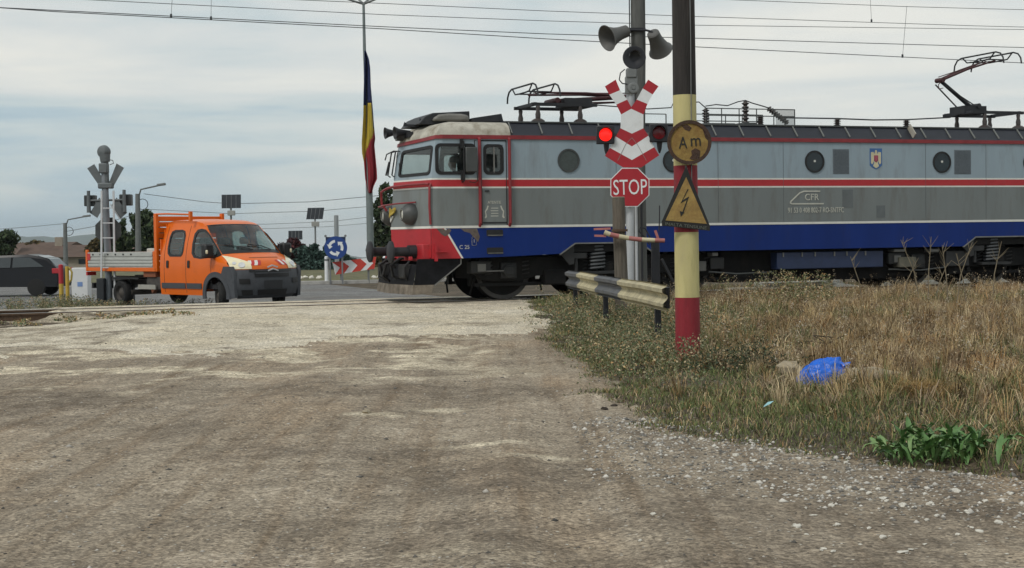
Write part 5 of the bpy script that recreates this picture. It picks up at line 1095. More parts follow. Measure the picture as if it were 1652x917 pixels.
m = MB(); q = L_(br, 1057, 385, 25.2); m.box(q.x - .07, q.x + .07, -.05, .05, -.1, q.z); m.bar((q.x + .1, 0, q.z - .35), (q.x + .30, .05, q.z - .75), .05, .05); m.build('upright', S_BLK, br, bevel=.01)
m = MB(); m.tube([L_(br, x, y, 25.1) for x, y in ((1063, 375), (1064, 352), (1064, 332))], .010); m.build('rod', S_BLK, br)
m = MB(); m.tube([L_(br, x, y, 25.0) for x, y in ((1048, 395), (1040, 383), (1031, 374), (1033, 367), (1041, 369), (1048, 382), (1053, 400), (1052, 420))], .014); m.build('cable_loop', S_BLK, br)
# guard rail
GR = [at(1078, 479, 18.4), at(1052, 475, 19.6), at(1015, 466, 21.6), at(975, 457.5, 23.7), at(942, 450, 25.6), at(918, 446, 27.0)]
GR = [Vector((p.x, p.y, z)) for p, z in zip(GR, (.84, .855, .87, .875, .87, .86))]
_a, _b = GR[0].copy(), GR[5].copy(); GR = [_a + (_b - _a) * ((p.y - _a.y) / (_b.y - _a.y)) for p in GR]
grail = thing('guard_rail', 'weathered W-beam guard rail painted black and yellow at the edge of the grass', 'guard rail', (GR[2].x, GR[2].y, g(GR[2].x, GR[2].y)))
G_Y = pm('guardrail_yellow', (0.47, 0.42, 0.27), 0.75, var=0.25, scale=6, dirt=0.8, dirtcol=(0.26, 0.23, 0.16), dscale=4); G_K = pm('guardrail_black', (0.085, 0.09, 0.10), 0.65, var=0.25, scale=5, dirt=0.5, dirtcol=(.17, .165, .15), dscale=4)
PR = [(-.168, -.03), (-.156, .0), (-.118, -.060), (-.075, -.065), (-.03, -.02), (0, .0), (.03, -.01), (.062, -.07), (.110, -.075), (.145, .0), (.156, -.02)]       # height, towards the road
def wbeam(m, P, tw=0.0):
    V = []; k = len(PR) * 2
    for i, p in enumerate(P):
        d = (P[min(i + 1, len(P) - 1)] - P[max(i - 1, 0)]).normalized(); n = d.cross(Vector((0, 0, 1))).normalized()
        if n.x > 0: n = -n
        for off in (0, .004):
            for h_, w_ in PR: V.append(p - Vector(grail.location) + Vector((0, 0, h_)) + n * (-w_ + off) )
    c = len(PR); fs = []
    for i in range(len(P) - 1):
        for j in range(c - 1): fs += [(i * k + j, (i + 1) * k + j, (i + 1) * k + j + 1, i * k + j + 1), (i * k + c + j, i * k + c + j + 1, (i + 1) * k + c + j + 1, (i + 1) * k + c + j)]
    m.add(V, fs)
for a, b, k in ((0, 2, G_Y), (2, 3, G_K), (3, 4, G_Y), (4, 5, G_K)):
    m = MB(); P = GR[a:b + 1]; Q = []
    for i in range(len(P) - 1):
        for j in range(5): Q.append(P[i] + (P[i + 1] - P[i]) * j / 5)
    Q.append(P[-1]); wbeam(m, [q + Vector((0, 0, .003 * math.sin(q.y * 2.3))) for q in Q]); m.build('beam_section', k, grail)
for i, (p, z) in enumerate(((GR[1] + Vector((.10, 0, 0)), 0), (GR[3] + Vector((.10, 0, 0)), 0), (GR[5] + Vector((.1, 0, 0)), 0))):
    q = p - Vector(grail.location); m = MB(); m.box(q.x - .03, q.x + .05, q.y - .06, q.y + .06, g(p.x, p.y) - .2 - grail.location.z, q.z + .1); m.build('post', S_BLK, grail, bevel=.008)
m = MB(); q = GR[0] - Vector(grail.location); m.box(q.x - .02, q.x + .03, q.y + .1, q.y + .4, q.z - .14, q.z + .12); m.build('end_bracket', S_BLK, grail, smooth=False)
# striped pole with two old signs
AD = 17.8
ap = root_at('striped_pole', 'wooden pole painted in red and yellow bands standing in the grass', 'pole', 1108, AD)
zb_ = lambda y: 1.6 - (y - 381) * AD / 2400 - ap.location.z
xo = lambda z: -0.012 * z / 4.4
A_R = pm('band_red', (0.235, 0.009, 0.020), 0.65, var=0.2, scale=5, bump=.35, dirt=0.45, dirtcol=(.13, .035, .032), stretch=(3, 3, .6)); A_Y = pm('band_cream', (0.56, 0.50, 0.23), 0.75, var=0.2, scale=5, bump=.4, dirt=0.6, dirtcol=(.33, .29, .17), stretch=(3, 3, .6)); A_W = pm('creosoted_wood', (0.028, 0.024, 0.022), 0.85, var=0.4, scale=5, bump=0.6, bscale=25, dirt=0.4, dirtcol=(.06, .05, .045), stretch=(4, 4, .3))
hs_ = [-.3, zb_(480), zb_(375), zb_(285), zb_(268), zb_(155), 8.0]
for i, (k, nme) in enumerate(((A_R, 'painted_band'), (A_Y, 'painted_band'), (A_R, 'painted_band'), (A_R, 'painted_band'), (A_Y, 'painted_band'), (A_W, 'bare_timber'))):
    z0, z1 = hs_[i], hs_[i + 1]; rad = lambda z: .149 - .0034 * z
    n_ = 3; m = MB(); m.tube([(xo(z), 0, z) for z in [z0 + (z1 - z0) * j / n_ for j in range(n_ + 1)]], [rad(z0 + (z1 - z0) * j / n_) for j in range(n_ + 1)], 22); m.build(nme, k, ap)
m = MB(); m.tube([(.05, -.135, zb_(300)), (.055, -.14, zb_(60)), (.03, -.14, 7)], .006); m.build('earth_wire', S_GREY, ap)
SD = AD - .19
ams = root_at('round_sign', 'rusty round yellow sign lettered Am on the striped pole', 'sign', 1112, SD, z=at(1112, 266, SD).z)
R_RUST = pm('sign_rust', (0.055, 0.030, 0.020), 0.85, var=0.3, scale=14, bump=.5, dirt=0.4, dirtcol=(.10, .05, .025), dscale=8)
def rusty_yellow(name, amt):
    if name in MATS: return MATS[name]
    mt = pm(name, (0.30, 0.215, 0.06), 0.8, var=0.3, scale=9, dirt=amt, dirtcol=(0.17, 0.075, 0.025), dscale=5.5, bump=.3, bscale=40); return mt
R_YEL = rusty_yellow('rusty_yellow', 1.15)
c = L_(ams, 1112, 230, SD); fnS = lambda c, w: (lambda u, v, d: (c.x + u, c.y + d, c.z + v))
MB().ring(circle(0, 0, .262, 32), circle(0, 0, .222, 32), fnS(c, 0), .008, -.014).build('rim', R_RUST, ams); MB().prism(circle(0, 0, .235, 32), fnS(c, 0), .0, .006).build('face', R_YEL, ams, smooth=False)
m = MB()
for pl in ([(-.09, .20), (-.02, .21), (.03, .17), (.0, .13), (-.05, .15)], [(.02, -.10), (.07, -.07), (.13, -.10), (.12, -.19), (.04, -.21), (.0, -.19), (.03, -.15)], [(.10, .20), (.16, .15), (.19, .05), (.22, .02), (.21, .1), (.16, .19)]): m.prism(pl, fnS(c, 0), -.004, .002)
m.build('bare_patch', R_RUST, ams, smooth=False)
S_INK = pm('painted_black', (0.012, 0.012, 0.011), 0.7); text('lettering', 'A', .20, S_INK, ams, frame_m(c + Vector((-.075, -.006, -.01)), (1, 0, .0), (.0, 0, 1)), .002, sx=.75); text('lettering', 'm', .21, S_INK, ams, frame_m(c + Vector((.075, -.006, .018)), (1, 0, .05), (0, 0, 1)), .002, sx=.85)
tri = root_at('warning_sign', 'rusty yellow triangular high-voltage sign with a black lightning arrow', 'sign', 1107, SD, z=at(1107, 370, SD).z)
T5 = lambda pts: [(1060 + .229 * x, 180 + .229 * y) for x, y in pts]
plate('border', T5([(205, 385), (375, 812), (372, 842), (35, 805), (33, 775)]), SD, S_INK, tri, .010); plate('face', T5([(205, 462), (350, 792), (60, 768)]), SD - .004, pm('rusty_yellow_panel', (0.34, 0.235, 0.07), 0.75, var=.3, scale=7, dirt=1.0, dirtcol=(.17, .085, .035), dscale=4, bump=.2), tri, .004)
plate('lightning_arrow', T5([(216, 545), (166, 648), (210, 622), (178, 712), (186, 714), (225, 600), (180, 625), (222, 550)]), SD - .009, S_INK, tri, .003); plate('lightning_arrow', T5([(160, 702), (168, 742), (192, 712)]), SD - .0095, S_INK, tri, .003)
c = L_(tri, *T5([(203, 808)])[0], SD - .006); ex = L_(tri, *T5([(372, 824)])[0], SD) - L_(tri, *T5([(35, 788)])[0], SD); text('lettering', 'INALTA TENSIUNE', .052, pm('letter_grey', (.12, .13, .11), .7), tri, frame_m(c, ex, (0, 0, 1)), .002, sx=1.15)
m = MB(); m.bar(L_(tri, 1106, 268, SD + .02), L_(tri, 1118, 305, SD + .02), .01, .02); m.build('wire_tie', S_GREY, tri, smooth=False)

# ================================================================== far side of the crossing, left
FD = 41.0
ls = root_at('crossing_signal', 'grey back of a crossbuck signal with a white ladder, left of the orange pickup', 'crossing signal', 174, FD)
B_GREY = pm('sign_back_grey', (0.13, 0.145, 0.15), 0.55, 0.3, var=0.12, dirt=0.25, dirtcol=(.09, .09, .085)); B_MAST = pm('mast_grey', (0.21, 0.23, 0.25), 0.55, 0.3, var=0.1, dirt=0.2); B_LAD = pm('ladder_white', (0.52, 0.54, 0.55), 0.5, var=0.08)
m = MB(); m.tube([L_(ls, 176, 500, FD), L_(ls, 175, 440, FD), L_(ls, 168, 262, FD)], [.10, .095, .09], 14); m.build('mast', B_MAST, ls)
for pts in ([(140.5, 272), (152, 265), (168, 292), (162, 303)], [(188, 264), (200, 271), (183, 301), (175, 297)], [(160, 319), (169, 330), (157, 352), (145, 344)], [(188, 319), (205, 343.5), (194.5, 353), (180, 331)]): plate('crossbuck_panel', pts, FD, B_GREY, ls, .01, -.0)
plate('stop_panel', [(174.5 + 22.5 * math.cos(PI / 8 + i * PI / 4), 372 + 22.5 * math.sin(PI / 8 + i * PI / 4)) for i in range(8)], FD, pm('sign_back_dark', (0.055, 0.06, 0.06), 0.6, 0.2, var=.2), ls, .01, .12)
for x0, x1, y0, y1 in ((134.6, 152, 315, 333), (191.5, 210, 313.5, 332)):
    a, b = L_(ls, x0, y1, FD), L_(ls, x1, y0, FD); m = MB(); m.box(a.x, b.x, .05, .30, a.z, b.z); o = m.build('lamp_housing', pm('housing_dark', (0.035, 0.04, 0.04), .5), ls, bevel=.02)
    cx = (a.x + b.x) / 2; m = MB(); m.cyl((cx, -.02, a.z - .18), (cx, -.02, b.z + .12), .06, .045); m.cyl((cx, 0, (a.z + b.z) / 2), (0, 0, (a.z + b.z) / 2), .03); m.build('lamp_bracket', B_GREY, o)
c = L_(ls, 166.5, 245, FD); m = MB(); m.lathe([(.001, -.12), (.12, -.10), (.17, -.04), (.185, .05), (.15, .14), (.001, .16)], c, (.35, 1, 0), 20); m.cyl((c.x + .05, 0, c.z - .28), (c.x + .04, 0, c.z - .08), .13, .15, n=16); m.cyl((c.x + .06, 0, c.z - .9), (c.x + .05, 0, c.z - .25), .09); m.build('bell', B_GREY, ls)
c = L_(ls, 168, 272, FD); m = MB(); m.box(c.x - .12, c.x + .12, -.14, .1, c.z - .14, c.z + .14); c = L_(ls, 171, 300, FD); m.box(c.x - .2, c.x + .2, -.12, .1, c.z - .08, c.z + .08); m.build('clamp_box', B_GREY, ls, bevel=.03)
m = MB(); m.tube([L_(ls, x, y, FD - .1) for x, y in ((176, 258), (182, 259), (183, 264), (177, 266))], .012); m.build('cable', S_BLK, ls)
for x0, x1 in ((164, 163.5), (183, 185.5)):
    m = MB(); m.bar(L_(ls, x0, 308, FD - .25), L_(ls, x1, 448 if x0 < 170 else 490, FD - .25), .05, .045); m.build('ladder_rail', B_LAD, ls, smooth=False)
for i, y in enumerate((336, 360, 384, 408, 432)): m = MB(); m.bar(L_(ls, 164, y, FD - .25), L_(ls, 184, y, FD - .25), .025, .03); m.build('ladder_rung', B_LAD, ls, smooth=False)
m = MB(); m.bar(L_(ls, 178, 330, FD - .2), L_(ls, 194, 354, FD - .1), .03, .03); m.build('brace', B_LAD, ls, smooth=False)
a, b = L_(ls, 161, 492, FD), L_(ls, 172, 449, FD); m = MB(); m.box(a.x, b.x, -.3, .1, -.1, b.z); m.build('base_box', pm('base_black', (0.018, 0.022, 0.026), .6), ls, bevel=.02)
rc = root_at('relay_cabinet', 'low grey trackside relay box with a pale lid beside the ladder', 'relay box', 200, FD + .3)
a, b = L_(rc, 178, 453, FD), L_(rc, 222, 446, FD); m = MB(); m.box(a.x, b.x, -.3, .25, a.z, b.z); m.build('lid', pm('lid_pale', (0.30, 0.29, 0.27), .7, var=.2, dirt=.4), rc, bevel=.02)
a, b = L_(rc, 176, 466, FD), L_(rc, 216, 453, FD); m = MB(); m.box(a.x, b.x, -.22, .2, a.z, b.z); m.build('body', pm('box_slate', (0.075, 0.085, 0.085), .6, var=.2), rc, bevel=.06)
m = MB()
for x in (192, 208): p = L_(rc, x, 480, FD); m.box(p.x - .07, p.x + .07, -.1, .1, -.15, a.z + .02)
m.build('support', pm('box_slate', (0.075, 0.085, 0.085)), rc, smooth=False)
# posts, cabinet, car at the left edge
Y_PST = pm('post_yellow', (0.50, 0.34, 0.05), .6, var=.1, dirt=.3); P_RED = pm('post_red', (0.40, 0.02, 0.03), .6, var=.1, dirt=.25)
p1 = root_at('bollard', 'yellow bollard with a red top at the far left edge', 'bollard', 97, 42.5, 'bollards left of the crossing'); h1 = L_(p1, 97, 428, 42.5).z
m = MB(); m.cyl((0, 0, -.1), (0, 0, h1 * .55), .065, n=14); m.build('shaft', Y_PST, p1); m = MB(); m.cyl((0, 0, h1 * .55), (0, 0, h1), .066, n=14); m.lathe([(.066, 0), (.03, .02), (.001, .022)], (0, 0, h1), (0, 0, 1), 14); m.build('cap', P_RED, p1)
p2 = root_at('bollard', 'thin all-yellow post with a wire loop beside the red-topped bollard', 'bollard', 107, 43.0, 'bollards left of the crossing'); h2 = L_(p2, 107, 430, 43.0).z
m = MB(); m.cyl((0, 0, -.1), (0, 0, h2), .055, n=12); m.build('shaft', Y_PST, p2); m = MB(); m.tube([L_(p2, x, y, 43) for x, y in ((107, 434), (112, 432), (116, 440), (115, 452), (109, 458))], .03, 7); m.build('loop', pm('yellow_hose', (0.42, 0.32, 0.06), .6), p2)
cb = root_at('white_cabinet', 'white box with a small blue mark behind the yellow bollards', 'cabinet', 130, 47.0); a, b = L_(cb, 119, 470, 47), L_(cb, 144, 432, 47); W_CAB = pm('cabinet_white', (0.62, 0.63, 0.63), .6, var=.06, dirt=.25, dirtcol=(.4, .38, .35))
m = MB(); m.box(a.x, b.x, -.2, .2, -.1, b.z); m.build('body', W_CAB, cb, bevel=.02); m = MB(); c = L_(cb, 132, 458, 47); m.box(c.x - .08, c.x + .08, -.21, -.2, c.z - .08, c.z + .06); m.build('label_plate', pm('blue_mark', (.16, .26, .5), .6), cb, smooth=False)
m = MB(); c = L_(cb, 118, 445, 47); m.lathe([(.001, -.2), (.16, -.15), (.2, 0), (.16, .15), (.001, .2)], c, (0, 0, 1), 14); m.cyl((c.x, 0, -.1), (c.x, 0, c.z), .05); m.build('round_lid', W_CAB, cb)
car = root_at('parked_car', 'dark hatchback with a red tail light half out of the picture at far left', 'car', 12, 52.0)
C_BK = pm('car_black', (0.010, 0.011, 0.014), .35, var=.1, spec=.25); prof = [(-2.0, .35), (-2.05, .55), (-2.0, .80), (-1.2, .95), (-.55, 1.40), (.9, 1.45), (1.55, 1.32), (1.95, .95), (2.0, .6), (1.95, .32)]
m = MB(); rows = []
for s_, k_ in ((-.82, .93), (-.78, 1.0), (.78, 1.0), (.82, .93)): rows.append([(x * (1 if abs(s_) < .8 else .985), s_ * (0.82 if (z > 1.2 and True) else 1.0), .3 + (z - .3) * (k_ if z > 1 else 1)) for x, z in prof])
k = len(prof)
for j in range(3): m.add(rows[j] + rows[j + 1], [(i, i + 1, k + i + 1, k + i) for i in range(k - 1)])
for r_ in (rows[0], rows[3]): m.add(r_, [tuple(range(k))])
m.build('body', C_BK, car, bevel=.04)
for s in (-1, 1):
    m = MB(); m.prism([(-.95, 1.0), (-.45, 1.33), (.35, 1.36), (.35, 1.0)], lambda u, v, w: (u, s * (w - max(0, v - 1.0) * .38), v), .815, .835); m.prism([(.42, 1.0), (.42, 1.36), (1.0, 1.34), (1.5, 1.02)], lambda u, v, w: (u, s * (w - max(0, v - 1.0) * .38), v), .815, .835); m.build('side_window', pm('car_glass', (.03, .04, .045), .1), car, smooth=False)
    m = MB(); m.box(1.78, 2.02, min(s * .62, s * .84), max(s * .62, s * .84), .78, .96); m.build('tail_light', P_RED, car, bevel=.02)
    for x in (-1.25, 1.22): m = MB(); m.lathe([(.001, -.1), (.2, -.1), (.3, -.09), (.31, 0), (.3, .09), (.2, .1), (.001, .1)], (x, s * .74, .31), (0, 1, 0), 20); m.build('wheel', V_TY, car)
m = MB(); m.prism([(1.2, 1.40), (1.60, 1.28), (1.85, 1.0), (1.45, 1.12)], lambda u, v, w: (u + .03, w, v + .01), -.62, .62); m.build('rear_window', pm('car_glass', (.03, .04, .045), .1), car, smooth=False)

# ================================================================== street lamps, solar panels, roundabout signs
S_LP = pm('lamp_pole', (0.14, 0.15, 0.15), .8, var=.15)
def street_lamp(label, px, ytop, tip, D):
    r_ = root_at('street_lamp', label, 'street lamp', px, D, 'street lamps'); t = L_(r_, px, ytop, D); q = L_(r_, tip[0], tip[1], D)
    m = MB(); m.tube([(0, 0, -.2), (t.x, 0, t.z)], [.17, .12], 10); m.build('pole', S_LP, r_)
    m = MB(); m.tube([(t.x, 0, t.z - .3), (t.x + (q.x - t.x) * .12, 0, t.z + (q.z - t.z) * .45), (t.x + (q.x - t.x) * .45, 0, t.z + (q.z - t.z) * .66), (q.x, 0, q.z)], .045); m.build('arm', S_LP, r_)
    m = MB(); m.bar((q.x - (q.x - t.x) * .3, 0, q.z - (q.z - t.z) * .12), (q.x, 0, q.z), .22, .13); m.build('lantern', S_GREY, r_, bevel=.03)
    m = MB(); m.tube([(t.x + .25 + .28 * math.cos(a), 0, t.z - .55 + .28 * math.sin(a)) for a in [2 * PI * i / 12 for i in range(13)]], .02); m.build('cable_coil', S_BLK, r_)
    return r_
street_lamp('street lamp with curved arm rising behind the pickup bed', 222, 313, (267, 297), 78); street_lamp('smaller distant street lamp at the far left', 105, 360, (146, 348), 98)
P_SOL = pm('solar_cells', (0.028, 0.032, 0.040), .25, var=.15, scale=3, coat=.3); P_FRM = pm('panel_frame', (0.22, 0.23, 0.24), .5, .4)
def solar(label, px, cy, w, h, skew, D, boxy, ground_y=445):
    r_ = root_at('solar_panel_post', label, 'solar panel', px, D, 'solar panels on posts'); r_.location.z = island_z(r_.location.x, r_.location.y) if D < 100 else -.32
    o = plate('panel', [(px - w / 2 + skew, cy - h / 2), (px + w / 2 + skew, cy - h / 2 - .5), (px + w / 2 - skew, cy + h / 2 - .5), (px - w / 2 - skew, cy + h / 2)], D, P_SOL, r_, .05)
    m = MB(); m.cyl((0, .08, -.1), (0, .08, L_(r_, px, cy, D).z), .05, n=10); m.build('post', P_FRM, r_)
    for i in range(1, 4): x = px - w / 2 + w * i / 4; plate('cell_joint', [(x + skew - .3, cy - h / 2), (x + skew + .3, cy - h / 2), (x - skew + .3, cy + h / 2 - .4), (x - skew - .3, cy + h / 2 - .4)], D, P_FRM, r_, .008, -.012, o)
    if boxy: c = L_(r_, px + .5, cy + h / 2 + 7.5, D); s_ = D / 2400; m = MB(); m.box(c.x - 6 * s_, c.x + 6 * s_, -.12, .05, c.z - 4 * s_, c.z + 4 * s_); m.build('control_box', pm('control_grey', (.30, .30, .28), .6), r_, bevel=.02)
solar('large dark solar panel on a post above the pickup cab', 373, 325.5, 31, 22, 0, 74, True); solar('tilted solar panel on a tall post between pickup and roundabout sign', 508.5, 345, 26.5, 18.5, 1.3, 82, True); solar('lowest and smallest solar panel above the dark red bush', 476.5, 380, 22.5, 14.5, 0, 90, False)
RD = 60.6
rs_ = root_at('roundabout_sign', 'blue round sign with three white circling arrows', 'sign', 541, RD); c = L_(rs_, 541.5, 400, RD); R_BL = pm('sign_blue', (0.012, 0.05, 0.22), .4, var=.06, dirt=.1, dirtcol=(.03, .07, .2)); sc_ = RD / 2400
MB().prism(circle(0, 0, 18.6 * sc_, 32), fnS(c, 0), 0, .02).build('disc', R_BL, rs_, smooth=False)
m = MB(); m.box(c.x - 16 * sc_, c.x + 16 * sc_, .03, .05, c.z + 2 * sc_, c.z + 17.5 * sc_); m.build('back_plate', pm('plate_dark_blue', (.012, .025, .07), .6), rs_, smooth=False)
for i in range(3):
    a0 = math.radians(95 + 120 * i); ri, ro_ = 8.3 * sc_, 12.6 * sc_; A = [a0 + math.radians(62) * j / 8 for j in range(9)]; pl = [(ro_ * math.cos(a), ro_ * math.sin(a)) for a in A] + [(ri * math.cos(a), ri * math.sin(a)) for a in A[::-1]]
    m = MB(); m.prism(pl, fnS(c, 0), -.008, 0); e_ = A[-1]; tp = e_ + math.radians(34); m.prism([(15.3 * sc_ * math.cos(e_), 15.3 * sc_ * math.sin(e_)), (10.2 * sc_ * math.cos(tp), 10.2 * sc_ * math.sin(tp)), (5.2 * sc_ * math.cos(e_), 5.2 * sc_ * math.sin(e_))], fnS(c, 0), -.009, 0); m.build('arrow', S_WHT, rs_, smooth=False)
m = MB(); 
for s in (-1, 1): m.cyl((c.x + s * .25, .08, -.1), (c.x + s * .25, .08, c.z + .2), .035)
m.build('post', P_FRM, rs_)
for s in (-1, 1): m = MB(); q = (c.x + s * 16 * sc_, 0, c.z + 19 * sc_); m.cyl((q[0], -.02, q[2]), (q[0], .04, q[2]), .05); m.build('flasher', S_GREY, rs_)
gp = root_at('steel_post', 'plain grey steel post standing behind the roundabout sign', 'post', 543, 66); gp.location.z = island_z(gp.location.x, gp.location.y); m = MB(); m.cyl((0, 0, -.1), (0, 0, L_(gp, 543, 348, 66).z), .10, n=12); m.lathe([(.1, 0), (.001, .03)], (0, 0, L_(gp, 543, 348, 66).z), (0, 0, 1), 12); m.build('tube', pm('galvanised', (.30, .32, .33), .5, .4, var=.1), gp)
cb_ = root_at('chevron_board', 'tilted board of red and white chevrons beside the buffers', 'road sign', 572, RD + .4)
def chb(u, v): # board corners: left nearer, right end rising
    a, b, c_, d_ = (536, 423.5), (607, 414.5), (604, 434), (541, 443.5); x0, y0 = a[0] + (b[0] - a[0]) * u, a[1] + (b[1] - a[1]) * u; x1, y1 = d_[0] + (c_[0] - d_[0]) * u, d_[1] + (c_[1] - d_[1]) * u; return (x0 + (x1 - x0) * v, y0 + (y1 - y0) * v)
plate('board', [chb(0, 0), chb(1, 0), chb(1, 1), chb(0, 1)], RD + .4, S_WHT, cb_, .03)
for i, u in enumerate((0.0, .42, .80)):
    w = .22; pl = [chb(u, 0), chb(min(u + w, 1), 0), chb(min(u + w + .15, 1), .5), chb(min(u + w, 1), 1), chb(u, 1), chb(min(u + .15, 1), .5)]; plate('chevron', pl, RD + .39, pm('chevron_red', (0.50, 0.045, 0.03), .45, var=.1, dirt=.12, dirtcol=(.35, .12, .10)), cb_, .01)
for u in (.15, .85): q = L_(cb_, *chb(u, 1), RD + .5); m = MB(); m.box(q.x - .04, q.x + .04, .05, .1, -.1, q.z + .1); m.build('leg', S_GREY, cb_, smooth=False)
for i, (px, lab) in enumerate(((526, 'white delineator post left of the roundabout sign'), (620, 'white delineator post showing under the locomotive buffers'))):
    r_ = root_at('delineator_post', lab, 'marker post', px, RD + .2, 'white delineator posts'); t = L_(r_, px, 415, RD + .2).z; m = MB(); m.cyl((0, 0, -.1), (0, 0, t), .085, .08, n=12); m.lathe([(.08, 0), (.05, .03), (.001, .04)], (0, 0, t), (0, 0, 1), 12); m.build('shaft', S_WHT, r_); m = MB(); m.cyl((0, 0, t - .16), (0, 0, t - .08), .086, n=12); m.build('reflector_band', S_GREY, r_)
# mast with the limp flag
MD = 70.0
fm = root_at('lighting_mast', 'tall slim mast with spread arms at its top, flag hanging on it', 'mast', 598, MD); fm.location.z = island_z(fm.location.x, fm.location.y)
P = [L_(fm, x, y, MD) for x, y in ((598, 450), (597.5, 390), (595.5, 300), (592, 180), (588, 80), (586.5, 7))]; m = MB(); m.tube(P, [.17, .165, .16, .085, .075, .06], 12); m.build('shaft', pm('mast_steel', (.17, .20, .20), .55, .3, var=.1), fm)
m = MB(); t = P[-1]
for dx, dy, dz in ((-1.1, -.2, .3), (1.1, -.2, .35), (-.35, .5, .35), (.3, .6, .4)): m.tube([t, t + Vector((dx * .9, dy, dz))], .05); m.bar(t + Vector((dx * .85, dy, dz)), t + Vector((dx * 1.3, dy * 1.3, dz * 1.2)), .2, .1)
m.build('arm', S_GREY, fm)
flag = thing('flag', 'limp blue, yellow and red flag hanging down the mast', 'flag', at(596, 305, MD - .25))
def flag_pt(u, v):      # u across the folded cloth, v from top to bottom
    y = 82 + 230 * v; l_ = np.interp(v, [0, .15, .3, .45, .65, .72, .78, .9, 1.0], [588, 587.5, 586.5, 586, 583.5, 584, 587, 589, 594]); r_ = np.interp(v, [0, .06, .12, .25, .45, .55, .62, .66, .84, .90, .95, 1.0], [590, 595, 597, 598, 602, 604, 605.5, 604, 608, 608.5, 603, 600]); x = l_ + (r_ - l_) * u
    return at(x, y, MD - .25 - .16 * math.sin(u * 9 + v * 4) - .06 * math.sin(u * 21 + v * 7)) - Vector(flag.location)
F_ = {k: pm('flag_' + k, c, .8, var=.12, scale=3) for k, c in (('blue', (.012, .02, .085)), ('yellow', (.42, .31, .03)), ('red', (.24, .012, .022)))}
NU, NV_ = 18, 60; me_ = {'blue': MB(), 'yellow': MB(), 'red': MB()}
for i in range(NU):
    for j in range(NV_):
        u, v = (i + .5) / NU, (j + .5) / NV_; by = .39 - .03 * u; yr = .79 - .24 * u
        k = 'blue' if v < by else ('yellow' if v < yr else 'red')
        if u > .90 and .3 < v < .55: k = 'blue'
        if v < .36 and False: k = 'blue'
        me_[k].add([flag_pt(i / NU, j / NV_), flag_pt((i + 1) / NU, j / NV_), flag_pt((i + 1) / NU, (j + 1) / NV_), flag_pt(i / NU, (j + 1) / NV_)], [(0, 1, 2, 3)])
for k, mm in me_.items():
    o = mm.build(k + '_cloth', F_[k], flag, smooth='all'); md = o.modifiers.new('weld', 'WELD'); md.merge_threshold = .001; md = o.modifiers.new('thick', 'SOLIDIFY'); md.thickness = .01
# ------------------------------------------------------------------ houses on the left
H_ROOF = pm('roof_brown', (0.10, 0.065, 0.05), .9, var=.25, scale=1.5, dirt=.3); H_WALL = pm('wall_ochre', (0.30, 0.26, 0.21), .9, var=.12); H_PINK = pm('roof_pinkish', (0.30, 0.19, 0.17), .9, var=.2)
def house(label, px, D, w, d, hw, hr, wall, roof, rz):
    p = stand(px, D); r_ = thing('house', label, 'house', (p.x, p.y, -.32), rz, 'houses behind the crossing'); m = MB(); m.box(-w / 2, w / 2, -d / 2, d / 2, 0, hw); m.build('wall', wall, r_, smooth=False)
    m = MB(); m.prism([(-d / 2 - .4, hw), (d / 2 + .4, hw), (0, hw + hr)], lambda u, v, q: (q, u, v), -w / 2 - .3, w / 2 + .3); o = m.build('roof', roof, r_, smooth=False); m = MB(); m.box(-w * .2, -w * .2 + .6, -.3, .3, hw + hr * .5, hw + hr + .7); m.build('chimney', wall, o, smooth=False)
    for x in (-w * .28, w * .12): m = MB(); m.box(x, x + 1.1, -d / 2 - .04, -d / 2 + .02, hw * .35, hw * .8); m.build('window', K_DGLASS, r_, smooth=False)
house('low house with a brown roof at the far left', 120, 128, 8, 7, .9, 1.0, H_WALL, H_ROOF, .1); house('second brown-roofed house further left beyond the car', 40, 140, 10, 8, 1.1, 1.1, H_WALL, H_ROOF, -.2); house('pale low house with pinkish roof seen over the pickup bed', 214, 150, 9, 7, 1.0, .6, H_WALL, H_PINK, .05)

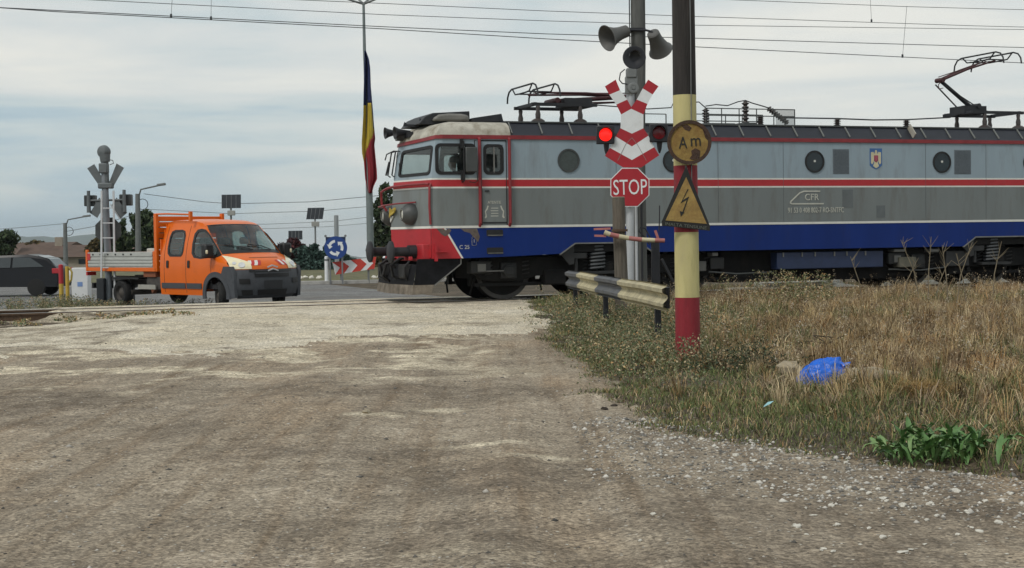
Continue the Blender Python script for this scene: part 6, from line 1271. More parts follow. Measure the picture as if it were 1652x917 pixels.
# ================================================================== trees and shrubs
def leaf_cloud(P, S, rngl, tilt=1.0):
    """one bent leaf-clump face per point"""
    n = len(P); d = rngl.normal(size=(n, 3)); d /= np.linalg.norm(d, axis=1)[:, None]; e = rngl.normal(size=(n, 3)); e -= d * (e * d).sum(1)[:, None]; e /= np.linalg.norm(e, axis=1)[:, None]
    a = d * S[:, None]; b = e * S[:, None] * .55
    V = np.stack([P - a, P + b, P + a, P - b], 1).reshape(-1, 3); return V, np.arange(4 * n).reshape(-1, 4)
def crown(root, name, blobs, n, size, cols, seed):
    """blobs: (centre, radii); leaf clumps sit mostly near each blob's skin, light and dark clumps, gaps between"""
    r_ = np.random.default_rng(seed); V = []; F = []; C = []; off = 0; w = np.array([b[1][0] * b[1][2] for b in blobs]); w = w / w.sum()
    for (c, rad), ww in zip(blobs, w):
        k = max(40, int(n * ww)); d = r_.normal(size=(k, 3)); d /= np.linalg.norm(d, axis=1)[:, None]; rr = r_.uniform(.45, 1.08, k) ** .6
        lump = .78 + .34 * fbm((d[:, 0] * 2.2 + 9), (d[:, 2] * 2.2 + d[:, 1] * 1.7 + 5), seed) * 1.4 * .7
        P = np.array(c) + d * np.array(rad) * 1.22 * (rr * lump)[:, None]; keep = fbm(P[:, 0] * 1.3 / size / 6 + 50, P[:, 2] * 1.3 / size / 6 + P[:, 1] + 50, seed + 3) > .34; P = P[keep]; k = len(P)
        v, f = leaf_cloud(P, size * r_.uniform(.6, 1.4, k), r_); V.append(v); F.append(f + off); off += len(v); cc = np.array(cols)[r_.integers(0, len(cols), k)] * r_.uniform(.7, 1.3, (k, 1)); C.append(np.repeat(cc, 4, 0))
    return np_mesh(name, np.concatenate(V), np.concatenate(F), pm('foliage', (.06, .08, .04), .75, var=.12, attr='Col', spec=.25), np.concatenate(C), parent=root)
def tree(name, label, cat, base, blobs, n, size, cols, trunk_h, seed, group=None, tr=.16):
    r_ = thing(name, label, cat, base, 0, group); m = MB(); m.tube([(0, 0, -.3), (.05, 0, trunk_h * .5), (0, .05, trunk_h)], [tr, tr * .75, tr * .3], 9)
    for i, (c, rad) in enumerate(blobs): q = Vector(c); m.tube([(0, 0, min(trunk_h * .5, max(.1, q.z * .5))), q * .5 + Vector((0, 0, q.z * .1)), q], [tr * .45, tr * .28, tr * .1], 6)
    m.build('trunk', pm('bark', (.07, .055, .042), .9, var=.3, scale=8, bump=.5), r_); crown(r_, 'crown', blobs, n, size, cols, seed); return r_
def px_blobs(base, D, lst):
    s = D / 2400; out = []
    for px, py, rx, ry in lst: c = at(px, py, D) - base; out.append(((c.x, c.y + random.uniform(-.3, .3), c.z), (rx * s, max(rx, ry) * s * .8, ry * s)))
    return out
GRN = [(.030, .050, .022), (.045, .068, .030), (.022, .038, .018), (.06, .08, .035)]; JUN = [(.040, .075, .062), (.055, .095, .080), (.028, .055, .046), (.035, .06, .05)]; REDB = [(.055, .016, .020), (.035, .012, .016), (.08, .025, .025)]; BRN = [(.11, .085, .035), (.09, .075, .03), (.14, .10, .04), (.07, .06, .03)]
def isl(px, D):
    p = stand(px, D); return Vector((p.x, p.y, island_z(p.x, p.y)))
b = isl(505, 73); tree('juniper_bush', 'wide blue-green spreading juniper behind the roundabout sign', 'bush', b, px_blobs(b, 73, [(472, 424, 20, 15), (490, 418, 22, 17), (510, 415, 22, 18), (530, 418, 20, 17), (548, 424, 18, 15), (509, 432, 52, 12), (565, 430, 16, 12), (500, 428, 30, 14)]), 16000, .09, JUN, .4, 3)
b = isl(472, 80); tree('red_bush', 'dark red leaved shrub below the smallest solar panel', 'bush', b, px_blobs(b, 80, [(458, 406, 11, 12), (473, 401, 12, 14), (487, 406, 8, 10), (450, 412, 8, 8)]), 3200, .10, REDB, .8, 4)
b = isl(420, 84); tree('juniper_bush', 'low dark evergreen hedge behind the pickup cab', 'bush', b, px_blobs(b, 84, [(440, 424, 20, 11), (405, 426, 20, 10), (370, 428, 20, 10)]), 2600, .10, GRN, .4, 5)
b = isl(624, 78); tree('conifer', 'tall dark conifer behind the nose of the locomotive', 'tree', b, px_blobs(b, 78, [(622, 312, 9, 14), (620, 340, 16, 20), (626, 372, 22, 22), (620, 405, 22, 22), (640, 350, 18, 30), (645, 395, 20, 30)]), 7000, .13, GRN + [(.035, .045, .025)], 4.3, 6)
b = isl(618, 75.5); tree('brown_shrub', 'brownish shrub at the foot of the conifer', 'bush', b, px_blobs(b, 75.5, [(616, 418, 14, 18), (628, 430, 16, 14)]), 1800, .10, BRN, .7, 8)
for i, (px, D, lst, lab, cl, n) in enumerate(((225, 104, [(212, 372, 18, 22), (232, 366, 18, 22), (245, 380, 16, 22), (200, 388, 16, 18), (222, 395, 30, 16)], 'dense dark green tree behind the pickup headboard', GRN, 6000),
        (188, 118, [(186, 378, 12, 16), (196, 392, 14, 14), (178, 394, 12, 14)], 'dark green tree behind the left signal ladder', GRN, 3000), (160, 126, [(164, 398, 14, 13), (150, 404, 12, 10), (176, 404, 12, 10)], 'yellowing autumn tree right of the distant street lamp', BRN, 2400),
        (262, 112, [(258, 392, 14, 16), (275, 400, 16, 14)], 'dark green tree half hidden by the pickup cab', GRN, 2400), (60, 140, [(58, 402, 18, 12), (35, 405, 16, 10), (82, 408, 14, 8)], 'low trees beyond the brown-roofed houses', BRN, 2200), (10, 125, [(8, 392, 20, 18), (-12, 398, 18, 16)], 'green tree outside the left edge houses', GRN, 2400))):
    p = stand(px, D); b = Vector((p.x, p.y, -.32)); tree('broadleaf_tree', lab, 'tree', b, px_blobs(b, D, lst), n, .19, cl, 1.6, 20 + i, 'trees behind the crossing')
# ================================================================== grass and weeds of the verge
def blades(name, P, H, W, lean, cols, label, cat, seed, stiff=.5, parent=None):
    r_ = np.random.default_rng(seed); n = len(P); a = r_.uniform(0, 6.283, n); dx, dy = np.cos(a), np.sin(a); b = r_.uniform(0, 6.283, n); lx, ly = np.cos(b) * lean * H, np.sin(b) * lean * H
    side = np.stack([dx, dy, 0 * dx], -1) * (W / 2)[:, None]; mid = P + np.stack([lx * .35, ly * .35, H * .55], -1); tip = P + np.stack([lx, ly, H * (1 - .35 * np.abs(lean))], -1)
    V = np.stack([P - side, P + side, mid - side * .75, mid + side * .75, tip], 1).reshape(-1, 3); o = (5 * np.arange(n))[:, None, None]; F = (np.array([(0, 1, 3), (0, 3, 2), (2, 3, 4)])[None] + o).reshape(-1, 3)
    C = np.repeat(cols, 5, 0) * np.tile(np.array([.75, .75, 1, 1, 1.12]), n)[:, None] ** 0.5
    ob = np_mesh(name, V, F, pm('grass_blade', (.1, .1, .05), .8, var=.1, attr='Col', spec=.2), C, parent=parent)
    if label: tag(ob, label, cat, kind='stuff')
    return ob
r_ = np.random.default_rng(21)
def verge_pts(n, y0, y1, xmax=15.5, margin=0.0):
    y = r_.uniform(y0 ** 1.0, y1, n); x = r_.uniform(-1.0, xmax, n) ; e_ = x - edge_x(y) + (fbm(x * 1.7, y * 1.7, 11) - .47) * .9 + (fbm(x * 6, y * 6, 23) - .47) * .25
    t, d = trk(x, y); k = (e_ > margin) & (d < -1.75) & (np.abs(x) < .52 * y + .5); return x[k], y[k], e_[k], d[k]
STRAW = np.array([(.43, .32, .165), (.34, .24, .12), (.52, .42, .26), (.20, .135, .08), (.40, .32, .20), (.28, .21, .14), (.36, .22, .10)]); GREEN = np.array([(.115, .150, .050), (.145, .175, .065), (.085, .120, .045), (.19, .195, .09)])
def pick(pal, n): return pal[r_.integers(0, len(pal), n)] * r_.uniform(.72, 1.28, (n, 1))
# dry grass: a thin uneven carpet, then tussocks whose blades splay outwards
x, y, e_, d = verge_pts(190000, 10.0, 34.5); dens = fbm(x * .8, y * .8, 61); inside_w = sst(.25, 1.7, e_); far = sst(12.6, 15.0, y)
k = r_.random(len(x)) < inside_w * (0.2 + .8 * sst(.38, .52, dens)) * (0.2 + .8 * far) * np.interp(x, [1.0, 2.6, 4.0], [.3, .8, 1.0]); x, y, e_, d, dens = x[k], y[k], e_[k], d[k], dens[k]
H = r_.uniform(.06, .26, len(x)) * (0.55 + .9 * dens) * (.7 + .5 * sst(2, 5, x))
def dry_col(x, y, n): g_ = (fbm(x * .5 + 7, y * .5, 71) + r_.normal(0, .05, n)) > np.interp(x, [1, 3, 6, 12], [.45, .58, .62, .64]); return np.where(g_[:, None], pick(GREEN, n), pick(STRAW, n))
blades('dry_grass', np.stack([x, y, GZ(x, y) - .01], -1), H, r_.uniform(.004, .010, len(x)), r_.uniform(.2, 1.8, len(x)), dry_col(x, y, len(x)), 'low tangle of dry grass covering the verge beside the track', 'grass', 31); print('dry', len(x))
x, y, e_, d = verge_pts(11000, 10.5, 34.0); dens = fbm(x * .7 + 20, y * .7, 63); k = (r_.random(len(x)) < sst(.3, 1.8, e_) * sst(.33, .50, dens) * (.3 + .7 * sst(12.6, 15, y)) * np.interp(x, [1.0, 2.6, 4.0], [.2, .7, 1.0])); x, y, dens = x[k], y[k], dens[k]
nb = r_.integers(12, 46, len(x)); idx = np.repeat(np.arange(len(x)), nb); n_ = len(idx); hh_ = r_.uniform(.14, .46, len(x))[idx] * r_.uniform(.55, 1.15, n_) * (.6 + .6 * dens[idx]); a = r_.uniform(0, 6.283, n_); rr_ = np.abs(r_.normal(0, .05, n_)); tone = (pick(STRAW, len(x)) * r_.uniform(.7, 1.35, (len(x), 1)))[idx] * r_.uniform(.8, 1.2, (n_, 1)); gsel = (dry_col(x, y, len(x))[:, 0] < .16)[idx] & (r_.random(n_) < .6); tone = np.where(gsel[:, None], pick(GREEN, n_), tone)
wind = r_.normal(0, .25, (len(x), 2))[idx]; sp_ = r_.uniform(.1, 1.0, n_); bx_, by_ = x[idx] + np.cos(a) * rr_, y[idx] + np.sin(a) * rr_; P = np.stack([bx_, by_, GZ(bx_, by_) - .01], -1); dirv = np.stack([np.cos(a) * sp_ + wind[:, 0], np.sin(a) * sp_ + wind[:, 1]], -1); W_ = r_.uniform(.0035, .009, n_)
sd_ = np.stack([-np.sin(a), np.cos(a), 0 * a], -1) * (W_ / 2)[:, None]; mid = P + np.concatenate([dirv * (hh_ * .35)[:, None], (hh_ * .62)[:, None]], 1); tip = P + np.concatenate([dirv * hh_[:, None], (hh_ * np.clip(1 - .45 * np.linalg.norm(dirv, axis=1), .25, 1))[:, None]], 1)
V = np.stack([P - sd_, P + sd_, mid - sd_ * .8, mid + sd_ * .8, tip], 1).reshape(-1, 3); Fc = (np.array([(0, 1, 3), (0, 3, 2), (2, 3, 4)])[None] + (5 * np.arange(n_))[:, None, None]).reshape(-1, 3)
tag(np_mesh('dry_tussocks', V, Fc, MATS['grass_blade'], np.repeat(tone, 5, 0)), 'splayed tussocks of straw-coloured dead grass across the verge', 'grass', kind='stuff'); print('tuss', n_)
# seed-head stalks
x, y, e_, d = verge_pts(2600, 13.5, 33.0); k = r_.random(len(x)) < sst(.6, 2.2, e_); x, y = x[k], y[k]; n_ = len(x); h = r_.uniform(.25, .62, n_); P = np.stack([x, y, G(x, y)], -1)
t_ = r_.random((n_, 16)) ** .6; lx_ = r_.normal(0, .12, (n_, 1)) * h[:, None]; ly_ = r_.normal(0, .12, (n_, 1)) * h[:, None]; Q_ = np.stack([x[:, None] + lx_ * t_ + r_.normal(0, .016, t_.shape), y[:, None] + ly_ * t_ + r_.normal(0, .016, t_.shape), P[:, 2:3] + h[:, None] * (.35 + .65 * t_)], -1).reshape(-1, 3)
v, f = leaf_cloud(Q_, r_.uniform(.006, .016, len(Q_)), r_); c = np.repeat(np.repeat(pick(np.array([(.22, .16, .10), (.34, .28, .19), (.15, .11, .07), (.42, .37, .29)]), n_), 16, 0), 4, 0); tag(np_mesh('seed_heads', v, f, MATS['foliage'], c), 'brown and whitish seed heads among the dry grass', 'weeds', kind='stuff')
# short green grass along the road edge and around the guard rail
x, y, e_, d = verge_pts(240000, 9.6, 31.0, 9.0, -.05); dens = fbm(x * 1.1 + 30, y * 1.1, 81); band_ = np.exp(-((e_ - .55) / .75) ** 2) * (y > 10) + .9 * np.exp(-((e_ - 1.2) / 1.3) ** 2) * (y > 17) + 1.0 * (y < 14.5) * np.exp(-((e_ - 1.2) / 1.7) ** 2)
k = r_.random(len(x)) < np.clip(band_, 0, 1) * np.where(y < 15, sst(.10, .32, dens), sst(.26, .44, dens)); x, y, e_, d, dens = x[k], y[k], e_[k], d[k], dens[k]
H = r_.uniform(.03, .13, len(x)) * (.5 + dens) * np.interp(e_, [0, .6, 2], [.5, 1.0, 1.5]) * np.where(y > 18, 1.5, 1.0); dryf = r_.random(len(x)) < .28; cols = np.where(dryf[:, None], pick(STRAW, len(x)), pick(GREEN, len(x)))
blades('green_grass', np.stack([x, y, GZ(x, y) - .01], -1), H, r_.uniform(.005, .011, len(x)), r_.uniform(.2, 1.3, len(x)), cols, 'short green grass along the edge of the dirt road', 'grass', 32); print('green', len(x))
# leafy weeds around the guard rail
def weeds(name, label, cx, cy, spread, n_st, h, seed, pal, leaf=.016, dry=.25):
    r2 = np.random.default_rng(seed); P = []; 
    for i in range(n_st):
        x0, y0 = cx + r2.normal(0, spread[0]), cy + r2.normal(0, spread[1]); hh_ = h * r2.uniform(.5, 1.2); k = int(70 * hh_ / .4) + 14; t = r2.random(k); P.append(np.stack([x0 + r2.normal(0, .06, k) + t * r2.normal(0, .1), y0 + r2.normal(0, .05, k), g(x0, y0) + t * hh_], -1))
    P = np.concatenate(P); v, f = leaf_cloud(P, leaf * r2.uniform(.5, 1.3, len(P)), r2); c = np.where((r2.random(len(P)) < dry)[:, None], STRAW[r2.integers(0, 7, len(P))], pal[r2.integers(0, len(pal), len(P))]) * r2.uniform(.75, 1.3, (len(P), 1))
    return tag(np_mesh(name, v, f, MATS['foliage'], np.repeat(c, 4, 0)), label, 'weeds', kind='stuff')
WG = np.array([(.115, .145, .07), (.15, .175, .09), (.085, .115, .055), (.20, .21, .13), (.24, .22, .14)])
weeds('weeds', 'leafy green weeds in front of the guard rail', 1.6, 20.2, (.38, 2.2), 300, .34, 1, WG); weeds('weeds', 'green weeds behind the right end of the guard rail', 2.4, 22.5, (.5, 2.2), 170, .36, 2, WG, dry=.4)
weeds('weeds', 'weeds at the left end of the guard rail', 1.25, 25.6, (.4, 1.6), 140, .34, 3, WG); q = at(1290, 470, 27.5); weeds('weeds', 'tall pale weeds standing in front of the battery box', q.x, 27.5, (.55, .5), 60, .62, 4, np.array([(.14, .16, .075), (.18, .18, .09)]), .020, .35)
q = at(1180, 590, 16.6); weeds('weeds', 'dark green weed clump right of the striped pole', q.x, 16.6, (.28, .25), 46, .32, 5, np.array([(.05, .065, .035), (.07, .085, .05)]), .018, .25)
q = stand(170, 39.5); weeds('weeds', 'weeds round the foot of the left signal', q.x, 39.5, (1.3, .5), 120, .26, 6, WG, .022, .3); q = stand(110, 41.5); weeds('weeds', 'weeds below the yellow bollards', q.x, 41.0, (1.0, .5), 110, .33, 7, WG, .022, .3)
q = stand(120, 28.4); weeds('weeds', 'sparse weeds beside the rails at far left', q.x, 28.0, (1.2, .35), 40, .08, 8, WG, .03, .5)
x = r_.uniform(2, 24, 60000); y = r_.uniform(34, 46, 60000); t, d = trk(x, y); k = (d > 2.6) & (d < 6.5) & (t > 5.4) & (fbm(x * .7, y * .7, 5) > .42); x, y = x[k], y[k]
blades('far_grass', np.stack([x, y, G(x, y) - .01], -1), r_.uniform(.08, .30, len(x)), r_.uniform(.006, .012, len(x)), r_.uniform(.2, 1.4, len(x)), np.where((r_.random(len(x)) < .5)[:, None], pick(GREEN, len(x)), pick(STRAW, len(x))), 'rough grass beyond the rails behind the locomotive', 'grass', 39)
# bare dry stalks by the rails on the right
for i, (px, D, lean, h) in enumerate(((1392, 28.0, -.25, .95), (1455, 28.4, .35, .9), (1485, 28.2, -.30, 1.25), (1497, 28.0, .05, 1.3), (1508, 27.8, .30, .8), (1530, 27.0, -.1, 1.15), (1542, 26.8, .25, 1.2), (1560, 26.8, -.2, 1.0), (1600, 27.2, .15, 1.2))):
    p = stand(px, D); o = thing('dry_stalk', ['first', 'second', 'third', 'fourth', 'fifth', 'sixth', 'seventh', 'eighth', 'ninth'][i] + ' bare dry stalk from the left before the rear bogie', 'dry weed', p, 0, 'bare stalks by the rails'); m = MB(); r3 = random.Random(i); top = Vector((lean * h, 0, h)); mid = Vector((lean * h * .3, .03, h * .5))
    m.tube([(0, 0, -.05), mid, top], [.013, .010, .004], 6)
    for j in range(5): f_ = r3.uniform(.35, .9); a_ = mid * (1 - f_) + top * f_; m.tube([a_, a_ + Vector((r3.uniform(-.2, .2), r3.uniform(-.1, .1), r3.uniform(.1, .25)))], [.006, .002], 5)
    m.build('stem', pm('dry_stem', (.20, .165, .11), .85, var=.25), o)
# broad-leaved dock at the lower right
dk = thing('broadleaf_weed', 'green broad-leaved dock plant at the edge of the gravel, lower right', 'weed', gnd(1512, 738)); LV = []
for v_ in range(4):
    m = MB(); n_ = 7; V = []
    for i in range(n_ + 1):
        t = i / n_; w = .030 * math.sin(PI * min(1, t * .92 + .06)) ** .8 * (1 + .12 * math.sin(9 * t + v_)); z = .18 * math.sin(t * (1.7 + .25 * v_)) * (1 - .25 * v_ * t); x = .26 * t
        V += [(x, -w, z + .012 * math.sin(14 * t + v_)), (x, 0, z - .010), (x, w, z + .012 * math.cos(13 * t + v_))]
    m.add(V, [(i * 3 + j, (i + 1) * 3 + j, (i + 1) * 3 + j + 1, i * 3 + j + 1) for i in range(n_) for j in (0, 1)]); LV.append(m.mesh('leaf', [pm('dock_leaf', (.095, .20, .055), .55, var=.25, scale=9), pm('dock_leaf_dark', (.065, .14, .045), .55, var=.25, scale=9), pm('dock_leaf_light', (.16, .26, .09), .55, var=.2, scale=9)][v_ % 3], 'all'))
r3 = random.Random(5)
for i in range(250):
    o = bpy.data.objects.new('leaf', LV[r3.randrange(4)]); COL.objects.link(o); o.parent = dk; cx, cy = max(-.36, r3.gauss(0, .19)), r3.gauss(0, .15); q = dk.location + Vector((cx, cy, 0)); o.location = (cx, cy, g(q.x, q.y) - dk.location.z + .0 + .05 * r3.random())
    o.rotation_euler = (r3.uniform(-.3, .3), r3.uniform(-.6, .4), r3.uniform(0, 6.28)); s_ = r3.uniform(.35, .80); o.scale = (s_, s_, s_)
# golden tussock
q = gnd(1480, 645); n_ = 900; a = r_.uniform(0, 6.28, n_); rr_ = r_.uniform(0, .22, n_) ; P = np.stack([q.x + np.cos(a) * rr_ * 1.5, q.y + np.sin(a) * rr_, np.full(n_, q.z)], -1)
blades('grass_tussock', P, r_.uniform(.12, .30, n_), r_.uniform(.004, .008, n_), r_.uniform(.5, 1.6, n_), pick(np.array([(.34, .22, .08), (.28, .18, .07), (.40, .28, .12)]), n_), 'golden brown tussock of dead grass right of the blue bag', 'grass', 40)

# ================================================================== litter, stones, twigs
bag = thing('plastic_bag', 'crumpled bright blue plastic bag lying in the grass', 'bag', gnd(1326, 619)); m = MB(); nu, nv = 40, 22; V = []
for i in range(nu):
    for j in range(nv + 1):
        a, b = 2 * PI * i / nu, PI / 2 * j / nv; cx_, cz_ = math.cos(a) * math.cos(b), math.sin(b); cy_ = math.sin(a) * math.cos(b)
        k = 1 + .20 * (float(fbm(np.array([cx_ * 3.2 + 4]), np.array([cz_ * 3.2 + cy_ * 2.6]), 91)[0]) - .47) * 2.2 + .07 * math.sin(11 * a + 5 * b) * math.cos(b)
        V.append((cx_ * .245 * k * (1 + .10 * (1 - cz_)) + .03 * cz_, cy_ * .17 * k, max(0, cz_) ** .75 * .25 * k * (1.0 + .18 * cx_)))
m.add(V, [(i * (nv + 1) + j, ((i + 1) % nu) * (nv + 1) + j, ((i + 1) % nu) * (nv + 1) + j + 1, i * (nv + 1) + j + 1) for i in range(nu) for j in range(nv)]); m.build('film', pm('blue_plastic', (0.004, 0.12, 0.62), .3, var=.15, scale=9, bump=1.0, bscale=14), bag, smooth='all')
m = MB(); m.tube([(.2, -.05, .18), (.27, -.06, .21), (.25, -.04, .14)], [.03, .018, .006], 7); m.build('knot', MATS['blue_plastic'], bag)
sc2 = gnd(1236, 668); scr = thing('plastic_scrap', 'small pale turquoise scrap of plastic in the short grass', 'litter', sc2 + Vector((0, -.1, .05))); m = MB(); m.add([(-.05, -.02, .02), (.01, -.035, .05), (.05, -.01, .075), (.03, .03, .05), (-.02, .03, .04), (0, 0, .065)], [(0, 1, 5), (1, 2, 5), (2, 3, 5), (3, 4, 5), (4, 0, 5)]); m.build('film', pm('turquoise_plastic', (.28, .52, .56), .4), scr, smooth=False)
def rock(name, label, cat, loc, r, col, seed, flat=.6, group=None):
    m = MB(); r3 = random.Random(seed); V = []; n1, n2 = 7, 4
    for j in range(n2):
        b = -PI / 2 + PI * (j + .5) / n2
        for i in range(n1): a = 2 * PI * i / n1 + r3.uniform(-.2, .2); k = r * (1 + r3.uniform(-.34, .30)); V.append((math.cos(a) * math.cos(b) * k, math.sin(a) * math.cos(b) * k * .85, math.sin(b) * k * flat))
    V += [(0, 0, -r * flat), (0, 0, r * flat * .95)]; k = n1
    m.add(V, [(j * k + i, j * k + (i + 1) % k, (j + 1) * k + (i + 1) % k, (j + 1) * k + i) for j in range(n2 - 1) for i in range(k)] + [((i + 1) % k, i, n1 * n2) for i in range(k)] + [((n2 - 1) * k + i, (n2 - 1) * k + (i + 1) % k, n1 * n2 + 1) for i in range(k)])
    o = m.build(name, col, smooth=False, bevel=r * .06); o.location = loc; o.rotation_euler = (0, 0, r3.uniform(0, 6)); return tag(o, label, cat, group)
R_W = pm('limestone', (0.60, 0.575, 0.51), .9, var=.15, scale=12, bump=.4, dirt=.4, dirtcol=(.26, .23, .18)); R_T = pm('tan_stone', (0.32, 0.27, 0.19), .9, var=.2, scale=12, bump=.4, dirt=.4, dirtcol=(.2, .16, .11))
p = gnd(1395, 622); o = rock('stone_slab', 'flat grey-brown stone half buried right of the blue bag', 'stone', p + Vector((0, -.05, .09)), .27, R_T, 1, .35); o.scale = (1.5, .8, 1); p = gnd(1278, 606); o = rock('stone_slab', 'pale stone showing left of the blue bag', 'stone', p + Vector((0, .05, .06)), .17, R_T, 2, .5)
STN = [(1132, 709, 6), (1157, 702, 7), (1187, 735, 8), (1152, 722, 4), (1245, 744, 5), (1288, 742, 8), (1365, 748, 7), (1200, 749, 5), (1260, 760, 4), (1246, 790, 5), (1330, 773, 7), (1358, 789, 6), (1402, 797, 8), (1416, 790, 7), (1456, 819, 9), (1430, 812, 6), (1500, 817, 9), (1492, 800, 6), (1545, 797, 8), (1560, 827, 7), (1341, 817, 8), (1390, 792, 7), (1351, 852, 8), (1495, 841, 7), (1545, 860, 6), (1300, 822, 5), (1425, 868, 9), (1090, 708, 4), (1018, 709, 4), (1054, 836, 7), (1033, 874, 5), (912, 773, 4), (1590, 812, 8), (1610, 845, 9), (1630, 800, 7)]
for i, (px, py, s_) in enumerate(STN):
    p = gnd(px, py); p.z = float(GZ(p.x, p.y)); D_ = p.y; rock('stone', 'whitish stone lying on the gravel at the lower right edge of the dirt road', 'stone', p + Vector((0, 0, .006)), s_ * D_ / 2400 * .78, R_W, 10 + i, .55, 'white stones on the gravel')
r3 = random.Random(77); SM = [o for o in bpy.data.objects if o.name.startswith('stone') and 'slab' not in o.name][:10]
for i in range(110):
    py = 705 + 200 * r3.random() ** 1.3; px = r3.uniform(max(1080, 1180 + (py - 780) * 1.2), 1640); lim = 700 + (px - 1100) * .16
    if py < lim + 6: continue
    o = SM[i % len(SM)].copy(); COL.objects.link(o); q_ = gnd(px, py); o.location = (q_.x, q_.y, float(GZ(q_.x, q_.y)) + .004); k = .28 + .75 * r3.random() ** 2.2; o.scale = (k * r3.uniform(1, 1.7), k, k * r3.uniform(.6, 1)); o.rotation_euler = (0, 0, r3.uniform(0, 6))
for px, py, s_, lab in ((592, 668, 13, 'pale tan stone embedded in the middle of the dirt road'), (1460, 671, 12, 'pale flat stone just above the dock plant')): p = gnd(px, py); p.z = float(GZ(p.x, p.y)) + .01; o = rock('stone', lab, 'stone', p, s_ * p.y / 2400 * .9, R_T if px < 700 else R_W, px, .3); o.scale = (1.3, .8, 1)
# small gravel, too many to count
n = 7500; y = r_.uniform(6.3, 13.2, n); x = edge_x(y) - 2.6 * r_.random(n) ** 1.5 + r_.normal(0, .15, n) + .15; k = (x < .36 * y) & (r_.random(n) < np.interp(y, [6.5, 9, 13], [.55, 1, .8])) & (x > .5); x, y = x[k], y[k]
v, f = pebbles(np.stack([x, y, GZ(x, y) + .002], -1), r_.gamma(1.8, .0042, len(x)) + .003, .55); c = np.repeat(np.where(r_.random(len(x)) < .45, r_.uniform(.10, .25, len(x)), r_.uniform(.35, .62, len(x)))[:, None] * np.array([[1, .95, .86]]), 6, 0)
tag(np_mesh('gravel', v, f, pm('gravel_bits', (.3, .3, .3), .9, var=.12, attr='Col'), c), 'pale gravel strewn along the right edge of the dirt road', 'gravel', kind='stuff')
n = 2600; y = r_.uniform(6.2, 24, n) ; x = r_.uniform(-.36, .2, n) * y; v, f = pebbles(np.stack([x, y, GZ(x, y)], -1), r_.gamma(1.6, .0035, n) + .003, .5); c = np.repeat(np.where(r_.random(n) < .62, r_.uniform(.05, .14, n), r_.uniform(.25, .5, n))[:, None] * np.array([[1, .93, .83]]), 6, 0)
tag(np_mesh('road_grit', v, f, MATS['gravel_bits'], c), 'loose grit scattered over the dirt road', 'gravel', kind='stuff')
# clods of dark turf at the verge edge
r3 = random.Random(3)
for i, (px, py, s_) in enumerate(((985, 575, 14), (1010, 584, 10), (1032, 596, 15), (1052, 594, 10), (975, 662, 9), (990, 655, 7))):
    p = gnd(px, py); p.z = float(GZ(p.x, p.y)); rock('earth_clod', ['dark clod of earth furthest from the striped pole along the grass edge', 'small clod of earth between two bigger ones', 'largest dark clod of earth left of the striped pole', 'small dark clod of earth nearest the striped pole', 'brown clod at the road edge below the others', 'smallest brown clod at the road edge'][i], 'clod', p, s_ * p.y / 2400, pm('dark_earth', (.035, .026, .018), .95, var=.4, scale=14, bump=1.0, bscale=30), 60 + i, .5, 'clods of earth at the verge')
tw = thing('twigs', 'bent dark twigs lying in the dry grass above the blue bag', 'twigs', gnd(1315, 565)); m = MB(); o_ = Vector(tw.location); D_ = tw.location.y
for pl in ([(1288, 560), (1310, 557), (1335, 562), (1352, 552), (1362, 548)], [(1312, 548), (1330, 558), (1336, 570)], [(1312, 548), (1345, 551)], [(1330, 570), (1352, 560)]): m.tube([at(x_, y_, D_ - .1 + .02 * i) - o_ + Vector((0, 0, .05)) for i, (x_, y_) in enumerate(pl)], .007, 5)
m.build('stem', pm('dark_twig', (.03, .024, .018), .9), tw)

# ================================================================== overhead wires
WIRE = pm('wire_dark', (.05, .055, .06), .6, .3)
def wire(label, pts, d, r=.008, drops=()):
    """contact or carrying wire along the track at distance d across it"""
    P = []
    for px, py in pts:
        r0 = ray(px, py); dd, D_ = None, None; lo, hi = 5., 200.
        for _ in range(60):
            mid = (lo + hi) / 2; p = r0 * (mid / r0.y)
            if trk(p.x, p.y)[1] < d: lo = mid
            else: hi = mid
        P.append(Vector((0, 0, CAM_H)) + r0 * (mid / r0.y))
    o = thing('overhead_wire', label, 'wire', P[0], 0, 'overhead wires above the track'); Q = [p - P[0] for p in P]; a, b = Q[0], Q[-1]; Q = [a - (Q[1] - a).normalized() * 30] + Q + [b + (b - Q[-2]).normalized() * 30]
    m = MB(); m.tube(Q, r, 5); m.build('conductor', WIRE, o)
    for (x0, y0), (x1, y1) in drops:
        D_ = [np.interp(x1, [q[0] for q in pts], [p.y for p in P])][0]; m = MB(); A, B = at(x0, y0, D_) - P[0], at(x1, y1, D_) - P[0]; m.tube([A, B], .005, 5); m.cyl(B + Vector((0, 0, -.02)), B + Vector((0, 0, .06)), .025, n=8); m.build('dropper', WIRE, o)
wire('lowest contact wire over the locomotive', [(-40, 10), (87, 19), (620, 47), (880, 63), (1124, 76), (1572, 98), (1652, 102)], 0, .009, [((1463, 10), (1456, 92))])
wire('second thick wire just above the lowest contact wire', [(-40, 10.5), (87, 17), (620, 43.5), (880, 55), (1124, 62), (1572, 75), (1652, 77)], 4.2, .010, [((279, -20), (276, 27)), ((341, -20), (340.5, 31))])
wire('middle wire crossing behind both poles', [(-40, -12), (145, 0), (620, 24), (880, 34), (1124, 41), (1572, 47), (1652, 48)], 4.6, .008); wire('upper wire with one dropper near the right edge', [(300, -9), (480, 0), (620, 6), (880, 18), (1124, 27), (1572, 42), (1652, 44)], 4.4, .008, [((1403, -20), (1406, 35))])
wire('topmost wire entering at the upper right corner', [(900, -18), (1180, 0), (1463, 11), (1572, 14), (1652, 16)], 0.3, .007)
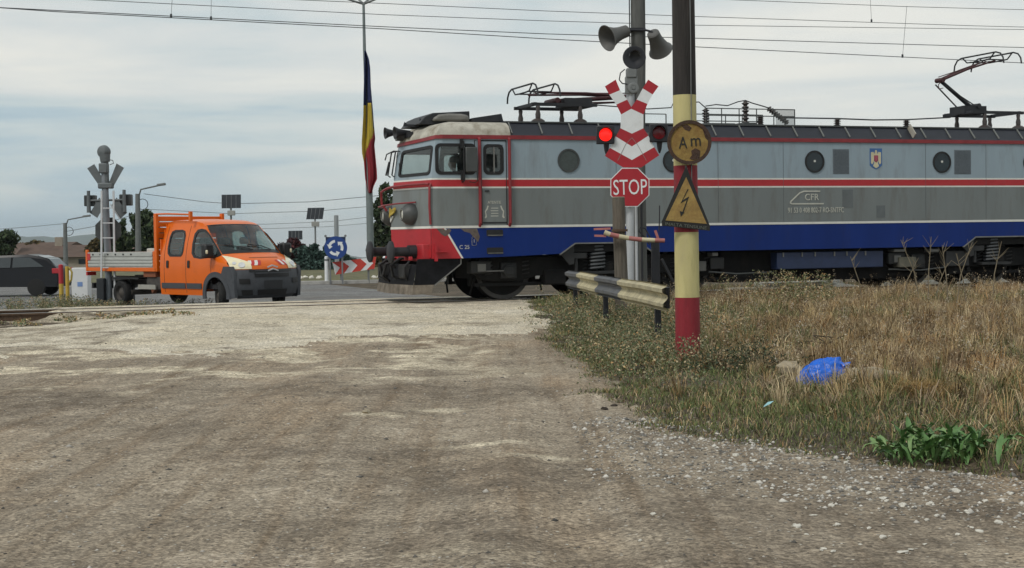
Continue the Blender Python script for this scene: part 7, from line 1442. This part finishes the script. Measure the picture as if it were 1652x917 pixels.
for i, (lab, pts, D_) in enumerate((('highest distant power line over the solar panels', [(232, 313), (330, 326), (373, 329), (500, 326), (600, 317), (700, 306)], 79), ('second distant power line crossing the tilted solar panel', [(240, 338), (373, 345), (508, 341), (600, 333), (700, 322)], 96), ('third distant power line behind the pickup roof', [(300, 362), (430, 362), (530, 358), (600, 350), (700, 338)], 110), ('fourth distant power line low over the bushes', [(330, 371), (440, 369), (530, 366), (600, 360), (700, 350)], 120), ('wire leading left from the distant street lamp', [(-30, 372), (40, 367), (105, 361)], 98.5), ('wire between the two street lamps', [(105, 374), (150, 366), (222, 345)], 88))):
    P = [at(x_, y_, D_) for x_, y_ in pts]; o = thing('power_line', lab, 'wire', P[0], 0, 'distant power lines'); m = MB(); m.tube([p - P[0] for p in P], .016, 5); m.build('conductor', pm('wire_far', (.10, .11, .12), .7), o)

# ================================================================== pale concrete slabs and heaps of stone beyond the track
C_SL = pm('slab_concrete', (.46, .45, .40), .9, var=.15, dirt=.3, dirtcol=(.3, .28, .23), bump=.3)
def beyond(px, py, d):
    r0 = ray(px, py); lo, hi = 5., 200.
    for _ in range(60):
        mid = (lo + hi) / 2; p = r0 * (mid / r0.y)
        if trk(p.x, p.y)[1] < d: lo = mid
        else: hi = mid
    return Vector((0, 0, CAM_H)) + r0 * (mid / r0.y)
for i, (px, L2, z0, z1, d_, lab) in enumerate(((1255, 2.9, .10, .24, 3.0, 'long pale concrete slab lying beyond the rails under the locomotive'), (1285, 2.2, .245, .36, 3.05, 'shorter concrete slab on top of the long one'), (1200, 1.9, .12, .22, 2.5, 'thin concrete slab left of the stacked slabs'))):
    p = beyond(px, 455, d_); o = thing('concrete_slab', lab, 'slab', (p.x, p.y, 0), TH); m = MB(); m.box(-L2 / 2, L2 / 2, -.3, .3, z0, z1); m.build('block', C_SL, o, bevel=.02)
for i, (px, w_, h_) in enumerate(((1340, .55, .28), (1436, .40, .24), (1502, .48, .27), (1558, .45, .25), (1620, .5, .26))):
    p = beyond(px, 456, 2.8); o = rock('stone_heap', ['pale heap of crushed stone at the right end of the slabs', 'small pale heap of stone left of the tall stalks', 'pale stone heap behind the tallest stalks', 'pale stone heap near the right edge', 'last pale stone heap behind the rear bogie'][i], 'stone heap', Vector((p.x, p.y, .10)), w_, C_SL, 300 + i, .55 * h_ / .27, None); o.scale = (1.25, .8, .9)
for i, (px, py) in enumerate(((492, 448), (503, 445), (515, 449), (484, 451), (612, 443), (604, 449), (627, 447))):
    D_ = 63.0; p = at(px, py, D_); p.z = island_z(p.x, p.y); rock('white_stone', 'white stone on the grass of the roundabout island', 'stone', p, .16, R_W, 400 + i, .7, 'white stones on the roundabout')
# ================================================================== split joined pieces into parts of their own
def split_pieces():
    for o in [x for x in bpy.data.objects if x.type == 'MESH' and x.parent and x.get('kind') is None and len(x.data.vertices) < 9000 and x.name.split('.')[0] not in ('crown', 'trunk', 'leaf', 'body', 'stem', 'ballast', 'conductor')]:
        me = o.data
        if me.users > 1: continue
        nv = len(me.vertices); par = list(range(nv))
        def find(a):
            while par[a] != a: par[a] = par[par[a]]; a = par[a]
            return a
        for e in me.edges:
            a, b = find(e.vertices[0]), find(e.vertices[1])
            if a != b: par[a] = b
        roots = sorted({find(i) for i in range(nv)}); k = len(roots)
        if k < 2 or k > 120: continue
        idx = {r: i for i, r in enumerate(roots)}; isl_ = np.array([idx[find(i)] for i in range(nv)]); co = np.array([v.co for v in me.vertices]); lo = np.full((k, 3), 1e9); hi = np.full((k, 3), -1e9); np.minimum.at(lo, isl_, co); np.maximum.at(hi, isl_, co); size = (hi - lo).max(1)
        gp = list(range(k))
        def f2(a):
            while gp[a] != a: a = gp[a]
            return a
        for a in range(k):
            for b in range(a + 1, k):
                gap = np.maximum(0, np.maximum(lo[a] - hi[b], lo[b] - hi[a]))
                if np.sqrt((gap ** 2).sum()) <= max(.02, .5 * max(size[a], size[b])): gp[f2(a)] = f2(b)
        pr = sorted({f2(a) for a in range(k)})
        if len(pr) < 2: continue
        pv = np.array([f2(i) for i in range(k)])[isl_]; base = o.name.split('.')[0]
        for q in pr[1:] + pr[:1]:
            sel = np.nonzero(pv == q)[0]; mp = {int(v): i for i, v in enumerate(sel)}; ps = [p for p in me.polygons if int(p.vertices[0]) in mp]
            m2 = bpy.data.meshes.new(base); m2.from_pydata([tuple(co[v]) for v in sel], [], [[mp[v] for v in p.vertices] for p in ps])
            for mt in me.materials: m2.materials.append(mt)
            m2.polygons.foreach_set('material_index', [p.material_index for p in ps]); sm = any(p.use_smooth for p in ps); m2.polygons.foreach_set('use_smooth', [sm] * len(ps))
            if sm: m2.set_sharp_from_angle(angle=math.radians(38))
            if q == pr[0]: o.data = m2
            else:
                c = o.copy(); c.data = m2; COL.objects.link(c); c.parent = o.parent
split_pieces()
# ================================================================== light haze over the valley
hz_ = MB(); hz_.box(-9800, 9800, -9800, 9800, -150, 90); hz = hz_.build('haze', [], smooth=False); tag(hz, kind='stuff'); hm_ = bpy.data.materials.new('haze_air'); hm_.use_nodes = True; n_ = hm_.node_tree.nodes
for x in list(n_): n_.remove(x)
ho = n_.new('ShaderNodeOutputMaterial'); pv_ = n_.new('ShaderNodeVolumePrincipled'); pv_.inputs['Color'].default_value = (.80, .87, .93, 1); pv_.inputs['Density'].default_value = 1.1e-4; pv_.inputs['Anisotropy'].default_value = .1
hm_.node_tree.links.new(pv_.outputs[0], ho.inputs['Volume']); hz.data.materials.append(hm_)
